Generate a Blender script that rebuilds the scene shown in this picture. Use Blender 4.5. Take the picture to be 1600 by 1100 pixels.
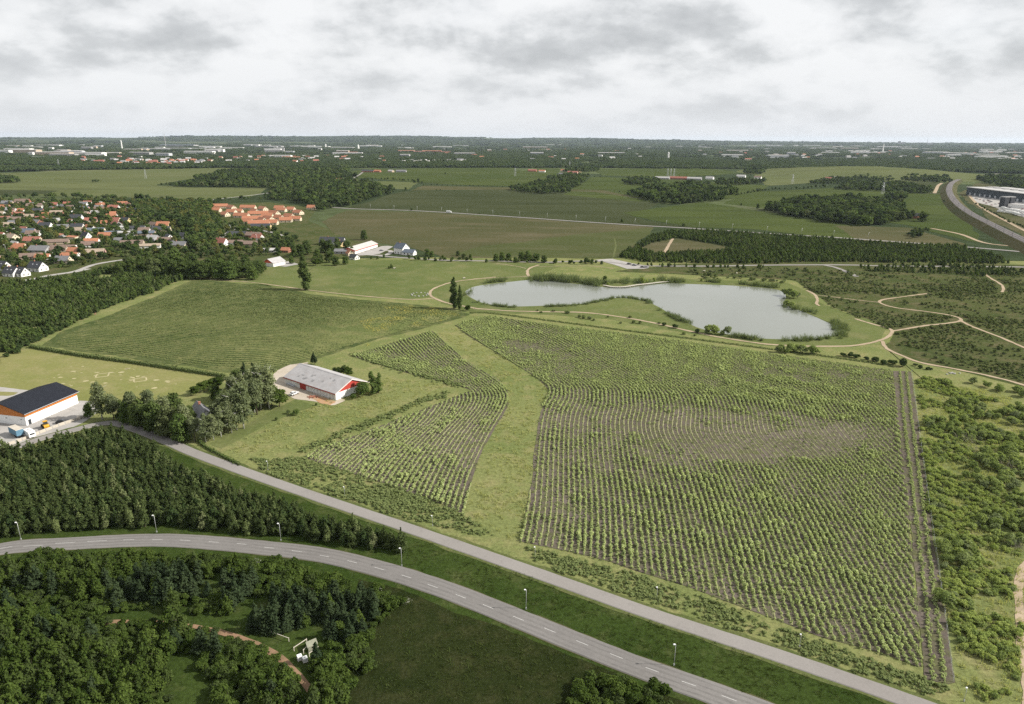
import bpy, bmesh, math, random
import numpy as np
from mathutils import Vector, Matrix

# ---------------------------------------------------------------- camera, sky, sun, exposure
for _o in list(bpy.data.objects):
    bpy.data.objects.remove(_o)
S = bpy.context.scene
C = S.collection
H, F = 110.0, 1067.0                       # camera height (m), focal length in photo pixels
PITCH = math.atan((550 - 216) / F)
ROLL = 0.0052
fw = np.array([0, math.cos(PITCH), -math.sin(PITCH)])
_R = np.array([1.0, 0, 0]); _U = np.array([0, math.sin(PITCH), math.cos(PITCH)])
rt = math.cos(ROLL) * _R + math.sin(ROLL) * _U
up = -math.sin(ROLL) * _R + math.cos(ROLL) * _U
cam = bpy.data.cameras.new("camera")
cam.sensor_width = 36.0
cam.lens = 36.0 * F / 1600.0
cam.clip_start = 1.0
cam.clip_end = 80000.0
cam_o = bpy.data.objects.new("camera", cam)
cam_o.matrix_world = Matrix(((rt[0], up[0], -fw[0], 0), (rt[1], up[1], -fw[1], 0), (rt[2], up[2], -fw[2], H), (0, 0, 0, 1)))
C.objects.link(cam_o)
S.camera = cam_o

SUN_EL, SUN_AZ = math.radians(35), math.radians(92)    # azimuth clockwise from +Y: the sun stands to the right
W = bpy.data.worlds.new("World"); S.world = W; W.use_nodes = True
nt = W.node_tree; nt.nodes.clear()
def N(t, kind, **kw):
    n = t.nodes.new(kind)
    for k, v in kw.items():
        setattr(n, k, v)
    return n
def math_node(t, op, a, b=None, c=None):
    n = N(t, "ShaderNodeMath", operation=op)
    for i, v in enumerate((a, b, c)):
        if v is None: continue
        if isinstance(v, (int, float)): n.inputs[i].default_value = v
        else: t.links.new(v, n.inputs[i])
    return n.outputs[0]
def mixc(t, fac, a, b, blend="MIX"):
    n = N(t, "ShaderNodeMix", data_type="RGBA", blend_type=blend)
    for sock, v in ((n.inputs[0], fac), (n.inputs[6], a), (n.inputs[7], b)):
        if isinstance(v, (int, float)): sock.default_value = v
        elif isinstance(v, (tuple, list)): sock.default_value = (*v, 1.0)[:4]
        else: t.links.new(v, sock)
    return n.outputs[2]
def ramp(t, fac, stops, interp="LINEAR"):
    n = N(t, "ShaderNodeValToRGB"); n.color_ramp.interpolation = interp
    el = n.color_ramp.elements
    while len(el) < len(stops): el.new(0.5)
    for e, (p, c) in zip(el, stops):
        e.position = p; e.color = (*c, 1.0) if len(c) == 3 else c
    t.links.new(fac, n.inputs[0])
    return n.outputs[0]
sky = N(nt, "ShaderNodeTexSky", sky_type="NISHITA", sun_disc=False, sun_elevation=SUN_EL, sun_rotation=SUN_AZ, altitude=100.0)
tc = N(nt, "ShaderNodeTexCoord")
sep = N(nt, "ShaderNodeSeparateXYZ"); nt.links.new(tc.outputs["Generated"], sep.inputs[0])
zc = math_node(nt, "ADD", math_node(nt, "ABSOLUTE", sep.outputs[2]), 0.42)      # the cloud deck, seen in perspective
px_ = math_node(nt, "DIVIDE", sep.outputs[0], zc); py_ = math_node(nt, "DIVIDE", sep.outputs[1], zc)
comb = N(nt, "ShaderNodeCombineXYZ"); nt.links.new(px_, comb.inputs[0]); nt.links.new(py_, comb.inputs[1])
def cloud_noise(scale, detail, rough, off, dist=0.0):
    m = N(nt, "ShaderNodeMapping"); m.inputs["Location"].default_value = off
    nt.links.new(comb.outputs[0], m.inputs[0])
    n = N(nt, "ShaderNodeTexNoise"); n.inputs["Scale"].default_value = scale; n.inputs["Detail"].default_value = detail
    n.inputs["Roughness"].default_value = rough; n.inputs["Distortion"].default_value = dist
    nt.links.new(m.outputs[0], n.inputs["Vector"])
    return n.outputs[0]
n1 = cloud_noise(2.6, 9.0, 0.55, (3.4, 0.35, 0.0), 0.0)
n1b = cloud_noise(2.6, 9.0, 0.55, (3.4, 0.44, 0.0), 0.0)          # the same clouds a little farther off: their lit tops against dark bases
n2 = cloud_noise(1.2, 3.0, 0.5, (1.3, 5.2, 0.0), 0.0)
cl = math_node(nt, "ADD", math_node(nt, "MULTIPLY", n1, 0.55), math_node(nt, "MULTIPLY", math_node(nt, "SUBTRACT", n1, n1b), 1.25))
cl = math_node(nt, "ADD", math_node(nt, "ADD", cl, 0.085), math_node(nt, "MULTIPLY", n2, 0.28))
cloud_col = ramp(nt, cl, [(0.38, (6.3, 6.34, 6.37)), (0.49, (5.75, 5.81, 5.86)), (0.56, (5.0, 5.09, 5.15)), (0.63, (4.2, 4.3, 4.37)), (0.76, (3.4, 3.5, 3.58))])
cover = ramp(nt, n2, [(0.25, (0.86,) * 3), (0.45, (0.96,) * 3)])
skyc = mixc(nt, cover, sky.outputs[0], cloud_col)
hz = ramp(nt, math_node(nt, "ABSOLUTE", sep.outputs[2]), [(0.0, (0.93,) * 3), (0.035, (0.62,) * 3), (0.10, (0.14,) * 3), (0.22, (0.0,) * 3)])
skyc = mixc(nt, hz, skyc, (5.3, 5.45, 5.65))
bg = N(nt, "ShaderNodeBackground"); bg.inputs["Strength"].default_value = 0.1
nt.links.new(skyc, bg.inputs[0])
wo = N(nt, "ShaderNodeOutputWorld"); nt.links.new(bg.outputs[0], wo.inputs[0])

sun = bpy.data.lights.new("sun", "SUN"); sun.energy = 5.0; sun.angle = math.radians(0.9); sun.color = (1.0, 0.95, 0.87)
sun_o = bpy.data.objects.new("sun", sun); C.objects.link(sun_o)
_sd = Vector((math.sin(SUN_AZ) * math.cos(SUN_EL), math.cos(SUN_AZ) * math.cos(SUN_EL), math.sin(SUN_EL)))
sun_o.rotation_euler = _sd.to_track_quat("Z", "Y").to_euler(); sun_o.location = (600, 100, 500)
S.view_settings.view_transform = "Standard"; S.view_settings.look = "None"
S.view_settings.exposure = 0.6; S.view_settings.gamma = 1.0; S.view_settings.use_curve_mapping = False
S.cycles.max_bounces = 4; S.cycles.diffuse_bounces = 2; S.cycles.transmission_bounces = 2
S.cycles.volume_bounces = 0; S.cycles.glossy_bounces = 2; S.cycles.caustics_reflective = False
S.cycles.use_denoising = False

# ---------------------------------------------------------------- helpers
rng = np.random.default_rng(7)
random.seed(7)
def gp(x, y, z=0.0):
    """the point at height z that the photograph shows at pixel (x, y)"""
    d = fw * F + rt * (x - 800) + up * (550 - y)
    t = (z - H) / d[2]
    return np.array([d[0] * t, d[1] * t])
def gpl(pts, z=0.0): return np.array([gp(x, y, z) for x, y in pts])
def to_px(P):
    v = np.array(P, float).reshape(-1, 2); v = np.c_[v, np.full(len(v), -H)]
    d = v @ fw
    return np.c_[800 + F * (v @ rt) / d, 550 - F * (v @ up) / d]
def inside(P, poly):
    x, y = P[:, 0], P[:, 1]; r = np.zeros(len(P), bool)
    a = poly; b = np.roll(poly, -1, 0)
    for (x0, y0), (x1, y1) in zip(a, b):
        if y0 == y1: continue
        c = ((y0 > y) != (y1 > y)) & (x < (x1 - x0) * (y - y0) / (y1 - y0) + x0)
        r ^= c
    return r
def spline(P, n=12, closed=False):
    P = np.array(P, float); out = []
    m = len(P)
    segs = m if closed else m - 1
    for i in range(segs):
        if closed: p0, p1, p2, p3 = P[(i - 1) % m], P[i], P[(i + 1) % m], P[(i + 2) % m]
        else: p0, p1, p2, p3 = P[max(i - 1, 0)], P[i], P[i + 1], P[min(i + 2, m - 1)]
        t = np.linspace(0, 1, n, endpoint=False)[:, None]
        out.append(0.5 * (2 * p1 + (p2 - p0) * t + (2 * p0 - 5 * p1 + 4 * p2 - p3) * t**2 + (3 * p1 - p0 - 3 * p2 + p3) * t**3))
    if not closed: out.append(P[-1:])
    return np.vstack(out)
def resample(P, step):
    d = np.r_[0, np.cumsum(np.linalg.norm(np.diff(P, axis=0), axis=1))]
    s = np.arange(0, d[-1], step)
    return np.c_[np.interp(s, d, P[:, 0]), np.interp(s, d, P[:, 1])]
_ph = rng.uniform(0, 6.28, (6, 8)); _fx = rng.normal(0, 1, (6, 8)); _fy = rng.normal(0, 1, (6, 8))
def wnoise(P, scale, k=0):
    """smooth 0..1 noise over the ground, features about `scale` metres"""
    P = np.asarray(P, float).reshape(-1, 2) / scale * 2.2
    v = np.zeros(len(P))
    for i in range(8):
        v += np.sin(P[:, 0] * _fx[k, i] + P[:, 1] * _fy[k, i] + _ph[k, i])
    return np.clip(0.5 + v / 8.0, 0, 1)
def mesh_from(name, verts, faces, mats=None, smooth=False, mat_idx=None):
    me = bpy.data.meshes.new(name)
    me.from_pydata([tuple(v) for v in verts], [], [tuple(f) for f in faces])
    for m in (mats or []): me.materials.append(m)
    if mat_idx is not None: me.polygons.foreach_set("material_index", np.asarray(mat_idx, dtype=np.int32))
    if smooth: me.polygons.foreach_set("use_smooth", np.ones(len(me.polygons), bool))
    me.update()
    return me
def mesh_quads(name, V, mats, mat_idx=None):
    """V: (n,4,3) array of loose quads, built fast"""
    n = len(V); me = bpy.data.meshes.new(name)
    me.vertices.add(n * 4); me.vertices.foreach_set("co", V.reshape(-1).astype(np.float32))
    me.loops.add(n * 4); me.loops.foreach_set("vertex_index", np.arange(n * 4, dtype=np.int32))
    me.polygons.add(n); me.polygons.foreach_set("loop_start", np.arange(0, n * 4, 4, dtype=np.int32))
    for m in mats: me.materials.append(m)
    if mat_idx is not None: me.polygons.foreach_set("material_index", np.asarray(mat_idx, dtype=np.int32))
    me.update(calc_edges=True)
    return me
def obj(name, me, parent=None, loc=(0, 0, 0), rz=0.0, scale=None):
    o = bpy.data.objects.new(name, me); C.objects.link(o)
    o.location = loc; o.rotation_euler = (0, 0, rz)
    if scale is not None: o.scale = scale if isinstance(scale, (tuple, list)) else (scale,) * 3
    if parent is not None: o.parent = parent
    return o
def tag(o, label=None, cat=None, group=None, kind=None):
    if label: o["label"] = label
    if cat: o["category"] = cat
    if group: o["group"] = group
    if kind: o["kind"] = kind
    return o
def thing(name, label, cat, loc, rz=0.0, group=None):
    return tag(obj(name, None, None, loc, rz), label, cat, group)
class MB:
    """collects boxes, prisms and tubes into one mesh"""
    def __init__(s): s.v = []; s.f = []; s.m = []
    def add(s, v, f, mi=0):
        b = len(s.v); s.v += [tuple(p) for p in v]; s.f += [tuple(i + b for i in q) for q in f]; s.m += [mi] * len(f); return s
    def box(s, x0, x1, y0, y1, z0, z1, mi=0):
        v = [(x, y, z) for z in (z0, z1) for x, y in ((x0, y0), (x1, y0), (x1, y1), (x0, y1))]
        return s.add(v, [(3, 2, 1, 0), (4, 5, 6, 7), (0, 1, 5, 4), (1, 2, 6, 5), (2, 3, 7, 6), (3, 0, 4, 7)], mi)
    def tube(s, pts, rad, n=6, mi=0):
        pts = [Vector(p) for p in pts]; rings = []
        for i, p in enumerate(pts):
            d = (pts[min(i + 1, len(pts) - 1)] - pts[max(i - 1, 0)]).normalized()
            a = d.orthogonal().normalized(); b = d.cross(a); r = rad[i] if isinstance(rad, (list, tuple)) else rad
            rings.append([p + (a * math.cos(2 * math.pi * k / n) + b * math.sin(2 * math.pi * k / n)) * r for k in range(n)])
        v = [q for r_ in rings for q in r_]; f = []
        for i in range(len(rings) - 1):
            for k in range(n):
                f.append((i * n + k, i * n + (k + 1) % n, (i + 1) * n + (k + 1) % n, (i + 1) * n + k))
        f.append(tuple(range(n))[::-1]); f.append(tuple((len(rings) - 1) * n + k for k in range(n)))
        return s.add(v, f, mi)
    def prism(s, prof, y0, y1, mi=0):
        """profile in XZ pushed along Y"""
        n = len(prof); v = [(x, y0, z) for x, z in prof] + [(x, y1, z) for x, z in prof]
        f = [tuple(range(n)), tuple(range(2 * n - 1, n - 1, -1))] + [(i, i + n, (i + 1) % n + n, (i + 1) % n) for i in range(n)]
        return s.add(v, f, mi)
    def mesh(s, name, mats, smooth=False):
        me = mesh_from(name, s.v, s.f, mats, smooth, s.m)
        bm = bmesh.new(); bm.from_mesh(me); bmesh.ops.recalc_face_normals(bm, faces=bm.faces[:]); bm.to_mesh(me); bm.free()
        return me

# ---------------------------------------------------------------- materials
def new_mat(name):
    m = bpy.data.materials.new(name); m.use_nodes = True; t = m.node_tree; t.nodes.clear()
    o = N(t, "ShaderNodeOutputMaterial")
    return m, t, o
def noise_node(t, vec, scale, detail=3.0, rough=0.55, stretch=None):
    if stretch is not None:
        mp = N(t, "ShaderNodeMapping"); mp.inputs["Scale"].default_value = stretch[0]; mp.inputs["Rotation"].default_value = (0, 0, stretch[1])
        t.links.new(vec, mp.inputs[0]); vec = mp.outputs[0]
    n = N(t, "ShaderNodeTexNoise"); n.inputs["Scale"].default_value = scale; n.inputs["Detail"].default_value = detail
    n.inputs["Roughness"].default_value = rough
    t.links.new(vec, n.inputs["Vector"])
    return n.outputs[0]
def ground_mat(name, c1, c2, c3, s=(0.018, 0.11, 0.9), amt=0.45, bump=0.25, stretch=None, rough=0.95, third=0.5):
    m, t, o = new_mat(name)
    g = N(t, "ShaderNodeNewGeometry"); P = g.outputs["Position"]
    a = noise_node(t, P, s[0], 4.0); b = noise_node(t, P, s[1], 4.0, 0.6, stretch); c = noise_node(t, P, s[2], 5.0, 0.7)
    col = mixc(t, ramp(t, a, [(0.36, (0, 0, 0)), (0.64, (1, 1, 1))]), c1, c2)
    col = mixc(t, ramp(t, b, [(third - 0.04, (0, 0, 0)), (third + 0.2, (1, 1, 1))]), col, c3)
    val = ramp(t, c, [(0.25, (1 - amt,) * 3), (0.75, (1 + amt,) * 3)])
    col = mixc(t, 1.0, col, val, "MULTIPLY")
    bs = N(t, "ShaderNodeBsdfPrincipled"); bs.inputs["Roughness"].default_value = rough; bs.inputs["Specular IOR Level"].default_value = 0.15 if rough < 0.92 else 0.0
    t.links.new(col, bs.inputs["Base Color"])
    if bump:
        bp = N(t, "ShaderNodeBump"); bp.inputs["Strength"].default_value = 0.7; bp.inputs["Distance"].default_value = bump
        t.links.new(c, bp.inputs["Height"]); t.links.new(bp.outputs[0], bs.inputs["Normal"])
    t.links.new(bs.outputs[0], o.inputs[0])
    return m
def plain_mat(name, col, rough=0.7, var=0.12, scale=0.6, metallic=0.0, spec=0.3, stain=None, stain_scale=0.25):
    m, t, o = new_mat(name)
    tcn = N(t, "ShaderNodeTexCoord"); P = tcn.outputs["Object"]
    a = noise_node(t, P, scale, 5.0, 0.65)
    c = mixc(t, 1.0, col, ramp(t, a, [(0.3, (1 - var,) * 3), (0.7, (1 + var,) * 3)]), "MULTIPLY")
    if stain:
        b = noise_node(t, P, stain_scale, 5.0, 0.7)
        c = mixc(t, ramp(t, b, [(0.48, (0, 0, 0)), (0.72, (0.8,) * 3)]), c, stain)
    bs = N(t, "ShaderNodeBsdfPrincipled"); bs.inputs["Roughness"].default_value = rough; bs.inputs["Metallic"].default_value = metallic
    bs.inputs["Specular IOR Level"].default_value = spec
    t.links.new(c, bs.inputs["Base Color"]); t.links.new(bs.outputs[0], o.inputs[0])
    return m
def leaf_mat(name, dark, light, trans=0.3, tint=None, gain=1.55):
    dark, light = tuple(c * gain for c in dark), tuple(c * gain for c in light)
    if tint: tint = tuple(c * gain for c in tint)
    m, t, o = new_mat(name)
    g = N(t, "ShaderNodeNewGeometry"); oi = N(t, "ShaderNodeObjectInfo")
    f = math_node(t, "ADD", math_node(t, "MULTIPLY", g.outputs["Random Per Island"], 0.55), math_node(t, "MULTIPLY", oi.outputs["Random"], 0.45))
    col = mixc(t, f, dark, light)
    if tint:
        r2 = math_node(t, "FRACT", math_node(t, "MULTIPLY", oi.outputs["Random"], 7.31))
        col = mixc(t, ramp(t, r2, [(0.62, (0, 0, 0)), (0.95, (0.8,) * 3)]), col, tint)
    d = N(t, "ShaderNodeBsdfDiffuse"); tr = N(t, "ShaderNodeBsdfTranslucent"); mx = N(t, "ShaderNodeMixShader"); mx.inputs[0].default_value = trans
    t.links.new(col, d.inputs[0])
    t.links.new(mixc(t, 1.0, col, (1.15, 1.15, 0.6), "MULTIPLY"), tr.inputs[0])
    t.links.new(d.outputs[0], mx.inputs[1]); t.links.new(tr.outputs[0], mx.inputs[2]); t.links.new(mx.outputs[0], o.inputs[0])
    return m

M = {}
M["meadow"] = ground_mat("meadow", (0.112, 0.136, 0.047), (0.158, 0.168, 0.066), (0.195, 0.182, 0.084), amt=0.40, bump=0.35, third=0.52)
M["mown"] = ground_mat("mown_grass", (0.078, 0.100, 0.034), (0.105, 0.123, 0.044), (0.130, 0.135, 0.058), s=(0.012, 0.05, 0.5), amt=0.25, bump=0.15)
M["verge"] = ground_mat("verge_grass", (0.024, 0.040, 0.009), (0.037, 0.054, 0.014), (0.062, 0.072, 0.026), s=(0.03, 0.16, 1.1), amt=0.5, bump=0.35, third=0.56)  # lush verge; base colour also lowered to stand for some cloud shade
M["cloud_darkened_meadow"] = ground_mat("cloud_darkened_meadow", (0.014, 0.020, 0.006), (0.021, 0.027, 0.009), (0.030, 0.033, 0.013), s=(0.03, 0.2, 1.3), amt=0.5, bump=0.35)  # unmown lush grass, with cloud shade painted into the base colour
M["crop"] = ground_mat("crop_field_grass", (0.042, 0.060, 0.021), (0.080, 0.094, 0.036), (0.120, 0.125, 0.052), s=(0.02, 0.12, 0.6), amt=0.35, bump=0.3)
M["soil"] = ground_mat("soil", (0.085, 0.071, 0.060), (0.118, 0.099, 0.084), (0.085, 0.088, 0.042), s=(0.03, 0.22, 1.2), amt=0.35, bump=0.2, third=0.47)
M["lawn"] = ground_mat("lawn", (0.150, 0.160, 0.055), (0.175, 0.172, 0.068), (0.200, 0.185, 0.085), s=(0.02, 0.09, 0.7), amt=0.2, bump=0.1)
M["scrubland"] = ground_mat("scrubland", (0.044, 0.058, 0.020), (0.062, 0.072, 0.027), (0.092, 0.083, 0.043), s=(0.02, 0.09, 0.6), amt=0.4, bump=0.3, third=0.5)
M["f_green"] = ground_mat("green_field", (0.044, 0.060, 0.018), (0.058, 0.073, 0.023), (0.039, 0.050, 0.018), s=(0.004, 0.02, 0.2), amt=0.18, bump=0, stretch=((0.25, 1, 1), 0.12))
M["f_grey"] = ground_mat("grey_green_field", (0.040, 0.048, 0.022), (0.053, 0.060, 0.029), (0.034, 0.041, 0.018), s=(0.004, 0.02, 0.2), amt=0.18, bump=0, stretch=((0.2, 1, 1), 0.1))
M["f_brown"] = ground_mat("brown_green_field", (0.056, 0.060, 0.027), (0.075, 0.071, 0.036), (0.098, 0.086, 0.051), s=(0.006, 0.03, 0.3), amt=0.25, bump=0, stretch=((0.3, 1, 1), 0.1), third=0.54)
M["f_pale"] = ground_mat("pale_field", (0.082, 0.096, 0.038), (0.100, 0.110, 0.048), (0.072, 0.081, 0.036), s=(0.004, 0.02, 0.2), amt=0.15, bump=0, stretch=((0.2, 1, 1), -0.05))
M["f_straw"] = ground_mat("straw_field", (0.32, 0.29, 0.17), (0.36, 0.32, 0.19), (0.28, 0.26, 0.15), s=(0.004, 0.02, 0.2), amt=0.15, bump=0)
M["asphalt"] = ground_mat("asphalt", (0.148, 0.140, 0.133), (0.172, 0.163, 0.155), (0.126, 0.119, 0.114), s=(0.03, 0.2, 2.5), amt=0.14, bump=0.01, rough=0.85, third=0.58)
M["path_asphalt"] = ground_mat("path_asphalt", (0.200, 0.186, 0.174), (0.222, 0.208, 0.194), (0.180, 0.168, 0.156), s=(0.03, 0.25, 2.5), amt=0.12, bump=0.01, rough=0.9, third=0.58)
M["gravel"] = ground_mat("gravel_path", (0.30, 0.235, 0.165), (0.35, 0.28, 0.20), (0.26, 0.21, 0.145), s=(0.03, 0.3, 2.0), amt=0.18, bump=0.03)
M["brown_path"] = ground_mat("brown_path", (0.20, 0.125, 0.078), (0.24, 0.155, 0.10), (0.17, 0.12, 0.07), s=(0.05, 0.3, 2.0), amt=0.25, bump=0.05)
M["yard"] = ground_mat("yard_gravel", (0.30, 0.285, 0.27), (0.345, 0.33, 0.31), (0.25, 0.24, 0.225), s=(0.05, 0.2, 1.6), amt=0.15, bump=0.02)
M["farm_yard"] = ground_mat("farm_yard", (0.36, 0.315, 0.26), (0.42, 0.37, 0.31), (0.30, 0.26, 0.19), s=(0.05, 0.2, 1.6), amt=0.2, bump=0.05)
M["rust_soil"] = ground_mat("rust_soil", (0.33, 0.19, 0.10), (0.38, 0.24, 0.14), (0.30, 0.22, 0.15), s=(0.1, 0.4, 2.0), amt=0.25, bump=0.1)
M["ballast"] = ground_mat("ballast", (0.13, 0.120, 0.118), (0.16, 0.150, 0.145), (0.11, 0.10, 0.10), s=(0.02, 0.2, 1.0), amt=0.2, bump=0)
M["white_paint"] = plain_mat("white_road_paint", (0.46, 0.455, 0.44), 0.7, 0.3, 2.0)

def base_ground():
    m, t, o = new_mat("ground")
    g = N(t, "ShaderNodeNewGeometry"); P = g.outputs["Position"]
    vo = N(t, "ShaderNodeTexVoronoi"); vo.inputs["Scale"].default_value = 0.0022; t.links.new(P, vo.inputs["Vector"])
    sp = N(t, "ShaderNodeSeparateColor"); t.links.new(vo.outputs["Color"], sp.inputs[0])
    fld = ramp(t, sp.outputs[0], [(0.0, (0.030, 0.042, 0.020)), (0.6, (0.042, 0.055, 0.026)), (0.75, (0.075, 0.092, 0.040)), (0.9, (0.055, 0.070, 0.032)), (1.0, (0.095, 0.100, 0.055))])
    nr = noise_node(t, P, 0.05, 5.0); nf = noise_node(t, P, 0.7, 4.0, 0.7)
    fld = mixc(t, 1.0, fld, ramp(t, nr, [(0.3, (0.75,) * 3), (0.7, (1.25,) * 3)]), "MULTIPLY")
    bs = N(t, "ShaderNodeBsdfPrincipled"); bs.inputs["Roughness"].default_value = 0.95; bs.inputs["Specular IOR Level"].default_value = 0.0
    t.links.new(mixc(t, 1.0, fld, ramp(t, nf, [(0.3, (0.8,) * 3), (0.7, (1.2,) * 3)]), "MULTIPLY"), bs.inputs["Base Color"])
    t.links.new(bs.outputs[0], o.inputs[0])
    return m
M["ground"] = base_ground()
def water_mat():
    m, t, o = new_mat("pond_water")
    g = N(t, "ShaderNodeNewGeometry"); P = g.outputs["Position"]
    w = noise_node(t, P, 1.6, 4.0, 0.6, ((1, 0.5, 1), 0.3)); w2 = noise_node(t, P, 0.02, 3.0, 0.5, ((0.35, 1, 1), 0.2))
    bs = N(t, "ShaderNodeBsdfPrincipled"); bs.inputs["Base Color"].default_value = (0.155, 0.166, 0.140, 1)
    bs.inputs["IOR"].default_value = 1.33; bs.inputs["Specular IOR Level"].default_value = 0.75
    t.links.new(ramp(t, w2, [(0.35, (0.05,) * 3), (0.65, (0.16,) * 3)]), bs.inputs["Roughness"])
    bp = N(t, "ShaderNodeBump"); bp.inputs["Strength"].default_value = 0.5; bp.inputs["Distance"].default_value = 0.06
    t.links.new(w, bp.inputs["Height"]); t.links.new(bp.outputs[0], bs.inputs["Normal"]); t.links.new(bs.outputs[0], o.inputs[0])
    return m
M["water"] = water_mat()
# foliage
M["lf_plant"] = leaf_mat("plantation_leaves", (0.020, 0.031, 0.011), (0.054, 0.070, 0.025))
M["lf_dark"] = leaf_mat("dark_leaves", (0.020, 0.034, 0.013), (0.046, 0.064, 0.022))
M["lf_mid"] = leaf_mat("mid_green_leaves", (0.034, 0.056, 0.016), (0.080, 0.108, 0.030), tint=(0.075, 0.085, 0.04))
M["lf_bright"] = leaf_mat("bright_green_leaves", (0.085, 0.115, 0.030), (0.165, 0.190, 0.060), trans=0.42, gain=2.1)
M["lf_lush"] = leaf_mat("lush_green_leaves", (0.015, 0.027, 0.006), (0.058, 0.082, 0.019), tint=(0.034, 0.046, 0.017))  # thicket green, its dark tone lowered to carry foreground cloud shade
M["lf_spruce"] = leaf_mat("blue_green_needles", (0.016, 0.027, 0.013), (0.038, 0.052, 0.024))
M["lf_birch"] = leaf_mat("birch_leaves", (0.058, 0.074, 0.036), (0.125, 0.140, 0.072), trans=0.38, gain=1.8)
M["lf_crop"] = leaf_mat("sapling_leaves", (0.122, 0.146, 0.060), (0.202, 0.226, 0.104), trans=0.43, gain=2.45, tint=(0.112, 0.136, 0.062))
M["lf_crop_dark"] = leaf_mat("low_crop_leaves", (0.062, 0.082, 0.030), (0.120, 0.140, 0.056), trans=0.35, gain=1.8)
M["lf_scrub"] = leaf_mat("scrub_leaves", (0.046, 0.064, 0.024), (0.100, 0.118, 0.046), gain=1.6, tint=(0.10, 0.11, 0.055))
M["lf_reed"] = leaf_mat("reed_leaves", (0.042, 0.060, 0.026), (0.100, 0.118, 0.060), trans=0.4, gain=1.8)
M["lf_grass"] = leaf_mat("grass_blades", (0.110, 0.130, 0.050), (0.220, 0.220, 0.100), trans=0.4, gain=1.9)
M["lf_yellow"] = leaf_mat("yellow_flowers", (0.24, 0.21, 0.05), (0.36, 0.31, 0.08), trans=0.2)
M["lf_white"] = leaf_mat("white_blossom", (0.30, 0.32, 0.25), (0.42, 0.43, 0.36), trans=0.2, gain=1.0)
M["lf_grey"] = leaf_mat("bare_twigs", (0.16, 0.15, 0.12), (0.26, 0.24, 0.20), trans=0.1)
M["lf_gold"] = leaf_mat("yellow_green_leaves", (0.050, 0.058, 0.018), (0.095, 0.098, 0.030))
M["lf_shrub"] = leaf_mat("shrub_leaves", (0.062, 0.086, 0.027), (0.135, 0.160, 0.054), trans=0.4, gain=2.2, tint=(0.085, 0.10, 0.055))
M["lf_grove"] = leaf_mat("grove_leaves", (0.028, 0.045, 0.014), (0.070, 0.092, 0.029), trans=0.33)
M["bark"] = plain_mat("bark", (0.085, 0.068, 0.052), 0.9, 0.3, 3.0)
M["birch_bark"] = plain_mat("birch_bark", (0.46, 0.45, 0.42), 0.8, 0.25, 2.0, stain=(0.08, 0.075, 0.07), stain_scale=1.4)
HAZE_DENSITY = 1.9e-5
# ---------------------------------------------------------------- the ground
def hill_z(P):
    """height of the far hills"""
    r = np.linalg.norm(P, axis=1); deg = np.degrees(np.arctan2(P[:, 0], P[:, 1]))
    amp = 95 * np.exp(-((deg + 10) / 24.0) ** 2) + 22
    return amp * np.clip((r - 12000) / 6000, 0, 1) * (0.65 + 0.7 * wnoise(P, 2600, 1))
def make_ground():
    radii = [0, 60, 150, 300, 600, 1200, 2500, 5000, 8000, 11000, 13000, 15000, 16500, 18000, 20000, 22000, 24000]
    seg = 240; v = [(0, 0, 0)]; f = []
    for r in radii[1:]:
        for k in range(seg):
            a = 2 * math.pi * k / seg; x, y = r * math.cos(a), r * math.sin(a); z = 0.0
            z = float(hill_z(np.array([[x, y]]))[0])
            v.append((x, y, z))
    for k in range(seg): f.append((0, 1 + k, 1 + (k + 1) % seg))
    for i in range(len(radii) - 2):
        for k in range(seg):
            a = 1 + i * seg; b = 1 + (i + 1) * seg
            f.append((a + k, b + k, b + (k + 1) % seg, a + (k + 1) % seg))
    return tag(obj("ground", mesh_from("ground", v, f, [M["ground"]])), kind="structure")
make_ground()
def rough_edge(P, step, amp, closed=True, k=2):
    """the outline, cut finer and made uneven"""
    Q = np.vstack([P, P[:1]]) if closed else P
    Q = resample(Q, step)
    n = np.roll(Q, -1, 0) - np.roll(Q, 1, 0); n = np.c_[-n[:, 1], n[:, 0]] / (np.linalg.norm(n, axis=1)[:, None] + 1e-9)
    return Q + n * ((wnoise(Q, step * 5, k) - 0.5) * 2 * amp + rng.normal(0, amp * 0.25, len(Q)))[:, None]
def sheet(name, px, mat, z, step=4.0, amp=0.8, smooth=False, world=None):
    P = gpl(px) if world is None else np.array(world, float)
    if smooth: P = spline(P, 8, True)
    d = np.linalg.norm(P.mean(0)); k = max(1.0, d / 350.0)
    P = rough_edge(P, step * k, amp * k)
    me = mesh_from(name, np.c_[P, np.full(len(P), z)], [tuple(range(len(P)))], [mat])
    bm = bmesh.new(); bm.from_mesh(me); bmesh.ops.triangulate(bm, faces=bm.faces[:], ngon_method="EAR_CLIP")
    for fc in bm.faces:
        if fc.normal.z < 0: fc.normal_flip()
    bm.to_mesh(me); bm.free()
    return tag(obj(name, me), kind="structure")
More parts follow.
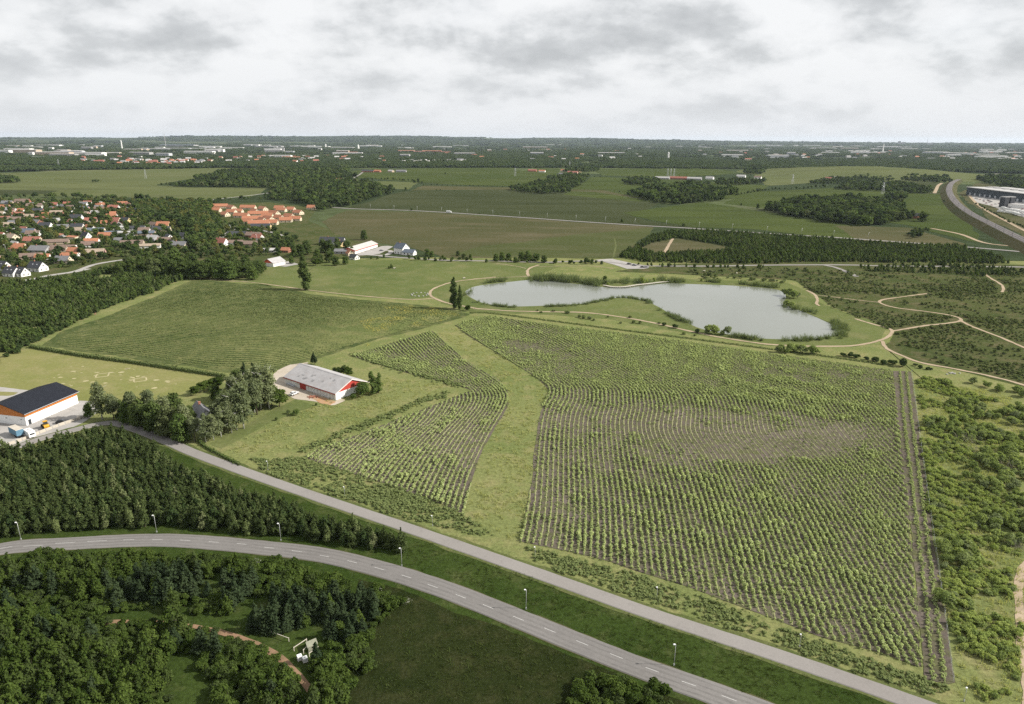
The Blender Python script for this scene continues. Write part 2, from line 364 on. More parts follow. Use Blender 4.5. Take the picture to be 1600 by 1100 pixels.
def ribbon_mesh(name, P, width, z, mat, uneven=0.0, thick=0.0):
    n = np.gradient(P, axis=0); n = np.c_[-n[:, 1], n[:, 0]] / (np.linalg.norm(n, axis=1)[:, None] + 1e-9)
    w = np.full(len(P), width / 2.0)
    wl = w + uneven * (wnoise(P, 4.0, 3) - 0.5) * 2; wr = w + uneven * (wnoise(P, 4.0, 4) - 0.5) * 2
    L = P + n * wl[:, None]; R = P - n * wr[:, None]; m = len(P)
    if thick:                      # a carriageway with shoulders that fall away
        Lo = P + n * (wl + 0.25)[:, None]; Ro = P - n * (wr + 0.25)[:, None]
        v = np.vstack([np.c_[Lo, np.full(m, z - thick)], np.c_[L, np.full(m, z)], np.c_[R, np.full(m, z)], np.c_[Ro, np.full(m, z - thick)]])
        f = [(j * m + i, (j + 1) * m + i, (j + 1) * m + i + 1, j * m + i + 1) for j in range(3) for i in range(m - 1)]
    else:
        v = np.vstack([np.c_[L, np.full(m, z)], np.c_[R, np.full(m, z)]])
        f = [(i, m + i, m + i + 1, i + 1) for i in range(m - 1)]
    return mesh_from(name, v, f, [mat])
def road(name, px, width, mat, z, uneven=0.0, thick=0.0, step=None):
    P = spline(gpl(px), 10); d = np.linalg.norm(P.mean(0))
    P = resample(P, step or max(1.5, d / 150))
    return tag(obj(name, ribbon_mesh(name, P, width, z, mat, uneven, thick)), kind="structure"), P

BIG = [(-500, 1500), (-500, 405), (300, 430), (420, 415), (520, 404), (900, 400), (1300, 405), (2100, 412), (2100, 1500)]
sheet("meadow", BIG, M["meadow"], 0.03, 12, 2)
sheet("grass_verge", [(-500, 735), (-100, 712), (25, 708), (115, 682), (180, 670), (250, 696), (330, 724), (400, 748), (520, 788), (650, 832), (800, 884), (1000, 957), (1200, 1022), (1390, 1100), (1600, 1180), (1600, 1500), (-500, 1500)], M["verge"], 0.06, 2.5, 0.4)
sheet("cloud_darkened_meadow", [(560, 905), (640, 925), (730, 962), (860, 1012), (960, 1053), (1080, 1100), (1250, 1170), (1250, 1500), (300, 1500), (520, 1100)], M["cloud_darkened_meadow"], 0.09, 2.5, 0.7)
sheet("crop_field", [(300, 437), (345, 440), (410, 445), (480, 459), (560, 468), (660, 477), (715, 486), (735, 491), (700, 503), (620, 522), (540, 545), (500, 560), (430, 578), (355, 583), (210, 562), (62, 540), (95, 520), (180, 488), (250, 460)], M["crop"], 0.06, 3, 1.2)
sheet("lawn", [(-160, 575), (-20, 556), (45, 545), (200, 567), (345, 588), (320, 598), (270, 622), (190, 640), (140, 632), (80, 640), (-200, 640)], M["lawn"], 0.06, 3, 0.6)
sheet("yard", [(-160, 602), (0, 605), (48, 610), (60, 618), (20, 640), (122, 626), (152, 628), (158, 640), (132, 660), (105, 672), (60, 686), (10, 700), (-160, 715)], M["yard"], 0.09, 3, 0.3)
sheet("lawn", [(-120, 617), (20, 619), (30, 613), (0, 612), (-120, 611)], M["lawn"], 0.12, 3, 0.2)
sheet("farm_yard", [(420, 592), (432, 580), (452, 570), (482, 566), (470, 585), (458, 600), (500, 615), (540, 625), (520, 634), (490, 628), (462, 624), (440, 612), (424, 602)], M["farm_yard"], 0.09, 2, 0.5)
sheet("rust_soil", [(484, 618), (500, 620), (524, 628), (516, 633), (500, 630), (488, 624)], M["rust_soil"], 0.12, 1.5, 0.4)
sheet("lawn", [(325, 694), (375, 668), (430, 640), (462, 624), (498, 634), (470, 642), (420, 662), (345, 702)], M["mown"], 0.06, 2, 0.4)
sheet("mown_meadow", [(372, 440), (415, 420), (470, 410), (560, 405), (700, 408), (830, 411), (880, 416), (850, 426), (822, 433), (780, 436), (738, 440), (705, 446), (684, 456), (682, 464), (640, 468), (560, 464), (480, 455), (420, 446)], M["mown"], 0.06, 4, 0.8)
sheet("pond_bank", [(700, 443), (740, 436), (830, 431), (960, 436), (1080, 436), (1230, 442), (1262, 455), (1285, 474), (1320, 488), (1362, 500), (1388, 514), (1376, 530), (1335, 542), (1200, 541), (1080, 522), (960, 500), (850, 492), (740, 488), (690, 474), (678, 460)], M["mown"], 0.065, 4, 0.8)
sheet("scrubland", [(1262, 452), (1240, 438), (1080, 430), (960, 424), (1060, 412), (1300, 408), (1600, 414), (1900, 420), (1900, 660), (1600, 606), (1500, 580), (1430, 566), (1385, 542), (1396, 518), (1370, 505), (1300, 480)], M["scrubland"], 0.06, 4, 0.8)
sheet("scrubland", [(1385, 545), (1430, 570), (1500, 583), (1600, 608), (1760, 640), (1760, 1200), (1540, 1180), (1492, 1070), (1470, 900), (1448, 760), (1424, 582)], M["meadow"], 0.07, 3, 0.6)
# soil of the two planted fields
FIELD_R = [(711, 508), (740, 499), (765, 494), (860, 507), (960, 520), (1071, 534), (1200, 552), (1300, 566), (1394, 579), (1399, 620), (1408, 700), (1422, 830), (1432, 940), (1441, 1046), (1380, 1022), (1300, 1000), (1200, 965), (1100, 926), (960, 880), (880, 860), (812, 846), (822, 800), (832, 745), (836, 690), (844, 644), (858, 612), (841, 592), (798, 565), (769, 547), (733, 526)]
FIELD_L = [(674, 517), (699, 537), (727, 563), (755, 580), (780, 594), (793, 611), (795, 631), (779, 660), (755, 699), (738, 745), (724, 804), (690, 788), (640, 769), (560, 743), (474, 714), (500, 700), (560, 679), (660, 640), (737, 610), (700, 598), (640, 584), (580, 566), (548, 556), (600, 540)]
sheet("planted_soil", FIELD_R, M["soil"], 0.10, 2.2, 0.3)
sheet("planted_soil", FIELD_L, M["soil"], 0.10, 2.2, 0.3)
sheet("track_soil", [(1395, 580), (1424, 580), (1437, 680), (1452, 800), (1472, 940), (1494, 1072), (1444, 1062), (1432, 920), (1418, 780), (1405, 670)], M["soil"], 0.13, 2.2, 0.2)
# far fields
def field(px, m, z=0.1): return sheet("field", px, M[m], z, 6, 1.2)
field([(500, 346), (545, 329), (660, 331), (800, 340), (900, 347), (1022, 355), (1000, 372), (985, 385), (962, 403), (870, 402), (700, 404), (640, 386), (560, 376), (520, 362)], "f_brown")
M["f_mid"] = ground_mat("grazed_field", (0.052, 0.062, 0.024), (0.066, 0.076, 0.030), (0.080, 0.082, 0.040), s=(0.006, 0.03, 0.3), amt=0.25, bump=0, stretch=((0.3, 1, 1), 0.1), third=0.52)
sheet("field", [(700, 398), (760, 385), (820, 378), (900, 366), (962, 362), (1020, 356), (985, 386), (962, 403), (870, 402), (760, 403)], M["f_mid"], 0.16, 7, 3.0)
field([(545, 325), (600, 308), (630, 299), (780, 297), (930, 301), (1030, 318), (1000, 331), (975, 334), (1010, 345), (1100, 357), (1000, 352), (800, 338), (650, 329)], "f_grey")
field([(972, 333), (1100, 316), (1200, 332), (1300, 346), (1420, 360), (1450, 378), (1330, 375), (1180, 358), (1080, 355), (1020, 344)], "f_green", 0.16)
field([(640, 298), (660, 290), (800, 293), (940, 297), (1010, 312), (930, 300), (780, 296)], "f_brown", 0.13)
field([(570, 275), (640, 263), (800, 262), (830, 274), (800, 291), (700, 288), (600, 281)], "f_green", 0.12)
field([(548, 268), (585, 263), (640, 265), (600, 275), (560, 279)], "f_green", 0.14)
field([(555, 285), (600, 283), (655, 285), (640, 296), (560, 293)], "f_pale", 0.14)
field([(-300, 276), (0, 271), (120, 266), (360, 262), (350, 272), (240, 289), (300, 293), (420, 293), (400, 306), (330, 312), (200, 309), (100, 306), (-300, 300)], "f_pale", 0.12)
field([(-300, 302), (0, 296), (90, 298), (70, 304), (-300, 312)], "f_grey", 0.16)
field([(880, 304), (925, 276), (1040, 280), (1200, 290), (1180, 308), (1060, 318), (960, 312)], "f_green", 0.12)
field([(925, 264), (1100, 262), (1160, 270), (1060, 278), (940, 274)], "f_green", 0.13)
field([(820, 268), (840, 262), (880, 264), (850, 284), (805, 290)], "f_green", 0.14)
field([(1130, 318), (1180, 300), (1330, 292), (1440, 298), (1490, 308), (1515, 345), (1530, 380), (1420, 352), (1240, 330)], "f_green", 0.14)
field([(1190, 265), (1270, 268), (1282, 285), (1200, 290), (1180, 276)], "f_pale", 0.12)
field([(1275, 268), (1340, 258), (1410, 263), (1420, 282), (1340, 280)], "f_brown", 0.15)
field([(1400, 284), (1470, 286), (1480, 304), (1430, 302)], "f_grey", 0.15)
field([(1340, 376), (1300, 352), (1420, 356), (1510, 382), (1460, 386)], "f_brown", 0.18)
field([(1500, 305), (1540, 340), (1600, 372), (1760, 440), (1760, 330), (1600, 300), (1530, 285)], "f_brown", 0.13)
field([(668, 224.6), (736, 224.4), (742, 226.4), (672, 226.4)], "f_straw", 2.0)
field([(985, 385), (1060, 372), (1145, 387), (1125, 394), (1020, 398)], "f_brown", 0.2)
# roads and paths
M["strip_green"] = ground_mat("mown_strip", (0.060, 0.078, 0.026), (0.080, 0.096, 0.034), (0.105, 0.108, 0.046), s=(0.04, 0.25, 1.4), amt=0.35, bump=0.15)
ROAD_UP = [(-250, 920), (-120, 880), (0, 849), (100, 841), (225, 834.5), (300, 835.5), (400, 844.7), (500, 855), (600, 876), (700, 906), (800, 946), (900, 987.5), (1000, 1025), (1100, 1060), (1200, 1096), (1400, 1168)]
ROAD_LO = [(-250, 945), (-120, 902), (0, 868), (100, 859.5), (225, 854.5), (300, 857), (400, 865.5), (500, 879), (600, 906), (700, 941), (800, 980), (900, 1020), (1000, 1062), (1100, 1097), (1200, 1136), (1400, 1214)]
_mid = [((a[0] + b[0]) / 2, (a[1] + b[1]) / 2) for a, b in zip(ROAD_UP, ROAD_LO)]
road_o, ROADP = road("road", _mid, 6.1, M["asphalt"], 0.25, 0.06, 0.17, 1.0)
PATH_UP = [(-260, 800), (-120, 738), (-20, 709), (30, 695), (67, 682.5), (112, 671), (150, 662), (178, 659.5), (207, 667), (265, 689), (305, 706), (400, 740), (500, 774), (575, 799), (650, 824), (800, 875.5), (900, 910), (1000, 945), (1100, 977.5), (1200, 1009.5), (1300, 1042.5), (1400, 1077), (1465, 1100), (1650, 1166)]
path_px = [(x, y + 0.5 * (3.8 + (y - 660) * 0.048)) for x, y in PATH_UP]
path_o, PATHP = road("path_road", path_px, 4.1, M["path_asphalt"], 0.24, 0.05, 0.15, 1.0)
road("mown_strip", path_px, 6.6, M["strip_green"], 0.115, 0.5)
road("edge_strip", _mid, 6.9, M["f_brown"], 0.105, 0.3)
# centre line: each dash is a piece of the road
DASH = [(2, 858), (52, 854), (102, 849.5), (152, 846.5), (201.5, 844.5), (246, 844.5), (289.5, 845.5), (334, 848), (378, 851), (421, 857), (464, 862.5), (507, 870), (550.5, 879), (592.5, 889.5), (635, 902), (676, 917), (720, 933), (762.5, 949), (810, 967.5), (859, 986), (909.5, 1006), (963, 1026.5), (1019, 1048), (1076, 1069.5), (1139, 1092.5)]
for i, q in enumerate(DASH):
    g = gp(*q); k = int(np.argmin(np.linalg.norm(ROADP - g, axis=1))); d = ROADP[min(k + 1, len(ROADP) - 1)] - ROADP[k - 1]
    d /= np.linalg.norm(d); L = 2.6 if i < 4 else 1.5
    key = "dash_long" if i < 4 else "dash_short"
    me = bpy.data.meshes.get(key) or MB().box(-L, L, -0.055, 0.055, -0.004, 0.006).mesh(key, [M["white_paint"]])
    o = obj("centre_line", me, road_o, (g[0], g[1], 0.258), math.atan2(d[1], d[0]))
M["wheel_track"] = ground_mat("wheel_track", (0.132, 0.125, 0.118), (0.154, 0.146, 0.138), (0.115, 0.109, 0.104), s=(0.05, 0.3, 2.5), amt=0.15, bump=0, rough=0.8, third=0.52)
_rn = np.gradient(ROADP, axis=0); _rn = np.c_[-_rn[:, 1], _rn[:, 0]] / np.linalg.norm(_rn, axis=1)[:, None]
for off in (-2.15, -0.75, 0.75, 2.15):
    obj("wheel_track", ribbon_mesh("wheel_track", ROADP + _rn * off, 0.5, 0.2535, M["wheel_track"], 0.16), road_o)
M["patch"] = plain_mat("tar_patch", (0.07, 0.066, 0.064), 0.8)
GRAV = M["gravel"]
def gpath(px, w=2.0, z=0.14, m=GRAV, unev=0.35): return road("gravel_path", px, w * 0.8, m, z, unev)[0]
gpath([(302, 434), (345, 438), (400, 442), (480, 453), (560, 462), (640, 468), (682, 466)], 1.8)
gpath([(775, 433), (745, 436), (712, 440), (690, 446), (675, 453), (672, 460), (681, 467), (705, 475), (745, 482)], 2.6)
gpath([(740, 482), (800, 486), (870, 487.5), (920, 489), (980, 497), (1030, 506.5), (1080, 518), (1130, 528), (1200, 538), (1260, 541), (1320, 541), (1355, 537), (1380, 530), (1393, 521), (1390, 514), (1362, 506), (1335, 498)], 2.6)
gpath([(1392, 518), (1440, 510), (1490, 504), (1502, 500), (1490, 494), (1455, 488), (1400, 481), (1376, 474), (1378, 469), (1410, 464), (1455, 458)], 2.5, 0.15)
gpath([(1500, 501), (1520, 511), (1560, 526), (1600, 543), (1680, 575)], 2.5, 0.16)
gpath([(1378, 533), (1386, 545), (1405, 554), (1440, 567), (1500, 578), (1560, 591), (1600, 602), (1700, 630)], 2.6, 0.15)
gpath([(1260, 454), (1272, 460), (1277, 468), (1276, 475), (1284, 480)], 2.6, 0.15)
gpath([(1274, 461), (1300, 464), (1340, 469), (1376, 473)], 1.6, 0.145)
gpath([(1538, 425), (1545, 433), (1562, 443), (1568, 450), (1565, 458)], 2.4, 0.15)
gpath([(842, 414), (828, 419), (824, 425), (826, 432)], 2.8, 0.15)
gpath([(775, 412), (800, 415), (824, 420)], 1.5, 0.145)
gpath([(830, 417), (880, 416), (925, 416), (960, 420)], 1.3, 0.145)
gpath([(740, 436), (800, 433), (830, 432), (870, 433)], 1.6, 0.15)
gpath([(1648, 860), (1604, 880), (1593, 905), (1592, 950), (1597, 1000), (1604, 1060), (1610, 1120)], 2.4, 0.15)
gpath([(960, 372), (962, 385), (958, 403)], 2.5, 0.2, M["f_pale"])
gpath([(1051, 373), (1045, 383), (1038, 396)], 4, 0.24)
gpath([(140, 420), (118, 425), (60, 434), (-30, 452)], 4.5, 0.15, M["yard"])
gpath([(175, 443), (200, 444), (222, 446)], 2.0, 0.15)
gpath([(148, 492), (152, 483), (156, 473)], 1.6, 0.15, M["brown_path"])
gpath([(60, 978), (160, 973), (250, 974), (310, 982), (355, 992), (398, 1006), (430, 1022), (452, 1040), (470, 1060), (492, 1090), (505, 1125)], 1.9, 0.13, M["brown_path"], 0.3)
road("lane", [(590, 400), (647, 404), (700, 407), (775, 408), (850, 410), (930, 408), (1000, 415), (1100, 416), (1200, 414.5), (1290, 414), (1340, 414.5), (1400, 416), (1570, 417), (1640, 419)], 5.0, M["path_asphalt"], 0.2, 0.2)
road("lane", [(1285, 414), (1305, 418), (1325, 426), (1340, 433)], 4.0, M["path_asphalt"], 0.22, 0.3)
sheet("car_park", [(928, 406), (955, 404), (990, 412), (1015, 416), (1012, 420), (980, 420), (960, 414)], M["yard"], 0.18, 4, 0.6)
road("country_road", [(480, 320), (545, 326), (650, 329.5), (800, 339), (900, 346), (1000, 352.5), (1080, 357), (1200, 365), (1300, 371), (1400, 378), (1470, 383), (1600, 394), (1750, 408)], 7.0, M["path_asphalt"], 0.3, 0.2)
road("lane", [(1455, 357), (1500, 366), (1540, 380), (1600, 386)], 5.0, M["gravel"], 0.26, 0.4)
road("lane", [(545, 282), (560, 274), (568, 268)], 6, M["path_asphalt"], 0.3)
road("lane", [(1460, 302), (1463, 296), (1466, 290), (1472, 286)], 7, M["gravel"], 0.3)
road("lane", [(1514, 305), (1527, 319), (1548, 333), (1575, 347), (1600, 360), (1680, 400)], 5.0, M["gravel"], 0.3)
road("lane", [(560, 388), (580, 392), (610, 392), (600, 399), (560, 397)], 5, M["yard"], 0.19)
sheet("farm_yard", [(545, 396), (572, 393), (600, 384), (614, 385), (592, 397), (560, 400)], M["yard"], 0.2, 4, 0.4)
sheet("farm_yard", [(428, 414), (450, 408), (468, 413), (445, 417)], M["yard"], 0.2, 4, 0.4)
# the pond: a sunken sheet of water inside a raised bank lip
POND = [(726, 458), (733, 451), (750, 446), (800, 440), (830, 437.5), (860, 439), (900, 443.5), (945, 448.5), (975, 449.5), (1000, 446.5), (1040, 442.8), (1080, 443.8), (1140, 446), (1200, 450.5), (1224, 456), (1229, 465), (1225, 475), (1240, 481), (1265, 491), (1294, 504), (1314, 514), (1311, 522), (1295, 527), (1270, 530), (1200, 530), (1145, 524), (1095, 514), (1070, 503), (1050, 493.5), (1032, 482), (1012, 472.5), (990, 467.5), (962, 466), (940, 470), (915, 474.5), (850, 478), (800, 479), (760, 475), (740, 468)]
pond_w = spline(gpl(POND), 6, True)
tag(sheet("pond", None, M["water"], 0.10, 3, 0.3, world=pond_w), kind="structure")
def pond_rim():
    P = resample(np.vstack([pond_w, pond_w[:1]]), 3.0); m = len(P)
    n = np.roll(P, -1, 0) - np.roll(P, 1, 0); n = np.c_[-n[:, 1], n[:, 0]] / np.linalg.norm(n, axis=1)[:, None]
    c = P.mean(0); area = 0.5 * np.sum(P[:, 0] * np.roll(P[:, 1], -1) - np.roll(P[:, 0], -1) * P[:, 1])
    if area > 0: n = -n
    w = 1.0 + 1.6 * wnoise(P, 20, 1)
    v = np.vstack([np.c_[P - n * 0.6, np.full(m, 0.07)], np.c_[P + n * 0.3, np.full(m, 0.26)], np.c_[P + n * w[:, None], np.full(m, 0.2)], np.c_[P + n * (w + 1.2)[:, None], np.full(m, 0.04)]])
    f = [(j * m + i, j * m + (i + 1) % m, (j + 1) * m + (i + 1) % m, (j + 1) * m + i) for j in range(3) for i in range(m)]
    tag(obj("pond_bank", mesh_from("pond_rim", v, f, [M["mown"]])), kind="structure")
pond_rim()

# ---------------------------------------------------------------- vegetation meshes
def leaf_quads(r, lobes, n, size, jitter=0.6, droop=0.0, rise=0.55):
    """n leaf-clump quads spread over the lobes (cx,cy,cz,rx,ry,rz)"""
    L = np.array(lobes); w = (L[:, 3] * L[:, 4] * L[:, 5]) ** 0.67; k = r.choice(len(L), n, p=w / w.sum())
    d = r.normal(0, 1, (n, 3)); d /= np.linalg.norm(d, axis=1)[:, None]
    d[:, 2] = np.where(d[:, 2] < -0.35, -d[:, 2] * 0.7, d[:, 2])
    rad = r.uniform(0.72, 1.08, n)[:, None]
    c = L[k, :3] + d * rad * L[k, 3:]
    nn = d / L[k, 3:] * L[k, 3:].mean(1)[:, None] + r.normal(0, jitter, (n, 3)) + [0, 0, rise]; nn /= np.linalg.norm(nn, axis=1)[:, None]
    a = np.cross(nn, r.normal(0, 1, (n, 3))); a /= np.linalg.norm(a, axis=1)[:, None]; b = np.cross(nn, a)
    s = (size * r.uniform(0.55, 1.35, n))[:, None]; e = r.uniform(0.55, 1.0, n)[:, None]
    c[:, 2] = np.maximum(c[:, 2], size * 0.5)
    q = np.stack([c - a * s - b * s * e * 0.3, c + b * s * e - a * s * 0.2, c + a * s + b * s * e * 0.2, c - b * s * e + a * s * 0.1], 1)
    if droop: q[:, :, 2] -= droop * r.uniform(0, 1, n)[:, None] * np.abs(q[:, :, 0] - c[:, None, 0])
    return q
def core_quads(lobes, k=0.66, seg=6, rings=3):
    out = []
    for (cx, cy, cz, rx, ry, rz) in lobes:
        th = np.linspace(0, 2 * math.pi, seg + 1); ph = np.linspace(-1.3, 1.45, rings + 1)
        for i in range(rings):
            for j in range(seg):
                out.append([(cx + k * rx * math.cos(p) * math.cos(t), cy + k * ry * math.cos(p) * math.sin(t), cz + k * rz * math.sin(p))
                            for p, t in ((ph[i], th[j]), (ph[i], th[j + 1]), (ph[i + 1], th[j + 1]), (ph[i + 1], th[j]))])
    return np.array(out)
def trunk_mb(r, h, rad, limbs=4, lean=0.03, top=0.75):
    mb = MB(); p = [(0, 0, -0.2)]; x = y = 0
    for i in range(1, 5):
        x += r.normal(0, lean * h * 0.3); y += r.normal(0, lean * h * 0.3); p.append((x, y, top * h * i / 4))
    mb.tube(p, [rad, rad * 0.8, rad * 0.6, rad * 0.4, rad * 0.15], 6)
    for i in range(limbs):
        k = r.integers(1, 4); b = Vector(p[k]); a = r.uniform(0, 6.28); l = h * r.uniform(0.15, 0.3)
        mb.tube([b, b + Vector((math.cos(a) * l * .5, math.sin(a) * l * .5, l * .5)), b + Vector((math.cos(a) * l, math.sin(a) * l, l * .8))], [rad * 0.4, rad * 0.25, rad * 0.08], 5)
    return mb
def mb_quads(mb):
    out = []
    for f in mb.f:
        if len(f) == 4: out.append([mb.v[i] for i in f])
    return np.array(out)
def lobes_round(r, h, rad, base=0.18, n=14, lo=0.34, hi=0.52, flat=0.85):
    L = []; zc = h * (1 + base) / 2; rz = h * (1 - base) / 2
    for i in range(n):
        d = r.normal(0, 1, 3); d /= np.linalg.norm(d); u = r.uniform(0.35, 0.66)
        q = r.uniform(lo, hi) * rad
        L.append((d[0] * u * rad, d[1] * u * rad, zc + d[2] * u * rz * 1.02, q, q, q * flat))
    L.append((0, 0, zc, rad * 0.55, rad * 0.55, rz * 0.7))
    return L
def lobes_plume(r, h, rad, base=0.05, n=13, pointy=1.3):
    L = []
    for i in range(n):
        t = base + (0.97 - base) * (i + r.uniform(0, 0.8)) / n
        q = rad * max(0.16, (1 - t ** pointy)) * (0.75 + 0.25 * min(1, t / 0.25)); a = r.uniform(0, 6.28); off = q * r.uniform(0.25, 0.6)
        L.append((math.cos(a) * off, math.sin(a) * off, t * h, q * 0.62, q * 0.62, max(q * 0.75, h * 0.07)))
    return L
def lobes_column(r, h, rad, n=16, z0=0.06):
    L = []
    for i in range(n):
        t = z0 + (0.96 - z0) * i / n; q = rad * (math.sin(math.pi * min(1, 0.16 + t * 0.86)) ** 0.6) + 0.15
        a = r.uniform(0, 6.28); off = q * 0.4
        L.append((math.cos(a) * off, math.sin(a) * off, t * h, q * 0.62, q * 0.62, h * 0.09))
    return L
def lobes_shrub(r, h, rad, n=7):
    L = []
    for i in range(n):
        a = r.uniform(0, 6.28); u = rad * r.uniform(0.1, 0.62); q = rad * r.uniform(0.32, 0.55)
        z = h * r.uniform(0.25, 0.72) * (1 - 0.4 * u / rad)
        L.append((math.cos(a) * u, math.sin(a) * u, z, q, q, max(0.2 * h, q * 0.75)))
    return L
def lobes_spruce(r, h, rad, n=12):
    L = []
    for i in range(n):
        t = 0.04 + 0.92 * i / n; q = rad * (1 - t) ** 0.85 + 0.1
        for j in range(3):
            a = r.uniform(0, 6.28); L.append((math.cos(a) * q * 0.5, math.sin(a) * q * 0.5, t * h, q * 0.55, q * 0.55, h * 0.05))
    return L
def veg(name, seed, lobes, n, size, mat, trunk=None, core=0.62, bark="bark", jitter=0.6, rise=0.55):
    """one joined plant mesh (leaf clumps, inner foliage, stem)"""
    r = np.random.default_rng(seed); L = lobes(r)
    parts = [leaf_quads(r, L, n, size, jitter, rise=rise)]; mi = [np.zeros(n, int)]
    if core:
        c = core_quads(L, core); parts.append(c); mi.append(np.zeros(len(c), int))
    if trunk:
        q = mb_quads(trunk_mb(r, *trunk)); parts.append(q); mi.append(np.ones(len(q), int))
    return mesh_quads(name, np.concatenate(parts), [M[mat], M[bark]], np.concatenate(mi))
def veg_parts(name, seed, lobes, n, size, mat, trunk, core=0.6, bark="bark", jitter=0.6):
    r = np.random.default_rng(seed); L = lobes(r)
    q = leaf_quads(r, L, n, size, jitter)
    if core: q = np.concatenate([q, core_quads(L, core)])
    return mesh_quads(name + "_crown", q, [M[mat]]), trunk_mb(r, *trunk).mesh(name + "_trunk", [M[bark]], True)
V = {}
V["plume"] = [veg("plantation_tree", 10 + i, lambda r, i=i: lobes_plume(r, 6.3, 1.8 + 0.12 * (i % 3), n=12 + i % 4, pointy=2.0), 640, 0.25, ["lf_plant", "lf_plant", "lf_dark", "lf_plant", "lf_scrub", "lf_plant", "lf_plant"][i], (6, 0.09, 2)) for i in range(7)]
V["thick_bush"] = [veg("thicket_bush", 30 + i, lambda r: lobes_shrub(r, 3.4, 2.1, 9), 620, 0.25, "lf_lush", (3, 0.06, 3)) for i in range(5)]
V["thick_tree"] = [veg("thicket_tree", 40 + i, lambda r: lobes_plume(r, 6.2, 2.2, n=16, pointy=1.6), 820, 0.27, "lf_lush", (6, 0.1, 3)) for i in range(5)]
V["spruce"] = [veg("spruce", 50 + i, lambda r: lobes_spruce(r, 6.5, 1.9), 900, 0.24, "lf_spruce", (6.5, 0.1, 0)) for i in range(4)]
V["bright_shrub"] = [veg("bright_shrub", 60 + i, lambda r: lobes_shrub(r, 2.5, 1.7, 8), 520, 0.21, ["lf_bright", "lf_bright", "lf_shrub", "lf_bright", "lf_shrub", "lf_bright"][i], (2.4, 0.05, 3)) for i in range(6)]
V["mid_shrub"] = [veg("mid_shrub", 70 + i, lambda r: lobes_round(r, 4.2, 2.3, 0.0, 12), 700, 0.27, "lf_shrub", (4, 0.09, 3)) for i in range(5)]
V["dark_shrub"] = [veg("dark_shrub", 80 + i, lambda r: lobes_shrub(r, 2.8, 2.0, 9), 420, 0.28, "lf_dark", (2.5, 0.06, 2)) for i in range(4)]
V["scrub"] = [veg("scrub_bush", 90 + i, lambda r: lobes_shrub(r, 1.8, 1.4, 6), 160, 0.28, "lf_scrub", None) for i in range(5)]
V["young_wood"] = [veg("young_wood_tree", 100 + i, lambda r: lobes_plume(r, 5.0, 1.9, n=9, pointy=2.2), 200, 0.42, ["lf_mid", "lf_plant", "lf_mid", "lf_dark", "lf_mid"][i], None) for i in range(5)]
V["far_tree"] = [veg("far_tree", 110 + i, lambda r: lobes_round(r, 11.0, 5.0, 0.02, 9, 0.3, 0.55), 260, 0.8, ["lf_dark", "lf_plant", "lf_mid", "lf_dark", "lf_mid", "lf_plant"][i], None, 0.72) for i in range(6)]
V["garden_tree"] = [veg("garden_tree", 120 + i, lambda r: lobes_round(r, 7.5, 3.3, 0.14, 11), 360, 0.5, ["lf_dark", "lf_mid", "lf_dark", "lf_mid", "lf_dark", "lf_gold"][i], (7, 0.16, 3)) for i in range(6)]
V["garden_bush"] = [veg("garden_bush", 130 + i, lambda r: lobes_shrub(r, 2.0, 1.7, 5), 120, 0.36, ["lf_mid", "lf_dark", "lf_mid"][i], None) for i in range(3)]
V["wood_clump"] = [veg("wood_clump", 140 + i, lambda r: [(r.normal(0, 13), r.normal(0, 13), r.uniform(3, 8), r.uniform(5, 9), r.uniform(5, 9), r.uniform(4, 6)) for _ in range(10)], 260, 2.0, ["lf_dark", "lf_plant", "lf_spruce", "lf_plant"][i], None, 0.85) for i in range(4)]
def small_clump(name, seed, n, rad, h, size, mat, up_bias):
    r = np.random.default_rng(seed); c = np.c_[r.normal(0, rad * .5, n), r.normal(0, rad * .5, n), h * r.uniform(0.1, 1.0, n) ** 0.9]
    nn = np.c_[c[:, :2] / rad, np.full(n, up_bias)] + r.normal(0, 0.5, (n, 3)); nn /= np.linalg.norm(nn, axis=1)[:, None]
    a = np.cross(nn, r.normal(0, 1, (n, 3))); a /= np.linalg.norm(a, axis=1)[:, None]; b = np.cross(nn, a)
    s = (size * r.uniform(0.6, 1.4, n))[:, None]
    return mesh_quads(name, np.stack([c - a * s, c + b * s * 0.7, c + a * s, c - b * s * 0.7], 1), [M[mat]])
V["sapling"] = [veg("sapling", 150 + i, lambda r: lobes_shrub(r, 1.15, 0.44, 6), 44, 0.14, "lf_crop", None, 0.4, jitter=0.45, rise=1.0) for i in range(5)]
V["low_crop"] = [veg("low_crop", 160 + i, lambda r: lobes_shrub(r, 0.55, 0.62, 4), 20, 0.2, "lf_crop_dark", None, 0.4, jitter=0.45, rise=1.0) for i in range(4)]
def blade_clump(name, seed, n, rad, h, w, mat):
    r = np.random.default_rng(seed); p = r.normal(0, rad * .5, (n, 2)); a = r.uniform(0, 6.28, n); d = np.c_[np.cos(a), np.sin(a)] * w
    l = r.normal(0, 0.45, (n, 2)) * h; hh = h * r.uniform(0.55, 1.1, n)
    z0 = np.zeros(n)
    q = np.stack([np.c_[p - d, z0], np.c_[p + d, z0], np.c_[p + l + d * 0.3, hh], np.c_[p + l - d * 0.3, hh]], 1)
    return mesh_quads(name, q, [M[mat]])
V["reed"] = [blade_clump("reed", 170 + i, 34, 1.3, 2.6, 0.11, "lf_reed") for i in range(4)]
V["tuft"] = [blade_clump("grass_tuft", 180 + i, 14, 0.55, 0.55, 0.07, "lf_grass") for i in range(4)]
V["flower"] = [small_clump("flower_patch", 190 + i, 12, 0.7, 0.5, 0.12, "lf_yellow", 1.2) for i in range(3)]
V["bare"] = [blade_clump("bare_bush", 195 + i, 90, 2.2, 2.8, 0.03, "lf_grey") for i in range(3)]
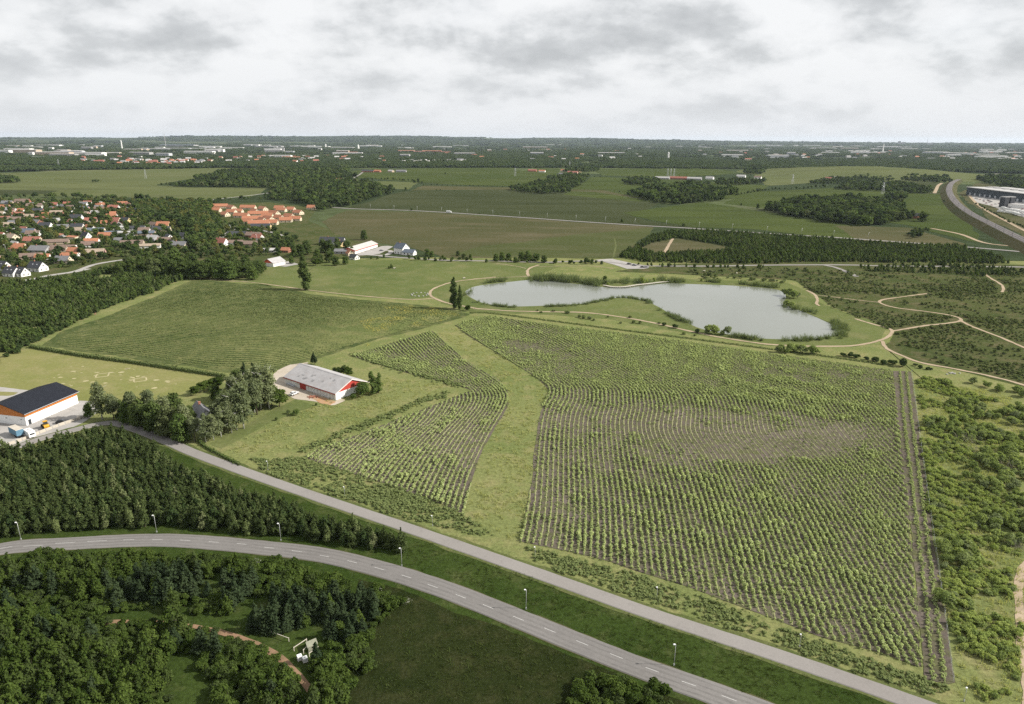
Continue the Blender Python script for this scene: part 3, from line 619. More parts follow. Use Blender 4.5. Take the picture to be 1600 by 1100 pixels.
V["blossom"] = [veg("blossom_bush", 200, lambda r: lobes_shrub(r, 2.4, 2.6, 9), 90, 0.13, "lf_white", None, 0)]
_groups = {}
def template_collection(key):
    if key not in _groups:
        col = bpy.data.collections.new("variants_" + key)
        for i, me in enumerate(V[key]):
            o = bpy.data.objects.new("%s_variant_%d" % (key, i), me); col.objects.link(o)
        g = bpy.data.node_groups.new("scatter_" + key, "GeometryNodeTree")
        g.interface.new_socket("Geometry", in_out="INPUT", socket_type="NodeSocketGeometry")
        g.interface.new_socket("Geometry", in_out="OUTPUT", socket_type="NodeSocketGeometry")
        gi = N(g, "NodeGroupInput"); go = N(g, "NodeGroupOutput"); ip = N(g, "GeometryNodeInstanceOnPoints")
        ci = N(g, "GeometryNodeCollectionInfo"); ci.inputs["Collection"].default_value = col
        ci.inputs["Separate Children"].default_value = True; ci.inputs["Reset Children"].default_value = True
        def att(nm, ty):
            a = N(g, "GeometryNodeInputNamedAttribute", data_type=ty); a.inputs["Name"].default_value = nm
            return a.outputs[0]
        er = N(g, "FunctionNodeEulerToRotation")
        g.links.new(gi.outputs[0], ip.inputs["Points"]); g.links.new(ci.outputs[0], ip.inputs["Instance"]); ip.inputs["Pick Instance"].default_value = True
        g.links.new(att("idx", "INT"), ip.inputs["Instance Index"])
        g.links.new(att("rot", "FLOAT_VECTOR"), er.inputs[0]); g.links.new(er.outputs[0], ip.inputs["Rotation"])
        g.links.new(att("scl", "FLOAT_VECTOR"), ip.inputs["Scale"]); g.links.new(ip.outputs[0], go.inputs[0])
        _groups[key] = g
    return _groups[key]
def mass(name, key, P, scl, label, cat, z=0.0):
    """vegetation nobody could count: one object"""
    n = len(P)
    if n == 0: return None
    me = bpy.data.meshes.new(name); me.vertices.add(n)
    zz = np.full(n, z) if np.isscalar(z) else z
    me.vertices.foreach_set("co", np.c_[P, zz].astype(np.float32).reshape(-1))
    scl = np.asarray(scl, float)
    if scl.ndim == 1: scl = np.c_[scl * rng.uniform(0.85, 1.15, n), scl * rng.uniform(0.85, 1.15, n), scl * rng.uniform(0.85, 1.2, n)]
    a = me.attributes.new("scl", "FLOAT_VECTOR", "POINT"); a.data.foreach_set("vector", scl.astype(np.float32).reshape(-1))
    a = me.attributes.new("rot", "FLOAT_VECTOR", "POINT"); a.data.foreach_set("vector", np.c_[rng.normal(0, .05, n), rng.normal(0, .05, n), rng.uniform(0, 6.28, n)].astype(np.float32).reshape(-1))
    a = me.attributes.new("idx", "INT", "POINT"); a.data.foreach_set("value", rng.integers(0, len(V[key]), n).astype(np.int32))
    o = obj(name, me); md = o.modifiers.new("scatter", "NODES"); md.node_group = template_collection(key)
    return tag(o, label, cat, kind="stuff")
def plant_out(name, key, P, scl, label, cat, group, mass_name, mass_label, n_ind=300):
    """the plants that show largest as things of their own, the rest as one mass"""
    if len(P) == 0: return
    vis = to_px(P); out = (vis[:, 0] < -25) | (vis[:, 0] > 1625) | (vis[:, 1] > 1140)
    order = np.argsort(np.linalg.norm(P, axis=1) / scl + out * 1e6)
    ind, rest = order[:n_ind], order[n_ind:]
    for i in ind:
        if out[i]: continue
        s = scl[i]
        o = obj(name, V[key][rng.integers(len(V[key]))], None, (P[i, 0], P[i, 1], 0.0), rng.uniform(0, 6.28), (s * rng.uniform(.88, 1.12), s * rng.uniform(.88, 1.12), s * rng.uniform(.88, 1.15)))
        tag(o, label, cat, group)
    if len(rest): mass(mass_name, key, P[rest], scl[rest], mass_label, cat)
def scatter(px, spacing, keep=None, jitter=0.42, world=False):
    poly = np.array(px, float) if world else rough_edge(gpl(px), spacing * 2.5, spacing * 0.9)
    lo, hi = poly.min(0), poly.max(0)
    gx, gy = np.meshgrid(np.arange(lo[0], hi[0], spacing), np.arange(lo[1], hi[1], spacing * 0.87))
    gx = gx + (np.arange(gx.shape[0]) % 2)[:, None] * spacing * 0.5
    P = np.c_[gx.ravel(), gy.ravel()] + rng.uniform(-jitter, jitter, (gx.size, 2)) * spacing
    P = P[inside(P, poly)]
    if keep is not None: P = P[keep(P)]
    return P
def near_line(P, line, dist):
    d = np.full(len(P), 1e9)
    for q in line: d = np.minimum(d, np.linalg.norm(P - q, axis=1))
    return d < dist
def along(px, spacing, width, world=None):
    L = spline(gpl(px), 8) if world is None else world
    P = resample(L, spacing); return P + rng.normal(0, 1, P.shape) * np.array([width, width]) * 0.5
# ---------------------------------------------------------------- planted rows
def row_family(guides, spacing=1.75):
    G = [spline(gpl(g), 26) for g in guides]; rows = []
    for a, b in zip(G[:-1], G[1:]):
        t = np.gradient(a, axis=0); t /= np.linalg.norm(t, axis=1)[:, None]
        sep_ = np.abs((b - a)[:, 0] * t[:, 1] - (b - a)[:, 1] * t[:, 0])
        n = max(1, int(round(np.median(sep_) / spacing)))
        for i in range(n): rows.append((a, b, i / n))
    out = []
    for j, (a, b, u) in enumerate(rows): out.append(a * (1 - u) + b * u)
    out.append(G[-1])
    # smooth across the guides so that no kink runs down the field
    A = np.array(out)
    for _ in range(14):
        A[1:-1] = 0.25 * A[:-2] + 0.5 * A[1:-1] + 0.25 * A[2:]
    return A
GR = [
    [(806, 870), (824, 800), (836, 690), (844, 644), (859, 611), (842, 592), (770, 547), (700, 503)],
    [(1001, 915), (986, 783), (972, 709), (968, 660), (973, 628), (956, 598), (847, 541), (745, 488)],
    [(1124, 985), (1081, 791), (1058, 717), (1036, 673), (1039, 632), (1018, 600), (940, 552), (815, 490)],
    [(1512, 1090), (1356, 827), (1278, 718), (1240, 678), (1226, 640), (1204, 614), (1120, 570), (975, 507)],
    [(1500, 850), (1396, 742), (1365, 712), (1330, 665), (1298, 625), (1271, 602), (1196, 568), (1070, 524)],
    [(1520, 735), (1450, 680), (1420, 655), (1390, 630), (1365, 608), (1345, 595), (1290, 575), (1190, 545)],
    [(1560, 665), (1500, 633), (1475, 618), (1450, 603), (1430, 592), (1412, 583), (1370, 569), (1290, 548)]]
GL = [
    [(721, 812), (740, 742), (768, 681), (795, 632), (793, 611), (756, 581), (713, 551), (668, 511)],
    [(640, 795), (672, 730), (705, 680), (744, 634), (746, 613), (715, 592), (672, 560), (636, 522)],
    [(545, 768), (585, 722), (620, 690), (662, 655), (680, 620), (650, 585), (600, 555), (570, 528)],
    [(445, 742), (480, 715), (510, 690), (545, 655), (570, 620), (565, 590), (545, 560), (515, 540)]]
def build_rows(A, poly_px, step):
    poly = gpl(poly_px); pts = []; runs = []
    for row in A:
        P = resample(row, 0.9); ok = inside(P, poly)
        i = 0
        while i < len(P):
            if ok[i]:
                j = i
                while j < len(P) and ok[j]: j += 1
                if j - i > 4: runs.append(P[i:j])
                i = j
            else: i += 1
        Q = resample(row, step); pts.append(Q[inside(Q, poly)])
    return np.vstack(pts), runs
def strips(name, runs, width, z, mat, label):
    mb_v = []; mb_f = []; b = 0
    for P in runs:
        n = np.gradient(P, axis=0); n = np.c_[-n[:, 1], n[:, 0]] / (np.linalg.norm(n, axis=1)[:, None] + 1e-9)
        w = width / 2 * rng.uniform(0.55, 1.3, (len(P), 1)); m = len(P); sh = rng.normal(0, 0.06, (m, 1)) * n
        v = np.vstack([np.c_[P + n * w + sh, np.full(m, z)], np.c_[P + sh, np.full(m, z + 0.16)], np.c_[P - n * w + sh, np.full(m, z)]])
        mb_v.append(v); mb_f += [(b + k * m + i, b + (k + 1) * m + i, b + (k + 1) * m + i + 1, b + k * m + i + 1) for k in range(2) for i in range(m - 1)]; b += 3 * m
    return tag(obj(name, mesh_from(name, np.vstack(mb_v), mb_f, [mat])), label, "grass", kind="stuff")
M["strip"] = ground_mat("row_grass", (0.175, 0.178, 0.092), (0.205, 0.200, 0.115), (0.160, 0.175, 0.070), s=(0.05, 0.4, 2.0), amt=0.3, bump=0.1)
def ell(px, cx, cy, rx, ry): return np.sqrt(((px[:, 0] - cx) / rx) ** 2 + ((px[:, 1] - cy) / ry) ** 2)
def row_plants(P, bare, lush):
    q = to_px(P); n1 = wnoise(P, 26, 1); n2 = wnoise(P, 7, 2); n3 = wnoise(P, 3.2, 3)
    den = 0.68 + 0.55 * n1 + 0.35 * (n2 - 0.5); size = 0.74 + 0.35 * n1 + 0.35 * (n2 - 0.5)
    for cx, cy, rx, ry, k in bare:
        e = np.clip(1.35 - ell(q, cx, cy, rx, ry), 0, 0.75) / 0.75 * k
        den -= e * 0.95; size -= e * 0.35
    for cx, cy, rx, ry, k in lush:
        e = np.clip(1.3 - ell(q, cx, cy, rx, ry), 0, 1) * k
        den += e * 0.5; size += e * (0.12 + 0.8 * np.clip(n2 - 0.42, 0, 1) + 0.6 * np.clip(n3 - 0.5, 0, 1))
    tall = (n2 > 0.63) & (n3 > 0.55) & (rng.random(len(P)) < 0.4); size = size + tall * rng.uniform(0.2, 0.8, len(P))
    keep = rng.random(len(P)) < np.clip(den, 0.03, 1.0)
    P = P[keep] + rng.normal(0, 0.15, (keep.sum(), 2)); size = np.clip(size[keep] * rng.uniform(0.6, 1.3, keep.sum()), 0.25, 1.9)
    return P, size
AR = row_family(GR); AL = row_family(GL)
PR, RR = build_rows(AR, FIELD_R, 0.46); PL, RL = build_rows(AL, FIELD_L, 0.46)
strips("grass_strips", RR, 0.62, 0.11, M["strip"], "pale grass strips along the planted rows of the large field")
strips("grass_strips", RL, 0.62, 0.11, M["strip"], "pale grass strips along the planted rows of the small curved field")
P1, S1 = row_plants(PR, [(1195, 676, 160, 40, 1.0), (1290, 690, 70, 22, 0.7), (1010, 655, 75, 26, 0.75), (1120, 700, 110, 26, 0.8), (820, 541, 40, 12, 0.7), (895, 650, 50, 30, 0.45), (870, 800, 50, 60, 0.4), (1130, 590, 60, 14, 0.4)],
                    [(1110, 600, 150, 45, 0.55), (1270, 640, 90, 45, 0.6), (1310, 720, 60, 26, 0.4), (1230, 850, 180, 120, 0.35), (1000, 560, 100, 40, 0.35), (930, 660, 20, 12, 0.5), (1065, 700, 60, 14, 0.4)])
plant_out("sapling", "sapling", P1, S1, "small leafy sapling standing in the planted rows at the near corner of the large field", "sapling", "saplings in the planted rows", "row_saplings", "bright green saplings in curving rows across the large field", 300)
P2, S2 = row_plants(PL, [(700, 700, 60, 60, 0.35), (560, 720, 60, 30, 0.35)], [(640, 560, 70, 25, 0.3)])
mass("row_saplings", "sapling", P2, S2 * 1.08, "green saplings in curving rows of the small field beside the barn", "sapling")
for k, (fld, lab) in enumerate(((FIELD_R, "large"), (FIELD_L, "small curved"))):
    P = scatter(fld, 1.15, lambda P: rng.random(len(P)) < 0.1 + 0.75 * wnoise(P, 13, 4) * wnoise(P, 5, 1) * 1.6)
    mass("weeds", "low_crop", P, rng.uniform(0.3, 0.85, len(P)), "low weeds growing between the planted rows of the %s field" % lab, "weeds")
# double rows along the top and right edges, weeds on the headlands
top = [(735, 490), (765, 490), (860, 502), (960, 515), (1071, 529), (1200, 546), (1300, 559), (1396, 573)]
for off in (0.0, 2.0):
    L = spline(gpl(top), 8); P = resample(L, 0.55) + [0, off]
    mass("edge_saplings", "low_crop", P + rng.normal(0, 0.15, P.shape), rng.uniform(0.7, 1.3, len(P)), "dark line of low plants along the upper edge of the large field" if off == 0 else "second dark line of low plants along the upper edge of the large field", "plants")
for k, px in enumerate(([(1406, 582), (1413, 660), (1428, 780), (1444, 920), (1458, 1066)], [(1416, 582), (1425, 660), (1441, 780), (1459, 920), (1476, 1068)])):
    L = spline(gpl(px), 10); P = resample(L, 0.28)
    P = P + rng.normal(0, 0.28, P.shape)
    mass("edge_saplings", "sapling", P, rng.uniform(0.5, 1.0, len(P)), ("left", "right")[k] + " strip of green plants in the bare track along the field edge", "plants")
HEAD = [(820, 852), (900, 872), (1000, 900), (1100, 934), (1200, 972), (1300, 1008), (1430, 1052), (1490, 1078), (1450, 1088), (1340, 1050), (1200, 1000), (1000, 935), (840, 880)]
P = scatter(HEAD, 0.85, lambda P: rng.random(len(P)) < 0.25 + 0.75 * wnoise(P, 6, 1))
mass("headland_weeds", "low_crop", P, rng.uniform(0.7, 1.7, len(P)), "rough green weeds on the headland between the large field and the path", "weeds")
HEAD2 = [(385, 716), (470, 716), (560, 745), (640, 770), (722, 804), (770, 838), (700, 826), (600, 800), (500, 768), (410, 738)]
P = scatter(HEAD2, 0.9, lambda P: rng.random(len(P)) < 0.25 + 0.75 * wnoise(P, 6, 1))
mass("headland_weeds", "low_crop", P, rng.uniform(0.8, 1.9, len(P)), "rough green weeds between the small curved field and the path", "weeds")
for px, w in (([(470, 706), (560, 668), (650, 632), (700, 616)], 3.0), ([(555, 553), (600, 570), (660, 587), (720, 604)], 2.5)):
    P = np.vstack([along(px, 0.8, w) for _ in range(3)])
    mass("weed_band", "low_crop", P, rng.uniform(0.8, 2.1, len(P)), "band of dark weeds along the %s edge of the small curved field" % ("lower left" if w == 3.0 else "upper left"), "weeds")
# the left crop field: low dense rows
GA = [[(60, 546), (200, 560), (350, 583), (450, 572), (560, 545), (640, 530)], [(90, 520), (220, 532), (340, 548), (450, 545), (560, 530), (680, 512)],
      [(180, 488), (280, 500), (390, 508), (500, 512), (600, 505), (720, 494)], [(250, 460), (340, 470), (430, 478), (520, 486), (620, 490), (740, 489)], [(290, 436), (370, 444), (450, 455), (540, 467), (640, 476), (750, 487)]]
FIELD_A = [(302, 440), (345, 443), (410, 448), (480, 462), (560, 471), (660, 480), (715, 488), (700, 500), (620, 520), (540, 542), (500, 557), (430, 574), (355, 579), (210, 558), (80, 538), (110, 520), (190, 488), (255, 462)]
PA, RA = build_rows(row_family(GA, 2.7), FIELD_A, 0.7)
nA = wnoise(PA, 40, 1); nB = wnoise(PA, 9, 4)
k = rng.random(len(PA)) < np.clip(0.25 + 0.75 * nB + 0.3 * (nA - .5), 0.1, 1)
strips("grass_strips", RA, 0.55, 0.08, M["meadow"], "pale grass lines between the dense rows of the left field").location.y = 1.35
mass("low_crop", "low_crop", PA[k] + rng.normal(0, 0.2, (k.sum(), 2)), np.clip(0.55 + 0.7 * nA[k] + rng.normal(0, .15, k.sum()), .4, 1.6), "dark green low crop in dense rows on the left field", "crop")
# meadow grass, flowers
TUFT = [[(712, 512), (735, 528), (800, 568), (856, 608), (842, 645), (833, 745), (818, 842), (770, 838), (728, 804), (745, 745), (782, 660), (798, 631), (795, 608), (757, 578), (702, 535), (680, 518)],
        [(345, 700), (470, 645), (560, 600), (600, 590), (700, 602), (650, 632), (560, 665), (470, 705), (390, 716)]]
for px in TUFT:
    P = scatter(px, 1.25, lambda P: rng.random(len(P)) < 0.05 + 0.5 * wnoise(P, 9, 2))
    mass("meadow_tufts", "tuft", P, rng.uniform(0.6, 1.5, len(P)), "tall pale grass tufts in the meadow " + ("between the two planted fields" if px is TUFT[0] else "beside the barn"), "grass")
for i, px in enumerate(([(600, 480), (660, 476), (720, 492), (690, 502), (620, 500)], [(520, 545), (570, 532), (590, 536), (540, 552)], [(560, 500), (640, 492), (660, 510), (580, 520)])):
    P = scatter(px, 1.2, lambda P: (wnoise(P, 11, 3) > 0.5) & (rng.random(len(P)) < 0.7))
    mass("yellow_flowers", "flower", P, rng.uniform(0.6, 1.3, len(P)), ["yellow wild flowers by the field corner near the poplars", "yellow wild flowers along the edge above the small field", "thin yellow flowers inside the left crop"][i], "flowers")
P = scatter([(1430, 600), (1560, 612), (1600, 640), (1600, 1100), (1500, 1090), (1476, 940), (1452, 780)], 1.4, lambda P: rng.random(len(P)) < 0.25 + 0.7 * wnoise(P, 8, 1))
mass("meadow_tufts", "tuft", P, rng.uniform(0.7, 1.7, len(P)), "tall pale grass tufts between the shrubs on the right", "grass")
VERGE = [(655, 842), (800, 893), (1000, 965), (1200, 1030), (1380, 1098), (1215, 1098), (1000, 1022), (800, 940), (700, 902), (600, 870)]
P = scatter(VERGE, 0.9, lambda P: rng.random(len(P)) < wnoise(P, 7, 1) * 0.8)
M["lf_verge"] = leaf_mat("verge_blades", (0.030, 0.048, 0.012), (0.062, 0.078, 0.025), trans=0.3, gain=1.25)
V["verge_tuft"] = [blade_clump("verge_tuft", 210 + i, 14, 0.6, 0.4, 0.07, "lf_verge") for i in range(3)]
mass("verge_grass", "verge_tuft", P, rng.uniform(0.5, 1.2, len(P)), "lush green grass on the verge between road and path", "grass")
P = scatter([(600, 960), (660, 935), (760, 975), (900, 1030), (1060, 1098), (560, 1098)], 1.0, lambda P: rng.random(len(P)) < wnoise(P, 6, 3) * 0.9)
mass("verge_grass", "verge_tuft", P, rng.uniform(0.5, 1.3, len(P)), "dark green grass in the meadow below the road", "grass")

# ---------------------------------------------------------------- plantations and thickets
PLANT = [(-60, 712), (0, 712), (60, 708), (115, 697), (150, 682), (190, 684), (225, 694), (262, 722), (300, 745), (330, 752), (370, 774), (430, 790), (500, 817), (560, 834), (620, 850), (648, 862), (640, 871), (600, 866), (540, 856), (480, 846), (430, 838), (350, 830), (240, 826), (130, 828), (60, 832), (0, 838), (-60, 848)]
P = scatter(PLANT, 2.05, jitter=0.48)
q = to_px(P); sc = rng.uniform(0.7, 1.0, len(P)) * (0.75 + 0.5 * wnoise(P, 14, 3)) * np.where(q[:, 0] > 480, 0.92, 1.0)
plant_out("plantation_tree", "plume", P, sc, "dark green plume shaped tree at the front of the roadside plantation", "tree", "trees in the roadside plantation", "plantation_trees", "dense dark green trees of the roadside plantation", 300)
THICK = [(-60, 885), (0, 878), (100, 870), (230, 864), (330, 868), (400, 876), (480, 890), (560, 908), (612, 928), (648, 948), (612, 958), (590, 985), (585, 1040), (560, 1075), (520, 1105), (540, 1160), (-60, 1160)]
CLEAR = gpl([(150, 962), (230, 958), (330, 962), (372, 980), (420, 993), (470, 996), (506, 1004), (498, 1022), (482, 1050), (500, 1098), (478, 1098), (452, 1052), (400, 1012), (330, 986), (240, 974), (160, 974)])
P = scatter(THICK, 1.8, lambda P: ~inside(P, CLEAR) & (wnoise(P, 9, 2) > 0.1))
q = to_px(P); u = wnoise(P, 14, 1); kind = np.where(ell(q, 190, 905, 190, 38) < 1, np.where(u > 0.52, 1, 2), np.where(ell(q, 470, 960, 120, 55) < 1, np.where(u > 0.5, 1, 2), np.where(u > 0.58, 1, 0)))
kind = np.where(rng.random(len(P)) < 0.12, rng.integers(0, 3, len(P)), kind); kind = np.where(q[:, 1] < 896 + 40 * (q[:, 0] > 400), 0, kind)
k = (kind == 0); b = P[k]; plant_out("thicket_bush", "thick_bush", b, rng.uniform(0.4, 0.85, len(b)) * (0.6 + 0.8 * wnoise(b, 10, 1)), "lush green bush in the thicket below the road", "bush", "bushes in the thicket below the road", "thicket_bushes", "lush green bushes filling the thicket below the road", 300)
k = (kind == 1) & (rng.random(len(P)) < 0.75); b = P[k]; plant_out("thicket_tree", "thick_tree", b, rng.uniform(0.6, 1.1, len(b)), "taller bright topped young tree in the thicket below the road", "tree", "young trees in the thicket below the road", "thicket_trees", "young trees rising out of the thicket below the road", 300)
k = (kind == 2) & (rng.random(len(P)) < 0.62); b = P[k]; plant_out("conifer", "spruce", b, rng.uniform(0.65, 1.15, len(b)), "blue green young conifer in the thicket below the road", "conifer", "conifers in the thicket below the road", "conifers", "young conifers in the thicket below the road", 300)
for x, y in ((402, 884), (492, 908), (508, 912), (590, 928), (635, 945)):
    g = gp(x, y); tag(obj("blossom_bush", V["blossom"][0], None, (g[0], g[1], 0.4), rng.uniform(0, 6), rng.uniform(0.55, 0.75)), "white flowering bush at the roadside edge of the thicket", "bush", "white flowering bushes by the road")
P = scatter([(905, 1080), (960, 1068), (1025, 1090), (1060, 1115), (890, 1140)], 2.3)
plant_out("roadside_bush", "thick_bush", P, rng.uniform(0.6, 1.05, len(P)), "dark bush of the small clump at the bottom edge below the road", "bush", "small bush clump below the road", "roadside_bushes", "bushes at the bottom edge")
# right hand shrubs
SHRUB = [(1428, 588), (1470, 592), (1515, 618), (1580, 632), (1680, 660), (1680, 800), (1600, 860), (1588, 900), (1588, 990), (1600, 1060), (1580, 1098), (1520, 1092), (1498, 1050), (1480, 940), (1462, 830), (1446, 730), (1434, 650)]
P = scatter(SHRUB, 1.75, lambda P: (wnoise(P, 11, 2) > 0.24) & (rng.random(len(P)) < 0.9))
q = to_px(P); u = wnoise(P, 18, 4); big = (((q[:, 0] - 1430) / 170 + (u - 0.5) * 1.3) > 0.42) & (q[:, 1] < 840) | ((u > 0.62) & (q[:, 1] > 840))
b = P[~big]; plant_out("shrub", "bright_shrub", b, rng.uniform(0.35, 0.9, len(b)), "bright green low shrub on the rough ground right of the field", "shrub", "bright shrubs right of the field", "shrubs", "bright green shrubs farther along the field edge", 300)
b = P[big]; b = b[rng.random(len(b)) < 0.42]; plant_out("small_tree", "mid_shrub", b, rng.uniform(0.45, 0.95, len(b)), "taller mid green bushy tree on the rough ground right of the field", "tree", "bushy trees right of the field", "small_trees", "bushy trees right of the field", 300)
for x, y in ((1512, 690), (1520, 706), (1556, 728), (1585, 734), (1540, 722), (1590, 858)):
    g = gp(x, y); tag(obj("bare_bush", V["bare"][rng.integers(3)], None, (g[0], g[1], 0), rng.uniform(0, 6), rng.uniform(0.7, 1.2)), "leafless grey bush among the green shrubs on the right", "bush", "leafless grey bushes")
# scrub on the restored land, right
SCRUB = [(1285, 478), (1250, 440), (1110, 428), (1300, 422), (1640, 424), (1640, 612), (1500, 574), (1430, 560), (1400, 548), (1400, 520), (1370, 503)]
PATHS = np.vstack([spline(gpl(p), 8) for p in ([(1392, 518), (1440, 510), (1490, 504), (1502, 500), (1490, 494), (1455, 488), (1400, 481), (1376, 474), (1378, 469), (1410, 464), (1455, 458)], [(1500, 501), (1520, 511), (1560, 526), (1600, 543)], [(1378, 533), (1405, 554), (1440, 567), (1500, 578), (1560, 591), (1600, 602)], [(1260, 454), (1272, 460), (1277, 468), (1276, 475), (1284, 480)], [(1274, 461), (1300, 464), (1340, 469), (1376, 473)], [(1538, 425), (1545, 433), (1562, 443), (1568, 450), (1565, 458)])])
P = scatter(SCRUB, 2.9, lambda P: (rng.random(len(P)) < np.clip((wnoise(P, 30, 1) - 0.3) * 2.0 + 0.5 * (wnoise(P, 8, 2) - .5), 0.08, 0.9)) & ~near_line(P, PATHS, 4.0))
plant_out("scrub_bush", "scrub", P, rng.uniform(0.4, 1.0, len(P)) * (0.6 + 0.9 * wnoise(P, 22, 4)), "low green scrub bush beside the gravel paths right of the pond", "bush", "scrub bushes right of the pond", "scrub", "low scrub spread over the land right of the pond", 300)
P = scatter([(1070, 424), (1250, 420), (1260, 436), (1230, 444), (1080, 436)], 6, lambda P: rng.random(len(P)) < 0.5)
mass("scrub", "scrub", P, rng.uniform(0.7, 1.8, len(P)), "low scrub on the bank behind the pond", "bush")
b = along([(1318, 556), (1345, 560), (1370, 566), (1395, 570), (1412, 571)], 3.2, 2.0); plant_out("hedge_bush", "dark_shrub", b, rng.uniform(0.8, 1.3, len(b)), "dark bush in the hedge above the upper right field corner", "bush", "dark bushes at the upper right field corner", "hedge_bushes", "x")
g = gp(1411, 573); tag(obj("round_bush", V["dark_shrub"][0], None, (g[0], g[1], 0), 0, (1.3, 1.3, 2.1)), "tall dark bush standing at the upper right field corner", "bush")
b = along([(1430, 573), (1445, 577), (1470, 582)], 3.0, 1.5); plant_out("path_bush", "dark_shrub", b, rng.uniform(0.5, 0.9, len(b)), "low dark bush below the gravel path near the stone pile", "bush", "low bushes by the stone pile", "path_bushes", "x")
b = along([(1520, 600), (1540, 604), (1560, 610), (1590, 618), (1610, 622)], 3.0, 5.0); plant_out("path_bush", "mid_shrub", b, rng.uniform(0.7, 1.1, len(b)), "green bush beside the gravel path at the right edge", "bush", "bushes beside the right gravel path", "path_bushes", "x")
# around the pond
b = along([(1212, 550), (1230, 551), (1250, 552), (1270, 553), (1284, 553)], 2.2, 2.5); plant_out("shore_bush", "mid_shrub", b, rng.uniform(0.85, 1.25, len(b)), "bushy tree in the clump between pond and large field", "bush", "bush clump between pond and field", "shore_bushes", "x")
b = along([(1100, 521), (1112, 522), (1125, 523), (1140, 525)], 2.5, 2.0); plant_out("shore_bush", "mid_shrub", b, rng.uniform(0.7, 1.35, len(b)), "willow bush at the near shore of the pond", "bush", "willow bushes at the near shore", "shore_bushes", "x")
for x, y, s in ((1232, 464, 1.7), (1240, 467, 1.5), (1225, 462, 1.3), (1228, 478, 1.2), (1236, 480, 1.0), (1246, 466, 1.1)):
    g = gp(x, y); tag(obj("shore_bush", V["mid_shrub"][rng.integers(5)], None, (g[0], g[1], 0), rng.uniform(0, 6), s), "round bush on the right shore where the pond narrows", "bush", "bushes where the pond narrows")
for x, y, s in ((905, 496, 0.7), (912, 498, 0.8), (920, 499, 0.75), (928, 501, 0.6), (865, 487, .6), (886, 490, .8), (985, 497, .6), (990, 505, .7), (1000, 506, .7), (1038, 509, 1.0), (1055, 513, 1.2), (1089, 520, 1.1), (970, 506, .5), (950, 496, .5), (1030, 506, .5), (1068, 523, .6), (1085, 525, .5), (840, 486, .5), (1178, 531, .7), (1190, 533, .5), (845, 489, .5)):
    g = gp(x, y); tag(obj("path_bush", V["dark_shrub"][rng.integers(4)] if s > .9 else V["scrub"][rng.integers(5)], None, (g[0], g[1], 0), rng.uniform(0, 6), s * (1 if s > .9 else 1.7)), "single bush beside the path on the near side of the pond", "bush", "bushes along the near pond path")
def reeds(px, w, dens, lab, s=(0.7, 1.2)):
    P = np.vstack([along(px, 1.0 / dens, w) for _ in range(4)]); P = P[rng.random(len(P)) < 2.2 * (wnoise(P, 14, 2) - 0.28)]; s = (s[0], s[1] * 1.1)
    mass("reeds", "reed", P, rng.uniform(s[0], s[1], len(P)), lab, "reeds", 0.05)
reeds([(1228, 477), (1245, 483), (1268, 490), (1296, 502), (1318, 513), (1318, 522), (1308, 527)], 5.0, 0.9, "thick reed belt along the right shore of the pond", (0.5, 1.2))
reeds([(727, 462), (726, 456), (738, 448), (770, 441), (805, 437), (828, 436)], 3.5, 0.7, "reeds along the upper left shore of the pond")
reeds([(836, 437), (865, 437.5), (900, 440), (935, 445)], 7.0, 0.8, "tall pale willows and reeds on the far shore left of the boardwalk", (0.9, 1.9))
reeds([(1050, 441), (1090, 440), (1135, 443), (1180, 447), (1210, 450)], 3.5, 0.6, "reeds along the far shore right of the boardwalk", (0.8, 1.5))
reeds([(742, 472), (780, 479), (830, 480), (900, 477), (940, 471), (970, 465), (1005, 470)], 2.0, 0.5, "low reeds along the near left shore and the headland tip", (0.4, 0.8))
reeds([(1008, 471), (1030, 481), (1050, 494), (1075, 506), (1100, 517)], 2.5, 0.5, "low reeds along the right side of the grassy headland", (0.5, 0.9))
reeds([(1145, 526), (1200, 532), (1260, 532), (1300, 529)], 2.5, 0.5, "reeds along the near right shore of the pond", (0.5, 1.1))
reeds([(950, 443), (1000, 440), (1040, 438)], 9.0, 0.35, "scattered pale reeds behind the boardwalk", (0.7, 1.4))
for x, y, s in ((1004, 443, 1.3), (1010, 442, 1.0), (947, 444, 1.2), (950, 447, .8), (1096, 440, .8), (1040, 440, .7), (1022, 440, .9)):
    g = gp(x, y); tag(obj("pale_willow", V["bright_shrub"][rng.integers(6)], None, (g[0], g[1], 0), rng.uniform(0, 6), (s, s, s * 1.7)), "pale upright willow behind the boardwalk", "willow", "pale willows behind the boardwalk")
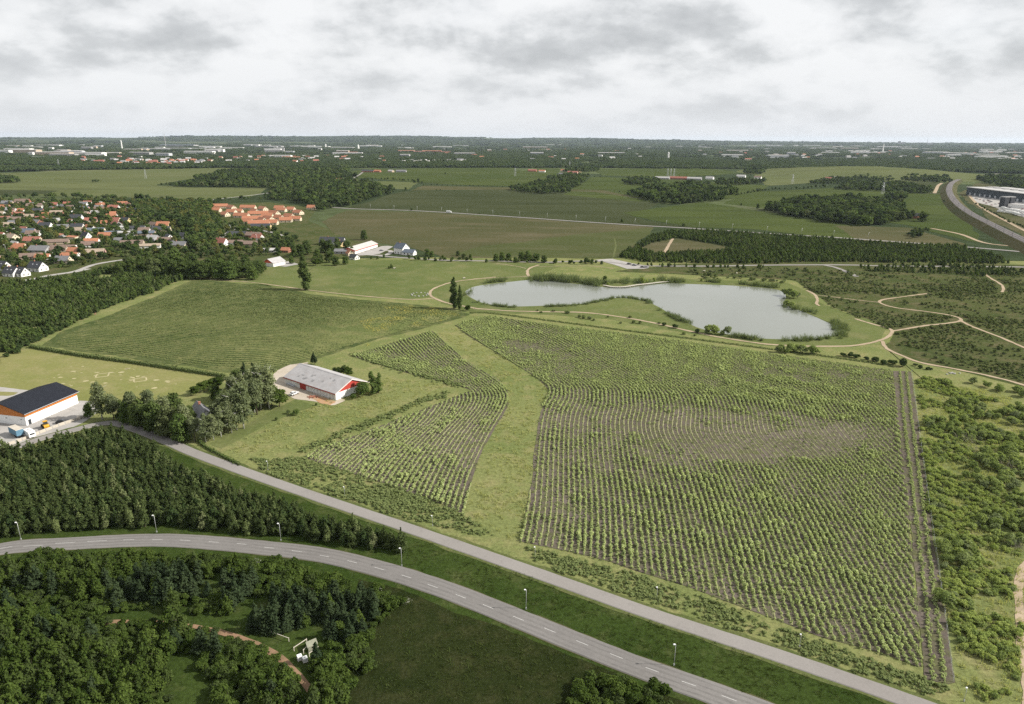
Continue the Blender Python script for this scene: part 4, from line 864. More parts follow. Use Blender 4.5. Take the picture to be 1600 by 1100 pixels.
# hedge below the left crop field
def leaf_strip(name, px, w, h, mat, label, cat="hedge", dens=9, size=0.25):
    L = resample(spline(gpl(px), 8), 0.6); r = rng; n = int(len(L) * 0.6 * dens * w); i = r.integers(0, len(L), n)
    t = r.uniform(-math.pi * 0.15, math.pi * 1.15, n); q = 1 + 0.25 * (wnoise(L[i], 5, 2) - 0.5)
    c = np.c_[L[i] + np.c_[np.zeros(n), np.cos(t) * w / 2 * q] + r.normal(0, 0.25, (n, 2)), np.maximum(0.1, (0.5 + 0.5 * np.sin(t)) * h * q)]
    nn = np.c_[r.normal(0, .5, n), np.cos(t) + r.normal(0, .4, n), np.sin(t) + r.normal(0, .4, n)]; nn /= np.linalg.norm(nn, axis=1)[:, None]
    a = np.cross(nn, r.normal(0, 1, (n, 3))); a /= np.linalg.norm(a, axis=1)[:, None]; b = np.cross(nn, a); s = (size * r.uniform(.6, 1.4, n))[:, None]
    root = thing(name, label, cat, (L[len(L) // 2, 0], L[len(L) // 2, 1], 0))
    q4 = np.stack([c - a * s, c + b * s * .7, c + a * s, c - b * s * .7], 1) - np.array([L[len(L) // 2, 0], L[len(L) // 2, 1], 0])
    obj("foliage", mesh_quads(name + "_foliage", q4, [M[mat]]), root)
    m = len(L); core = []
    for k in range(m - 1):
        p, q_ = L[k], L[k + 1]
        for (y0, z0), (y1, z1) in (((-.32, 0), (-.25, .7)), ((-.25, .7), (.25, .7)), ((.25, .7), (.32, 0))):
            core.append([(p[0], p[1] + y0 * w, z0 * h), (q_[0], q_[1] + y0 * w, z0 * h), (q_[0], q_[1] + y1 * w, z1 * h), (p[0], p[1] + y1 * w, z1 * h)])
    obj("inner_branches", mesh_quads(name + "_inner", np.array(core) - np.array([L[len(L) // 2, 0], L[len(L) // 2, 1], 0]), [M[mat]]), root)
    return root
leaf_strip("hedge", [(46, 543), (120, 556), (200, 567), (280, 579), (352, 590)], 2.2, 2.0, "lf_scrub", "long clipped hedge between the pale lawn and the left crop field", dens=7, size=0.3)
leaf_strip("hedge", [(310, 690), (322, 700), (345, 712), (375, 728)], 1.4, 1.2, "lf_mid", "low hedge beside the path below the birches")
# young plantation beyond the lawn, left
PL2 = [(-60, 570), (-60, 450), (60, 440), (130, 428), (180, 420), (262, 424), (296, 433), (240, 457), (150, 492), (75, 524), (40, 545)]
gap = np.vstack([gpl([(150, 492), (153, 480), (156, 472)]), gpl([(175, 443), (200, 444), (222, 446)]), gpl([(50, 500), (60, 495)])])
P = scatter(PL2, 2.7, lambda P: ~near_line(P, gap, 3.0) & (wnoise(P, 12, 1) > 0.2), jitter=0.5)
plant_out("young_tree", "young_wood", P, rng.uniform(0.7, 1.05, len(P)) * (0.7 + 0.6 * wnoise(P, 18, 3)), "dark young tree at the near edge of the plantation left of the crop field", "tree", "young trees left of the crop field", "young_trees", "dense young plantation left of the crop field", 150)
b = along([(-20, 575), (10, 560), (30, 548), (45, 538), (75, 525), (100, 512)], 3.5, 3.0); plant_out("plantation_edge_bush", "dark_shrub", b, rng.uniform(0.8, 1.3, len(b)), "bright rounded bush at the corner of the plantation by the pale lawn", "bush", "bushes at the plantation corner", "edge_bushes", "x")
# ---------------------------------------------------------------- large trees: trunk and crown
T = {}
T["birch"] = [veg_parts("birch", 300 + i, lambda r: lobes_column(r, 14.0, 2.9, 18, 0.2) + [(r.normal(0, 1.3), r.normal(0, 1.3), r.uniform(5, 12), .9, .9, 1.6) for _ in range(8)], 2300, 0.28, "lf_birch", (14, 0.22, 7, 0.02, 0.92), 0.3, "birch_bark", 0.8) for i in range(3)]
T["broad"] = [veg_parts("broad_tree", 310 + i, lambda r: lobes_round(r, 14.0, 5.6, 0.0, 22, 0.28, 0.44) + [(3.2 * math.cos(k), 3.2 * math.sin(k), 2.6, 2.2, 2.2, 2.4) for k in range(6)], 2600, 0.42, "lf_grove", (14, 0.35, 6)) for i in range(4)]
T["broad_mid"] = [veg_parts("broad_tree_mid", 320 + i, lambda r: lobes_round(r, 12.0, 5.0, 0.0, 20, 0.28, 0.46) + [(2.8 * math.cos(k), 2.8 * math.sin(k), 2.2, 2.0, 2.0, 2.1) for k in range(6)], 2400, 0.38, "lf_mid", (12, 0.3, 6)) for i in range(4)]
T["poplar"] = [veg_parts("poplar", 330 + i, lambda r: lobes_column(r, 26.0, 3.1, 26), 3000, 0.42, "lf_grove", (26, 0.4, 4, 0.01, 0.9), 0.6) for i in range(2)]
T["pine"] = [veg_parts("pine", 340 + i, lambda r: lobes_plume(r, 13.0, 3.4, 0.2, 18, 2.0), 2000, 0.34, "lf_spruce", (13, 0.25, 5)) for i in range(2)]
T["cypress"] = [veg_parts("cypress", 350 + i, lambda r: lobes_column(r, 9.0, 1.7, 14), 1100, 0.26, "lf_mid", (9, 0.15, 2, 0.01, 0.8)) for i in range(2)]
T["round_tree"] = [veg_parts("round_tree", 360, lambda r: lobes_round(r, 7.5, 4.0, 0.06, 20, 0.3, 0.45), 2000, 0.3, "lf_mid", (7, 0.2, 4)), veg_parts("round_tree_b", 361, lambda r: lobes_round(r, 7.0, 3.8, 0.06, 18, 0.3, 0.45), 1800, 0.3, "lf_lush", (7, 0.2, 4))]
T["ash"] = [veg_parts("ash", 370 + i, lambda r: lobes_round(r, 14.0, 4.6, 0.08, 24, 0.24, 0.4), 2600, 0.34, "lf_birch", (14, 0.28, 7), 0.45, "bark", 0.75) for i in range(3)]
REFH = {"ash": 14, "birch": 14, "broad": 14, "broad_mid": 12, "poplar": 26, "pine": 13, "cypress": 9, "round_tree": 7.5}
def big_tree(kind, x, y, h, label, group=None, name=None, v=None, wide=1.0):
    g = gp(x, y); cr, tr = T[kind][rng.integers(len(T[kind])) if v is None else v]; s = h / REFH[kind]
    root = thing(name or {"ash": "ash_tree", "birch": "birch_tree", "broad": "broadleaf_tree", "broad_mid": "broadleaf_tree", "poplar": "poplar_tree", "pine": "pine_tree", "cypress": "cypress_tree", "round_tree": "round_tree"}[kind], label, "tree", (g[0], g[1], 0), rng.uniform(0, 6.28), group)
    root.scale = (s * wide, s * wide, s)
    obj("trunk", tr, root); obj("crown", cr, root)
    return root
big_tree("poplar", 477, 453, 27, "tall dark poplar at the meadow edge left of the pond", v=0, wide=1.55)
big_tree("poplar", 709, 482, 22, "taller of the two poplars at the left end of the pond", v=1, wide=1.1)
big_tree("poplar", 719, 484, 17, "shorter poplar leaning against the taller one at the pond", v=0, wide=1.05)
big_tree("round_tree", 731, 486, 5.0, "round bush at the foot of the poplars by the pond", name="bush")
big_tree("birch", 160, 656, 17, "pale birch standing alone beside the yard wall of the hall")
for x, y, h in ((322, 691, 12), (334, 688, 11), (346, 683, 13), (362, 677, 14), (381, 670, 20), (370, 672, 18), (408, 640, 21), (421, 639, 20), (398, 645, 15)):
    big_tree("birch", x, y, h, "white stemmed birch in the row beside the farmhouse garden", "birches beside the farmhouse garden")
for x, y, h, k in ((200, 662, 11, "broad_mid"), (222, 668, 15, "broad"), (245, 676, 16, "broad"), (262, 682, 14, "broad_mid"), (285, 690, 13, "broad_mid"), (275, 655, 13, "broad"), (190, 655, 9, "broad"), (300, 668, 10, "broad"), (140, 652, 7, "broad_mid"), (178, 658, 14, "ash"), (210, 660, 15, "ash"), (236, 664, 17, "ash"), (258, 668, 16, "ash"), (292, 682, 15, "ash"), (305, 690, 12, "ash")):
    big_tree(k, x, y, h, "dense tree in the garden grove left of the farmhouse", "grove left of the farmhouse", wide=0.78)
for x, y, h, k in ((400, 622, 17, "pine"), (385, 615, 15, "pine"), (372, 612, 12, "broad"), (355, 655, 15, "ash"), (386, 650, 18, "ash"), (402, 648, 19, "ash"), (340, 672, 14, "ash"), (418, 636, 17, "ash"), (365, 625, 14, "ash"), (350, 645, 11, "broad_mid"), (366, 648, 12, "birch"), (392, 642, 14, "broad"), (338, 625, 9, "broad"), (380, 632, 15, "birch"), (345, 668, 10, "broad_mid"), (330, 678, 8, "broad_mid"), (412, 628, 13, "broad_mid"), (437, 636, 10, "round_tree"), (425, 634, 9, "round_tree"), (362, 630, 12, "birch")):
    big_tree(k, x, y, h, "dark garden tree between the farmhouse and the barn", "trees between farmhouse and barn", wide=0.85)
for x, y, h in ((305, 618, 5.5), (318, 612, 6), (330, 608, 6), (342, 606, 6.5)):
    big_tree("round_tree", x, y, h, "rounded bush at the far side of the farmhouse garden", "bushes behind the farmhouse", name="bush", v=1)
big_tree("round_tree", 566, 620, 7.8, "round green tree at the gable end of the red barn", v=0)
big_tree("round_tree", 552, 624, 3.2, "small bush under the gable of the red barn", name="bush", v=0)
big_tree("cypress", 583, 616, 11.5, "slender tree right of the round tree by the barn", v=0, wide=1.1)
big_tree("cypress", 592, 614, 10.0, "second slender tree farthest right of the barn", v=1)
big_tree("pine", 491, 570, 7, "small dark tree behind the left end of the barn roof", v=0, wide=1.0)
for x, y, h in ((530, 585, 4.2), (537, 585, 5.2), (545, 588, 5.5), (524, 583, 3.6)):
    big_tree("round_tree", x, y, h, "dark bush behind the barn roof", "bushes behind the barn", name="bush", v=1)
for x, y, h in ((451, 647, 2.0), (463, 649, 3.0), (457, 650, 1.8), (432, 657, 1.6), (494, 634, 1.4)):
    big_tree("round_tree", x, y, h, "small bush in the meadow in front of the barn", "small bushes in front of the barn", name="bush", v=0)
# the tall grove at the village edge
for x, y, h, k in ((190, 428, 15, 0), (205, 424, 16, 0), (222, 428, 18, 0), (240, 430, 18, 1), (255, 426, 22, 0), (270, 432, 18, 0), (288, 434, 19, 0), (303, 436, 17, 0), (318, 436, 20, 0), (330, 432, 22, 0), (345, 436, 19, 1), (360, 437, 18, 1), (372, 434, 19, 0), (388, 433, 18, 0), (402, 430, 17, 0), (395, 437, 13, 1), (235, 418, 16, 0), (300, 420, 20, 0), (345, 420, 18, 0), (365, 420, 16, 0), (385, 420, 15, 0), (275, 415, 19, 1), (200, 413, 12, 1), (410, 424, 12, 0)):
    big_tree(("broad", "broad_mid")[k], x, y, h * 0.92, "big dense tree in the grove between village and meadow", "tall grove at the village edge")
for x, y, h, k in ((460, 402, 13, 0), (470, 400, 15, 0), (480, 398, 16, 0), (505, 395, 15, 0), (515, 395, 16, 0), (528, 393, 15, 0), (542, 392, 14, 0), (495, 405, 11, 1), (500, 412, 12, 0), (515, 410, 15, 0), (525, 415, 11, 0), (540, 413, 9, 1), (456, 412, 8, 1), (445, 392, 12, 0), (455, 385, 13, 0), (550, 396, 8, 1), (600, 403, 4, 1), (580, 405, 3.5, 1), (590, 405, 4, 1)):
    big_tree(("broad", "broad_mid")[k], x, y, h, "dark tree around the farmyard above the meadow", "trees around the far farmyard", wide=0.85)
big_tree("round_tree", 493, 415, 9, "large clipped round tree right of the tall poplar", v=1, wide=1.15)
big_tree("broad", 569, 375, 13, "single dark tree on the field edge behind the white barn", wide=0.9)
for x, y, h in ((668, 400, 8), (675, 402, 7), (692, 404, 4), (725, 405, 7), (735, 404, 5), (716, 400, 6), (775, 408, 8), (785, 407, 9), (795, 406, 8), (805, 410, 6), (815, 408, 10), (826, 408, 11), (838, 408, 9), (850, 410, 8), (868, 411, 5), (915, 411, 6), (925, 412, 5), (940, 413, 4), (655, 406, 4), (665, 407, 4), (680, 408, 4), (705, 409, 3.5), (760, 410, 4), (890, 412, 4), (608, 420, 3), (612, 419, 4), (945, 439, 5)):
    big_tree("broad_mid", x, y, h, "bushy tree in the hedge line along the lane above the pond", "trees along the lane above the pond")
big_tree("broad", 1441, 346, 17, "single large round dark tree beside the wood on the right", wide=1.25)
big_tree("broad", 1422, 342, 9, "low dark tree left of the single round tree", wide=1.0)
for x, y, h in ((654, 285, 13), (648, 286, 10), (660, 287, 9), (696, 272, 7), (643, 329, 5), (972, 347, 6), (1068, 354, 6), (749, 335, 3), (968, 300, 4), (1158, 321, 5), (1184, 326, 9), (1196, 328, 7), (634, 297, 8), (682, 297, 3), (688, 297, 3), (710, 299, 3)):
    big_tree("broad", x, y, h, "lone dark tree standing out on the far fields", "lone trees on the far fields")

# ---------------------------------------------------------------- buildings
PAL = dict(white=(0.72, 0.71, 0.68), cream=(0.58, 0.50, 0.37), grey=(0.30, 0.295, 0.29), tan=(0.40, 0.32, 0.24), brick=(0.30, 0.13, 0.085), pink=(0.50, 0.32, 0.27), yellow=(0.55, 0.42, 0.22),
           r_dark=(0.035, 0.038, 0.045), r_grey=(0.15, 0.15, 0.155), r_orange=(0.34, 0.140, 0.074), r_brown=(0.165, 0.115, 0.09), r_red=(0.27, 0.10, 0.07), r_light=(0.36, 0.35, 0.34), r_tan=(0.30, 0.235, 0.175), r_blue=(0.10, 0.12, 0.15), wood=(0.10, 0.065, 0.045), steel=(0.42, 0.43, 0.45))
for k, c in PAL.items(): M["b_" + k] = plain_mat("building_" + k, c, 0.75, 0.14, 0.5)
def tile_mat(name, c):
    m, t, o = new_mat(name); tcn = N(t, "ShaderNodeTexCoord"); w = N(t, "ShaderNodeTexWave", wave_type="BANDS", bands_direction="Z"); w.inputs["Scale"].default_value = 1.6
    t.links.new(tcn.outputs["Object"], w.inputs[0]); a = noise_node(t, tcn.outputs["Object"], 0.8, 5.0, 0.7)
    cc = mixc(t, 1.0, mixc(t, 1.0, c, ramp(t, a, [(0.3, (0.72,) * 3), (0.7, (1.28,) * 3)]), "MULTIPLY"), ramp(t, w.outputs[0], [(0, (0.88,) * 3), (1, (1.06,) * 3)]), "MULTIPLY")
    bs = N(t, "ShaderNodeBsdfPrincipled"); bs.inputs["Roughness"].default_value = 0.8; t.links.new(cc, bs.inputs[0]); t.links.new(bs.outputs[0], o.inputs[0]); return m
for k in ("r_orange", "r_red", "r_brown", "r_dark", "r_grey", "r_tan"): M["b_" + k] = tile_mat("roof_" + k, PAL[k])
M["glass"] = plain_mat("window_glass", (0.03, 0.035, 0.04), 0.15, 0.1, spec=0.6)
WIN = MB().box(-0.55, 0.55, -0.05, 0.05, -0.6, 0.6).mesh("window_pane", [M["glass"]])
DOOR = MB().box(-0.5, 0.5, -0.05, 0.05, 0.0, 2.05).mesh("house_door", [M["b_wood"]])
SKYL = MB().box(-0.4, 0.4, -0.6, 0.6, -0.05, 0.05).mesh("skylight", [M["b_steel"]])
_hm = {}
def gable_meshes(L, W_, hw, hr, wall, roof, over=0.5, t=0.22, gable=None):
    key = (L, W_, hw, hr, wall, roof, gable)
    if key not in _hm:
        s = hr / (W_ / 2)
        wm = MB().prism([(-W_ / 2, 0), (W_ / 2, 0), (W_ / 2, hw), (0, hw + hr - 0.03), (-W_ / 2, hw)], -L / 2, L / 2).mesh("house_wall", [M["b_" + wall]])
        e = W_ / 2 + over; z = hw - over * s; q = 0.02
        rm = MB().prism([(-e, z + q), (0, hw + hr + q), (0, hw + hr + t), (-e, z + t)], -L / 2 - over, L / 2 + over).prism([(e, z + t), (0.0, hw + hr + t), (0.0, hw + hr + q), (e, z + q)], -L / 2 - over, L / 2 + over).mesh("house_roof", [M["b_" + roof]])
        _hm[key] = (wm, rm)
    return _hm[key]
CHIM = MB().box(-0.4, 0.4, -0.3, 0.3, -0.8, 0.9).box(-0.48, 0.48, -0.38, 0.38, 0.9, 1.05).mesh("chimney_stack", [M["b_brick"]])
HOUSES = []
def house(x, y, L, W_, hw, hr, a, wall, roof, label, group=None, chimney=True, sky_l=False, name="house", wins=True):
    g = gp(x, y); rz = math.atan2(-g[0], g[1]) + math.radians(a)
    root = thing(name, label, "house" if name == "house" else name.replace("_", " "), (g[0], g[1], 0), rz, group)
    wm, rm = gable_meshes(L, W_, hw, hr, wall, roof)
    obj("wall", wm, root); r_ = obj("roof", rm, root)
    if chimney: obj("chimney", CHIM, r_, (0, L * 0.18, hw + hr))
    HOUSES.append((g[0], g[1], L, W_, rz))
    if wins:
        R2 = Matrix.Rotation(-rz, 2); loc = R2 @ Vector((-g[0], -g[1]))
        sx = 1 if loc[0] > 0 else -1; sy = 1 if loc[1] > 0 else -1
        for k in np.linspace(-0.32, 0.32, 3):
            if abs(k) < 0.05: obj("door", DOOR, root, (sx * (W_ / 2 + 0.03), k * L, 0), math.pi / 2)
            else: obj("window", WIN, root, (sx * (W_ / 2 + 0.03), k * L, 1.5), math.pi / 2)
        for k in (-0.22, 0.22): obj("window", WIN, root, (k * W_, sy * (L / 2 + 0.03), 1.5))
        if hw + hr > 5.5: obj("window", WIN, root, (0, sy * (L / 2 + 0.03), hw + hr * 0.35))
        if sky_l:
            sl = math.atan2(hr, W_ / 2)
            for k in (-0.2, 0.15):
                o = obj("skylight", SKYL, r_, (sx * W_ * 0.25, k * L, hw + hr * 0.5 + 0.26)); o.rotation_euler = (0, sx * sl, 0)
    return root
HS = [
 (4, 421, 13, 8, 3.2, 4.2, 35, "white", "r_dark", "white gabled house cut off by the left picture edge", 1),
 (20, 431, 12, 8, 3.2, 4.2, 35, "white", "r_dark", "white gabled house with black roof, left of the joined white pair", 1),
 (33, 431, 12, 8, 3.2, 4.2, 35, "white", "r_dark", "white gabled house with skylights, right of the joined white pair", 1),
 (60, 423, 13, 9, 3.4, 4.6, 38, "white", "r_dark", "largest white gabled house with black roof by the village street", 1),
 (100, 411, 13, 9, 3.0, 3.6, 50, "cream", "r_grey", "cream house with grey roof right of the white gabled houses", 0),
 (68, 405, 12, 7, 2.6, 2.4, 65, "white", "r_orange", "low white house with orange roof behind the white gabled houses", 0),
 (50, 404, 18, 9, 2.6, 2.6, 75, "tan", "r_brown", "long low brown roofed house behind the white gabled houses", 0),
 (64, 394, 18, 12, 2.8, 3.8, 52, "grey", "r_grey", "wide grey roofed house with white gable boards", 0),
 (30, 391, 14, 9, 2.8, 4.2, 55, "cream", "r_orange", "bright orange roofed house at the left of the village", 0),
 (93, 393, 14, 8, 3.0, 3.6, 70, "tan", "r_brown", "brown roofed house right of the wide grey one", 0),
 (149, 398, 17, 10, 2.8, 3.0, 72, "pink", "r_tan", "pale pinkish roofed house beside the big dark tree", 0),
 (88, 381, 24, 8, 2.6, 2.4, 78, "tan", "r_brown", "long brown roofed row house in the village middle", 0),
 (52, 379, 16, 9, 2.8, 3.6, 60, "cream", "r_red", "red brown roofed house with cream gable", 0),
 (20, 375, 12, 9, 3.2, 3.8, 30, "cream", "r_tan", "cream house with pale roof at the left of the village", 0),
 (2, 372, 10, 8, 3.0, 3.6, 40, "white", "r_red", "white house with red roof at the left picture edge", 0),
 (46, 366, 14, 9, 3.0, 3.8, 60, "pink", "r_blue", "pinkish house with dark blue grey roof", 0),
 (72, 357, 14, 9, 3.8, 3.8, 58, "white", "r_dark", "tall white house with dark roof in the village middle", 0),
 (98, 357, 15, 9, 2.6, 2.4, 70, "cream", "r_grey", "low grey roofed house right of the tall white one", 0),
 (122, 358, 14, 9, 2.8, 4.2, 62, "white", "r_dark", "dark roofed house with white triangular gable, nearer one", 0),
 (120, 343, 15, 9, 2.8, 4.2, 62, "white", "r_dark", "dark roofed house with white triangular gable, farther one", 0),
 (136, 374, 11, 8, 3.4, 5.0, 25, "white", "r_dark", "white house with steep pointed gable", 0),
 (144, 380, 14, 8, 2.6, 2.6, 70, "white", "r_orange", "white house with orange roof right of the steep pointed gable", 0),
 (165, 371, 13, 8, 2.8, 3.0, 65, "tan", "r_orange", "orange roofed house with tan walls in the village middle", 0),
 (151, 363, 18, 10, 2.6, 2.8, 70, "cream", "r_blue", "low dark blue roofed house above the orange roofs", 0),
 (176, 366, 18, 9, 2.6, 1.2, 78, "white", "r_blue", "flat long white house left of the white carports", 0),
 (197, 366, 16, 8, 2.6, 1.0, 78, "white", "r_light", "flat white carport building in the village middle", 0),
 (186, 358, 14, 8, 2.6, 1.2, 78, "white", "r_light", "flat light roofed house above the carports", 0),
 (49, 341, 18, 11, 2.8, 3.0, 62, "cream", "r_tan", "tan roofed house with cream walls far left", 0),
 (88, 335, 18, 9, 2.8, 3.0, 72, "brick", "r_tan", "brick house with tan roof in the upper village", 0),
 (24, 345, 16, 9, 2.6, 2.8, 65, "tan", "r_brown", "brown roofed house at the upper left of the village", 0),
 (10, 354, 16, 9, 2.6, 2.6, 70, "tan", "r_tan", "low tan roofed house at the upper left of the village", 0),
 (36, 318, 22, 12, 3.2, 4.6, 62, "brick", "r_brown", "large brown roofed house below the far tree line", 0),
 (12, 320, 16, 10, 3.0, 3.8, 62, "tan", "r_grey", "grey roofed house at the far left below the tree line", 0),
 (55, 324, 22, 10, 3.0, 3.4, 72, "tan", "r_brown", "long dark brown roofed house below the tree line", 0),
 (60, 331, 14, 9, 2.6, 2.6, 70, "brick", "r_dark", "black roofed brick house in the upper village", 0),
 (131, 322, 14, 9, 3.4, 3.6, 55, "white", "r_grey", "white house with grey roof in the upper village", 0),
 (133, 329, 14, 9, 3.2, 3.4, 50, "pink", "r_blue", "pink house with pale blue roof in the upper village", 0),
 (155, 325, 12, 9, 3.0, 4.0, 45, "cream", "r_orange", "orange roofed house among trees in the upper village", 0),
 (178, 327, 16, 9, 3.0, 3.6, 60, "white", "r_red", "red brown roofed house with white gable in the upper village", 0),
 (192, 320, 15, 8, 2.8, 3.0, 70, "tan", "r_orange", "orange roofed house at the far edge of the upper village", 0),
 (182, 348, 12, 8, 3.4, 3.6, 50, "cream", "r_red", "red roofed cream house left of the wooded village centre", 0),
 (197, 348, 12, 8, 3.2, 3.8, 45, "yellow", "r_dark", "yellow gabled house with dark roof", 0),
 (209, 343, 9, 7, 3.2, 3.4, 40, "cream", "r_brown", "small cream gable peeking between village trees", 0),
 (256, 355, 15, 10, 3.2, 4.0, 65, "yellow", "r_orange", "yellow house with orange tiled roof in front of the trees", 0),
 (253, 361, 20, 11, 2.8, 2.8, 70, "cream", "r_dark", "black roofed bungalow below the yellow house", 0),
 (215, 359, 18, 9, 2.6, 2.2, 72, "white", "r_dark", "white bungalow with dark roof near the carports", 0),
 (228, 367, 20, 10, 2.6, 2.2, 75, "tan", "r_blue", "dark blue roofed bungalow in the village front", 0),
 (240, 376, 14, 10, 2.8, 3.6, 40, "grey", "r_light", "pale grey roofed house with open gable", 0),
 (207, 383, 22, 10, 2.6, 2.6, 75, "tan", "r_brown", "wide brown grey roofed bungalow in front of the village", 0),
 (235, 387, 20, 9, 2.6, 1.6, 78, "white", "r_tan", "flat tan roofed house in front of the village", 0),
 (259, 378, 15, 9, 2.6, 2.6, 70, "grey", "r_brown", "dull brown roofed house left of the open timber gable", 0),
 (281, 386, 17, 10, 2.8, 3.2, 55, "cream", "r_grey", "grey roofed house with white timber gable near the grove", 0),
 (347, 383, 12, 8, 3.2, 4.4, 48, "white", "r_red", "white gabled house with red brown roof above the grove", 0),
 (372, 369, 22, 11, 2.8, 2.8, 70, "grey", "r_dark", "black roofed house below the orange terraces", 0),
 (397, 371, 17, 9, 3.0, 3.2, 60, "brick", "r_brown", "brown roofed brick house below the orange terraces", 0),
 (408, 357, 24, 10, 3.0, 3.0, 72, "yellow", "r_dark", "long black roofed house right below the orange terraces", 0),
 (368, 382, 16, 8, 2.6, 2.2, 75, "white", "r_brown", "low brown roofed house right of the white gable", 0),
 (390, 384, 16, 9, 2.6, 2.6, 70, "tan", "r_brown", "low brown house above the grove's right end", 0),
 (403, 375, 12, 8, 3.0, 3.6, 50, "white", "r_red", "small white gable house left of the red roofed shed", 0),
 (420, 394, 14, 7, 2.4, 1.6, 78, "grey", "r_light", "low grey outbuilding with light roof in the farm garden", 0),
 (447, 394, 8, 6, 2.4, 2.4, 60, "brick", "r_orange", "small bright orange roofed garden shed", 0),
 (520, 382, 26, 10, 3.4, 4.6, 72, "white", "r_dark", "long black roofed farmhouse in front of the dark trees", 0),
 (533, 388, 10, 8, 3.6, 4.2, 30, "yellow", "r_dark", "yellow gable wing of the black roofed farmhouse", 0),
 (547, 399, 7, 6, 2.6, 3.0, 20, "cream", "r_orange", "small cream gabled cottage beside the farmyard garden", 0),
 (554, 405, 8, 6, 2.4, 2.4, 40, "white", "r_dark", "tiny white shed with dark roof in the garden", 0),
 (535, 396, 14, 7, 2.6, 2.0, 75, "grey", "r_grey", "grey roofed low building between farmhouse and white barn", 0),
]
for (x, y, L, W_, hw, hr, a, wl, rf, lab, sk) in HS: house(x, y, L, W_, hw, hr, a, wl, rf, lab, None, hr > 3, bool(sk))
TERR = [(345, 325, 22, 80), (362, 327, 18, 25), (338, 331, 14, 60), (352, 338, 12, 35), (362, 334, 14, 55), (388, 327, 24, 65), (411, 329, 16, 30), (437, 328, 15, 65), (455, 330, 12, 60), (466, 335, 16, 40), (487, 327, 13, 65), (378, 340, 22, 55), (404, 337, 28, 80), (428, 336, 20, 35), (395, 345, 26, 80), (420, 345, 18, 30), (452, 341, 16, 40), (447, 347, 16, 80), (405, 352, 26, 80), (426, 351, 14, 70)]
TL = ["leftmost in the back row of orange roofed terraces", "second from left in the back row of orange roofed terraces", "small one at the left foot of the orange roofed terraces", "narrow gable in front of the left orange terraces", "second gable in front of the left orange terraces",
      "longest roof of the back row of orange terraces", "middle one in the back row of orange terraces", "pale gabled one right of the middle of the orange terraces", "small gabled one before the right end of the back row", "large gable turned toward the meadow, right of the orange terraces", "rightmost orange terrace by the dark trees",
      "left one of the middle row of orange terraces", "centre one of the middle row of orange terraces", "right one of the middle row of orange terraces", "left one of the front row of orange terraces", "centre one of the front row of orange terraces", "upper right one of the front orange terraces", "lower right one of the front orange terraces", "nearest long orange terrace roof", "nearest short orange terrace roof"]
for (x, y, L, a), lab in zip(TERR, TL): house(x, y, L, 9, 3.2, 3.6, a, "cream", "r_orange", "terraced house, " + lab, None, False)

# more of the packed village: small houses between the ones above
_vill = gpl([(-20, 322), (60, 318), (130, 318), (210, 322), (225, 345), (270, 352), (300, 372), (310, 392), (240, 394), (180, 396), (130, 412), (60, 398), (-20, 418)])
_cand = rng.permutation(scatter(_vill, 9.0, world=True)); _cw = {"white": "white", "cream": "cream", "tan": "tan", "brick": "brick", "pink": "pinkish", "grey": "grey"}; _cr = {"r_dark": "black", "r_grey": "grey", "r_brown": "brown", "r_red": "red", "r_orange": "orange", "r_light": "light grey", "r_tan": "tan"}
_n = 0
for c in _cand:
    if _n >= 75: break
    if min(math.hypot(c[0] - h[0], c[1] - h[1]) - 0.42 * h[2] for h in HOUSES) < 9.5: continue
    wl = list(_cw)[rng.integers(6)]; rf = list(_cr)[rng.integers(7)]; px = to_px([c])[0]
    if rng.random() < .35: wl = "white"
    L_ = int(rng.integers(4, 8)) * 2; flat = rng.random() < .3
    house(px[0], px[1], L_, 8, 2.6, 1.0 if flat else 3.2, float(rng.choice([25, 35, 55, 65, 75])), wl, rf, "small house with %s walls and %s roof packed between the village gardens" % (_cw[wl], _cr[rf]), "small village houses, %s walls %s roof" % (_cw[wl], _cr[rf]), False, wins=not flat); _n += 1
for k, (x, y, a) in enumerate(((372, 333, 60), (398, 333, 30), (418, 340, 70), (436, 343, 40), (386, 349, 60), (410, 347, 25), (440, 331, 60), (462, 345, 70))):
    house(x, y, 15, 8, 3.2, 3.4, a, "cream", "r_orange", "small terraced house with orange roof filling the middle of the orange cluster", "small orange terraced houses", False)
# ---- the red and white barn
M["barn_white"] = plain_mat("barn_white_wall", (0.70, 0.70, 0.68), 0.8, 0.1, 0.8, stain=(0.45, 0.42, 0.37), stain_scale=0.5)
M["barn_red"] = plain_mat("barn_red_boards", (0.36, 0.045, 0.032), 0.75, 0.25, 1.5)
def barn_roof_mat(name, c, st):
    m, t, o = new_mat(name); tcn = N(t, "ShaderNodeTexCoord"); P = tcn.outputs["Object"]
    a = noise_node(t, P, 0.35, 6.0, 0.7); b = noise_node(t, P, 0.9, 5.0, 0.75, ((1, 0.25, 1), 0)); w = N(t, "ShaderNodeTexWave", wave_type="BANDS", bands_direction="Y"); w.inputs["Scale"].default_value = 0.9
    t.links.new(P, w.inputs[0])
    cc = mixc(t, 1.0, c, ramp(t, a, [(0.3, (0.82,) * 3), (0.7, (1.15,) * 3)]), "MULTIPLY")
    cc = mixc(t, ramp(t, b, [(0.55, (0, 0, 0)), (0.75, (0.7,) * 3)]), cc, st)
    cc = mixc(t, 1.0, cc, ramp(t, w.outputs[0], [(0, (0.93,) * 3), (1, (1.04,) * 3)]), "MULTIPLY")
    bs = N(t, "ShaderNodeBsdfPrincipled"); bs.inputs["Roughness"].default_value = 0.85; t.links.new(cc, bs.inputs[0]); t.links.new(bs.outputs[0], o.inputs[0]); return m
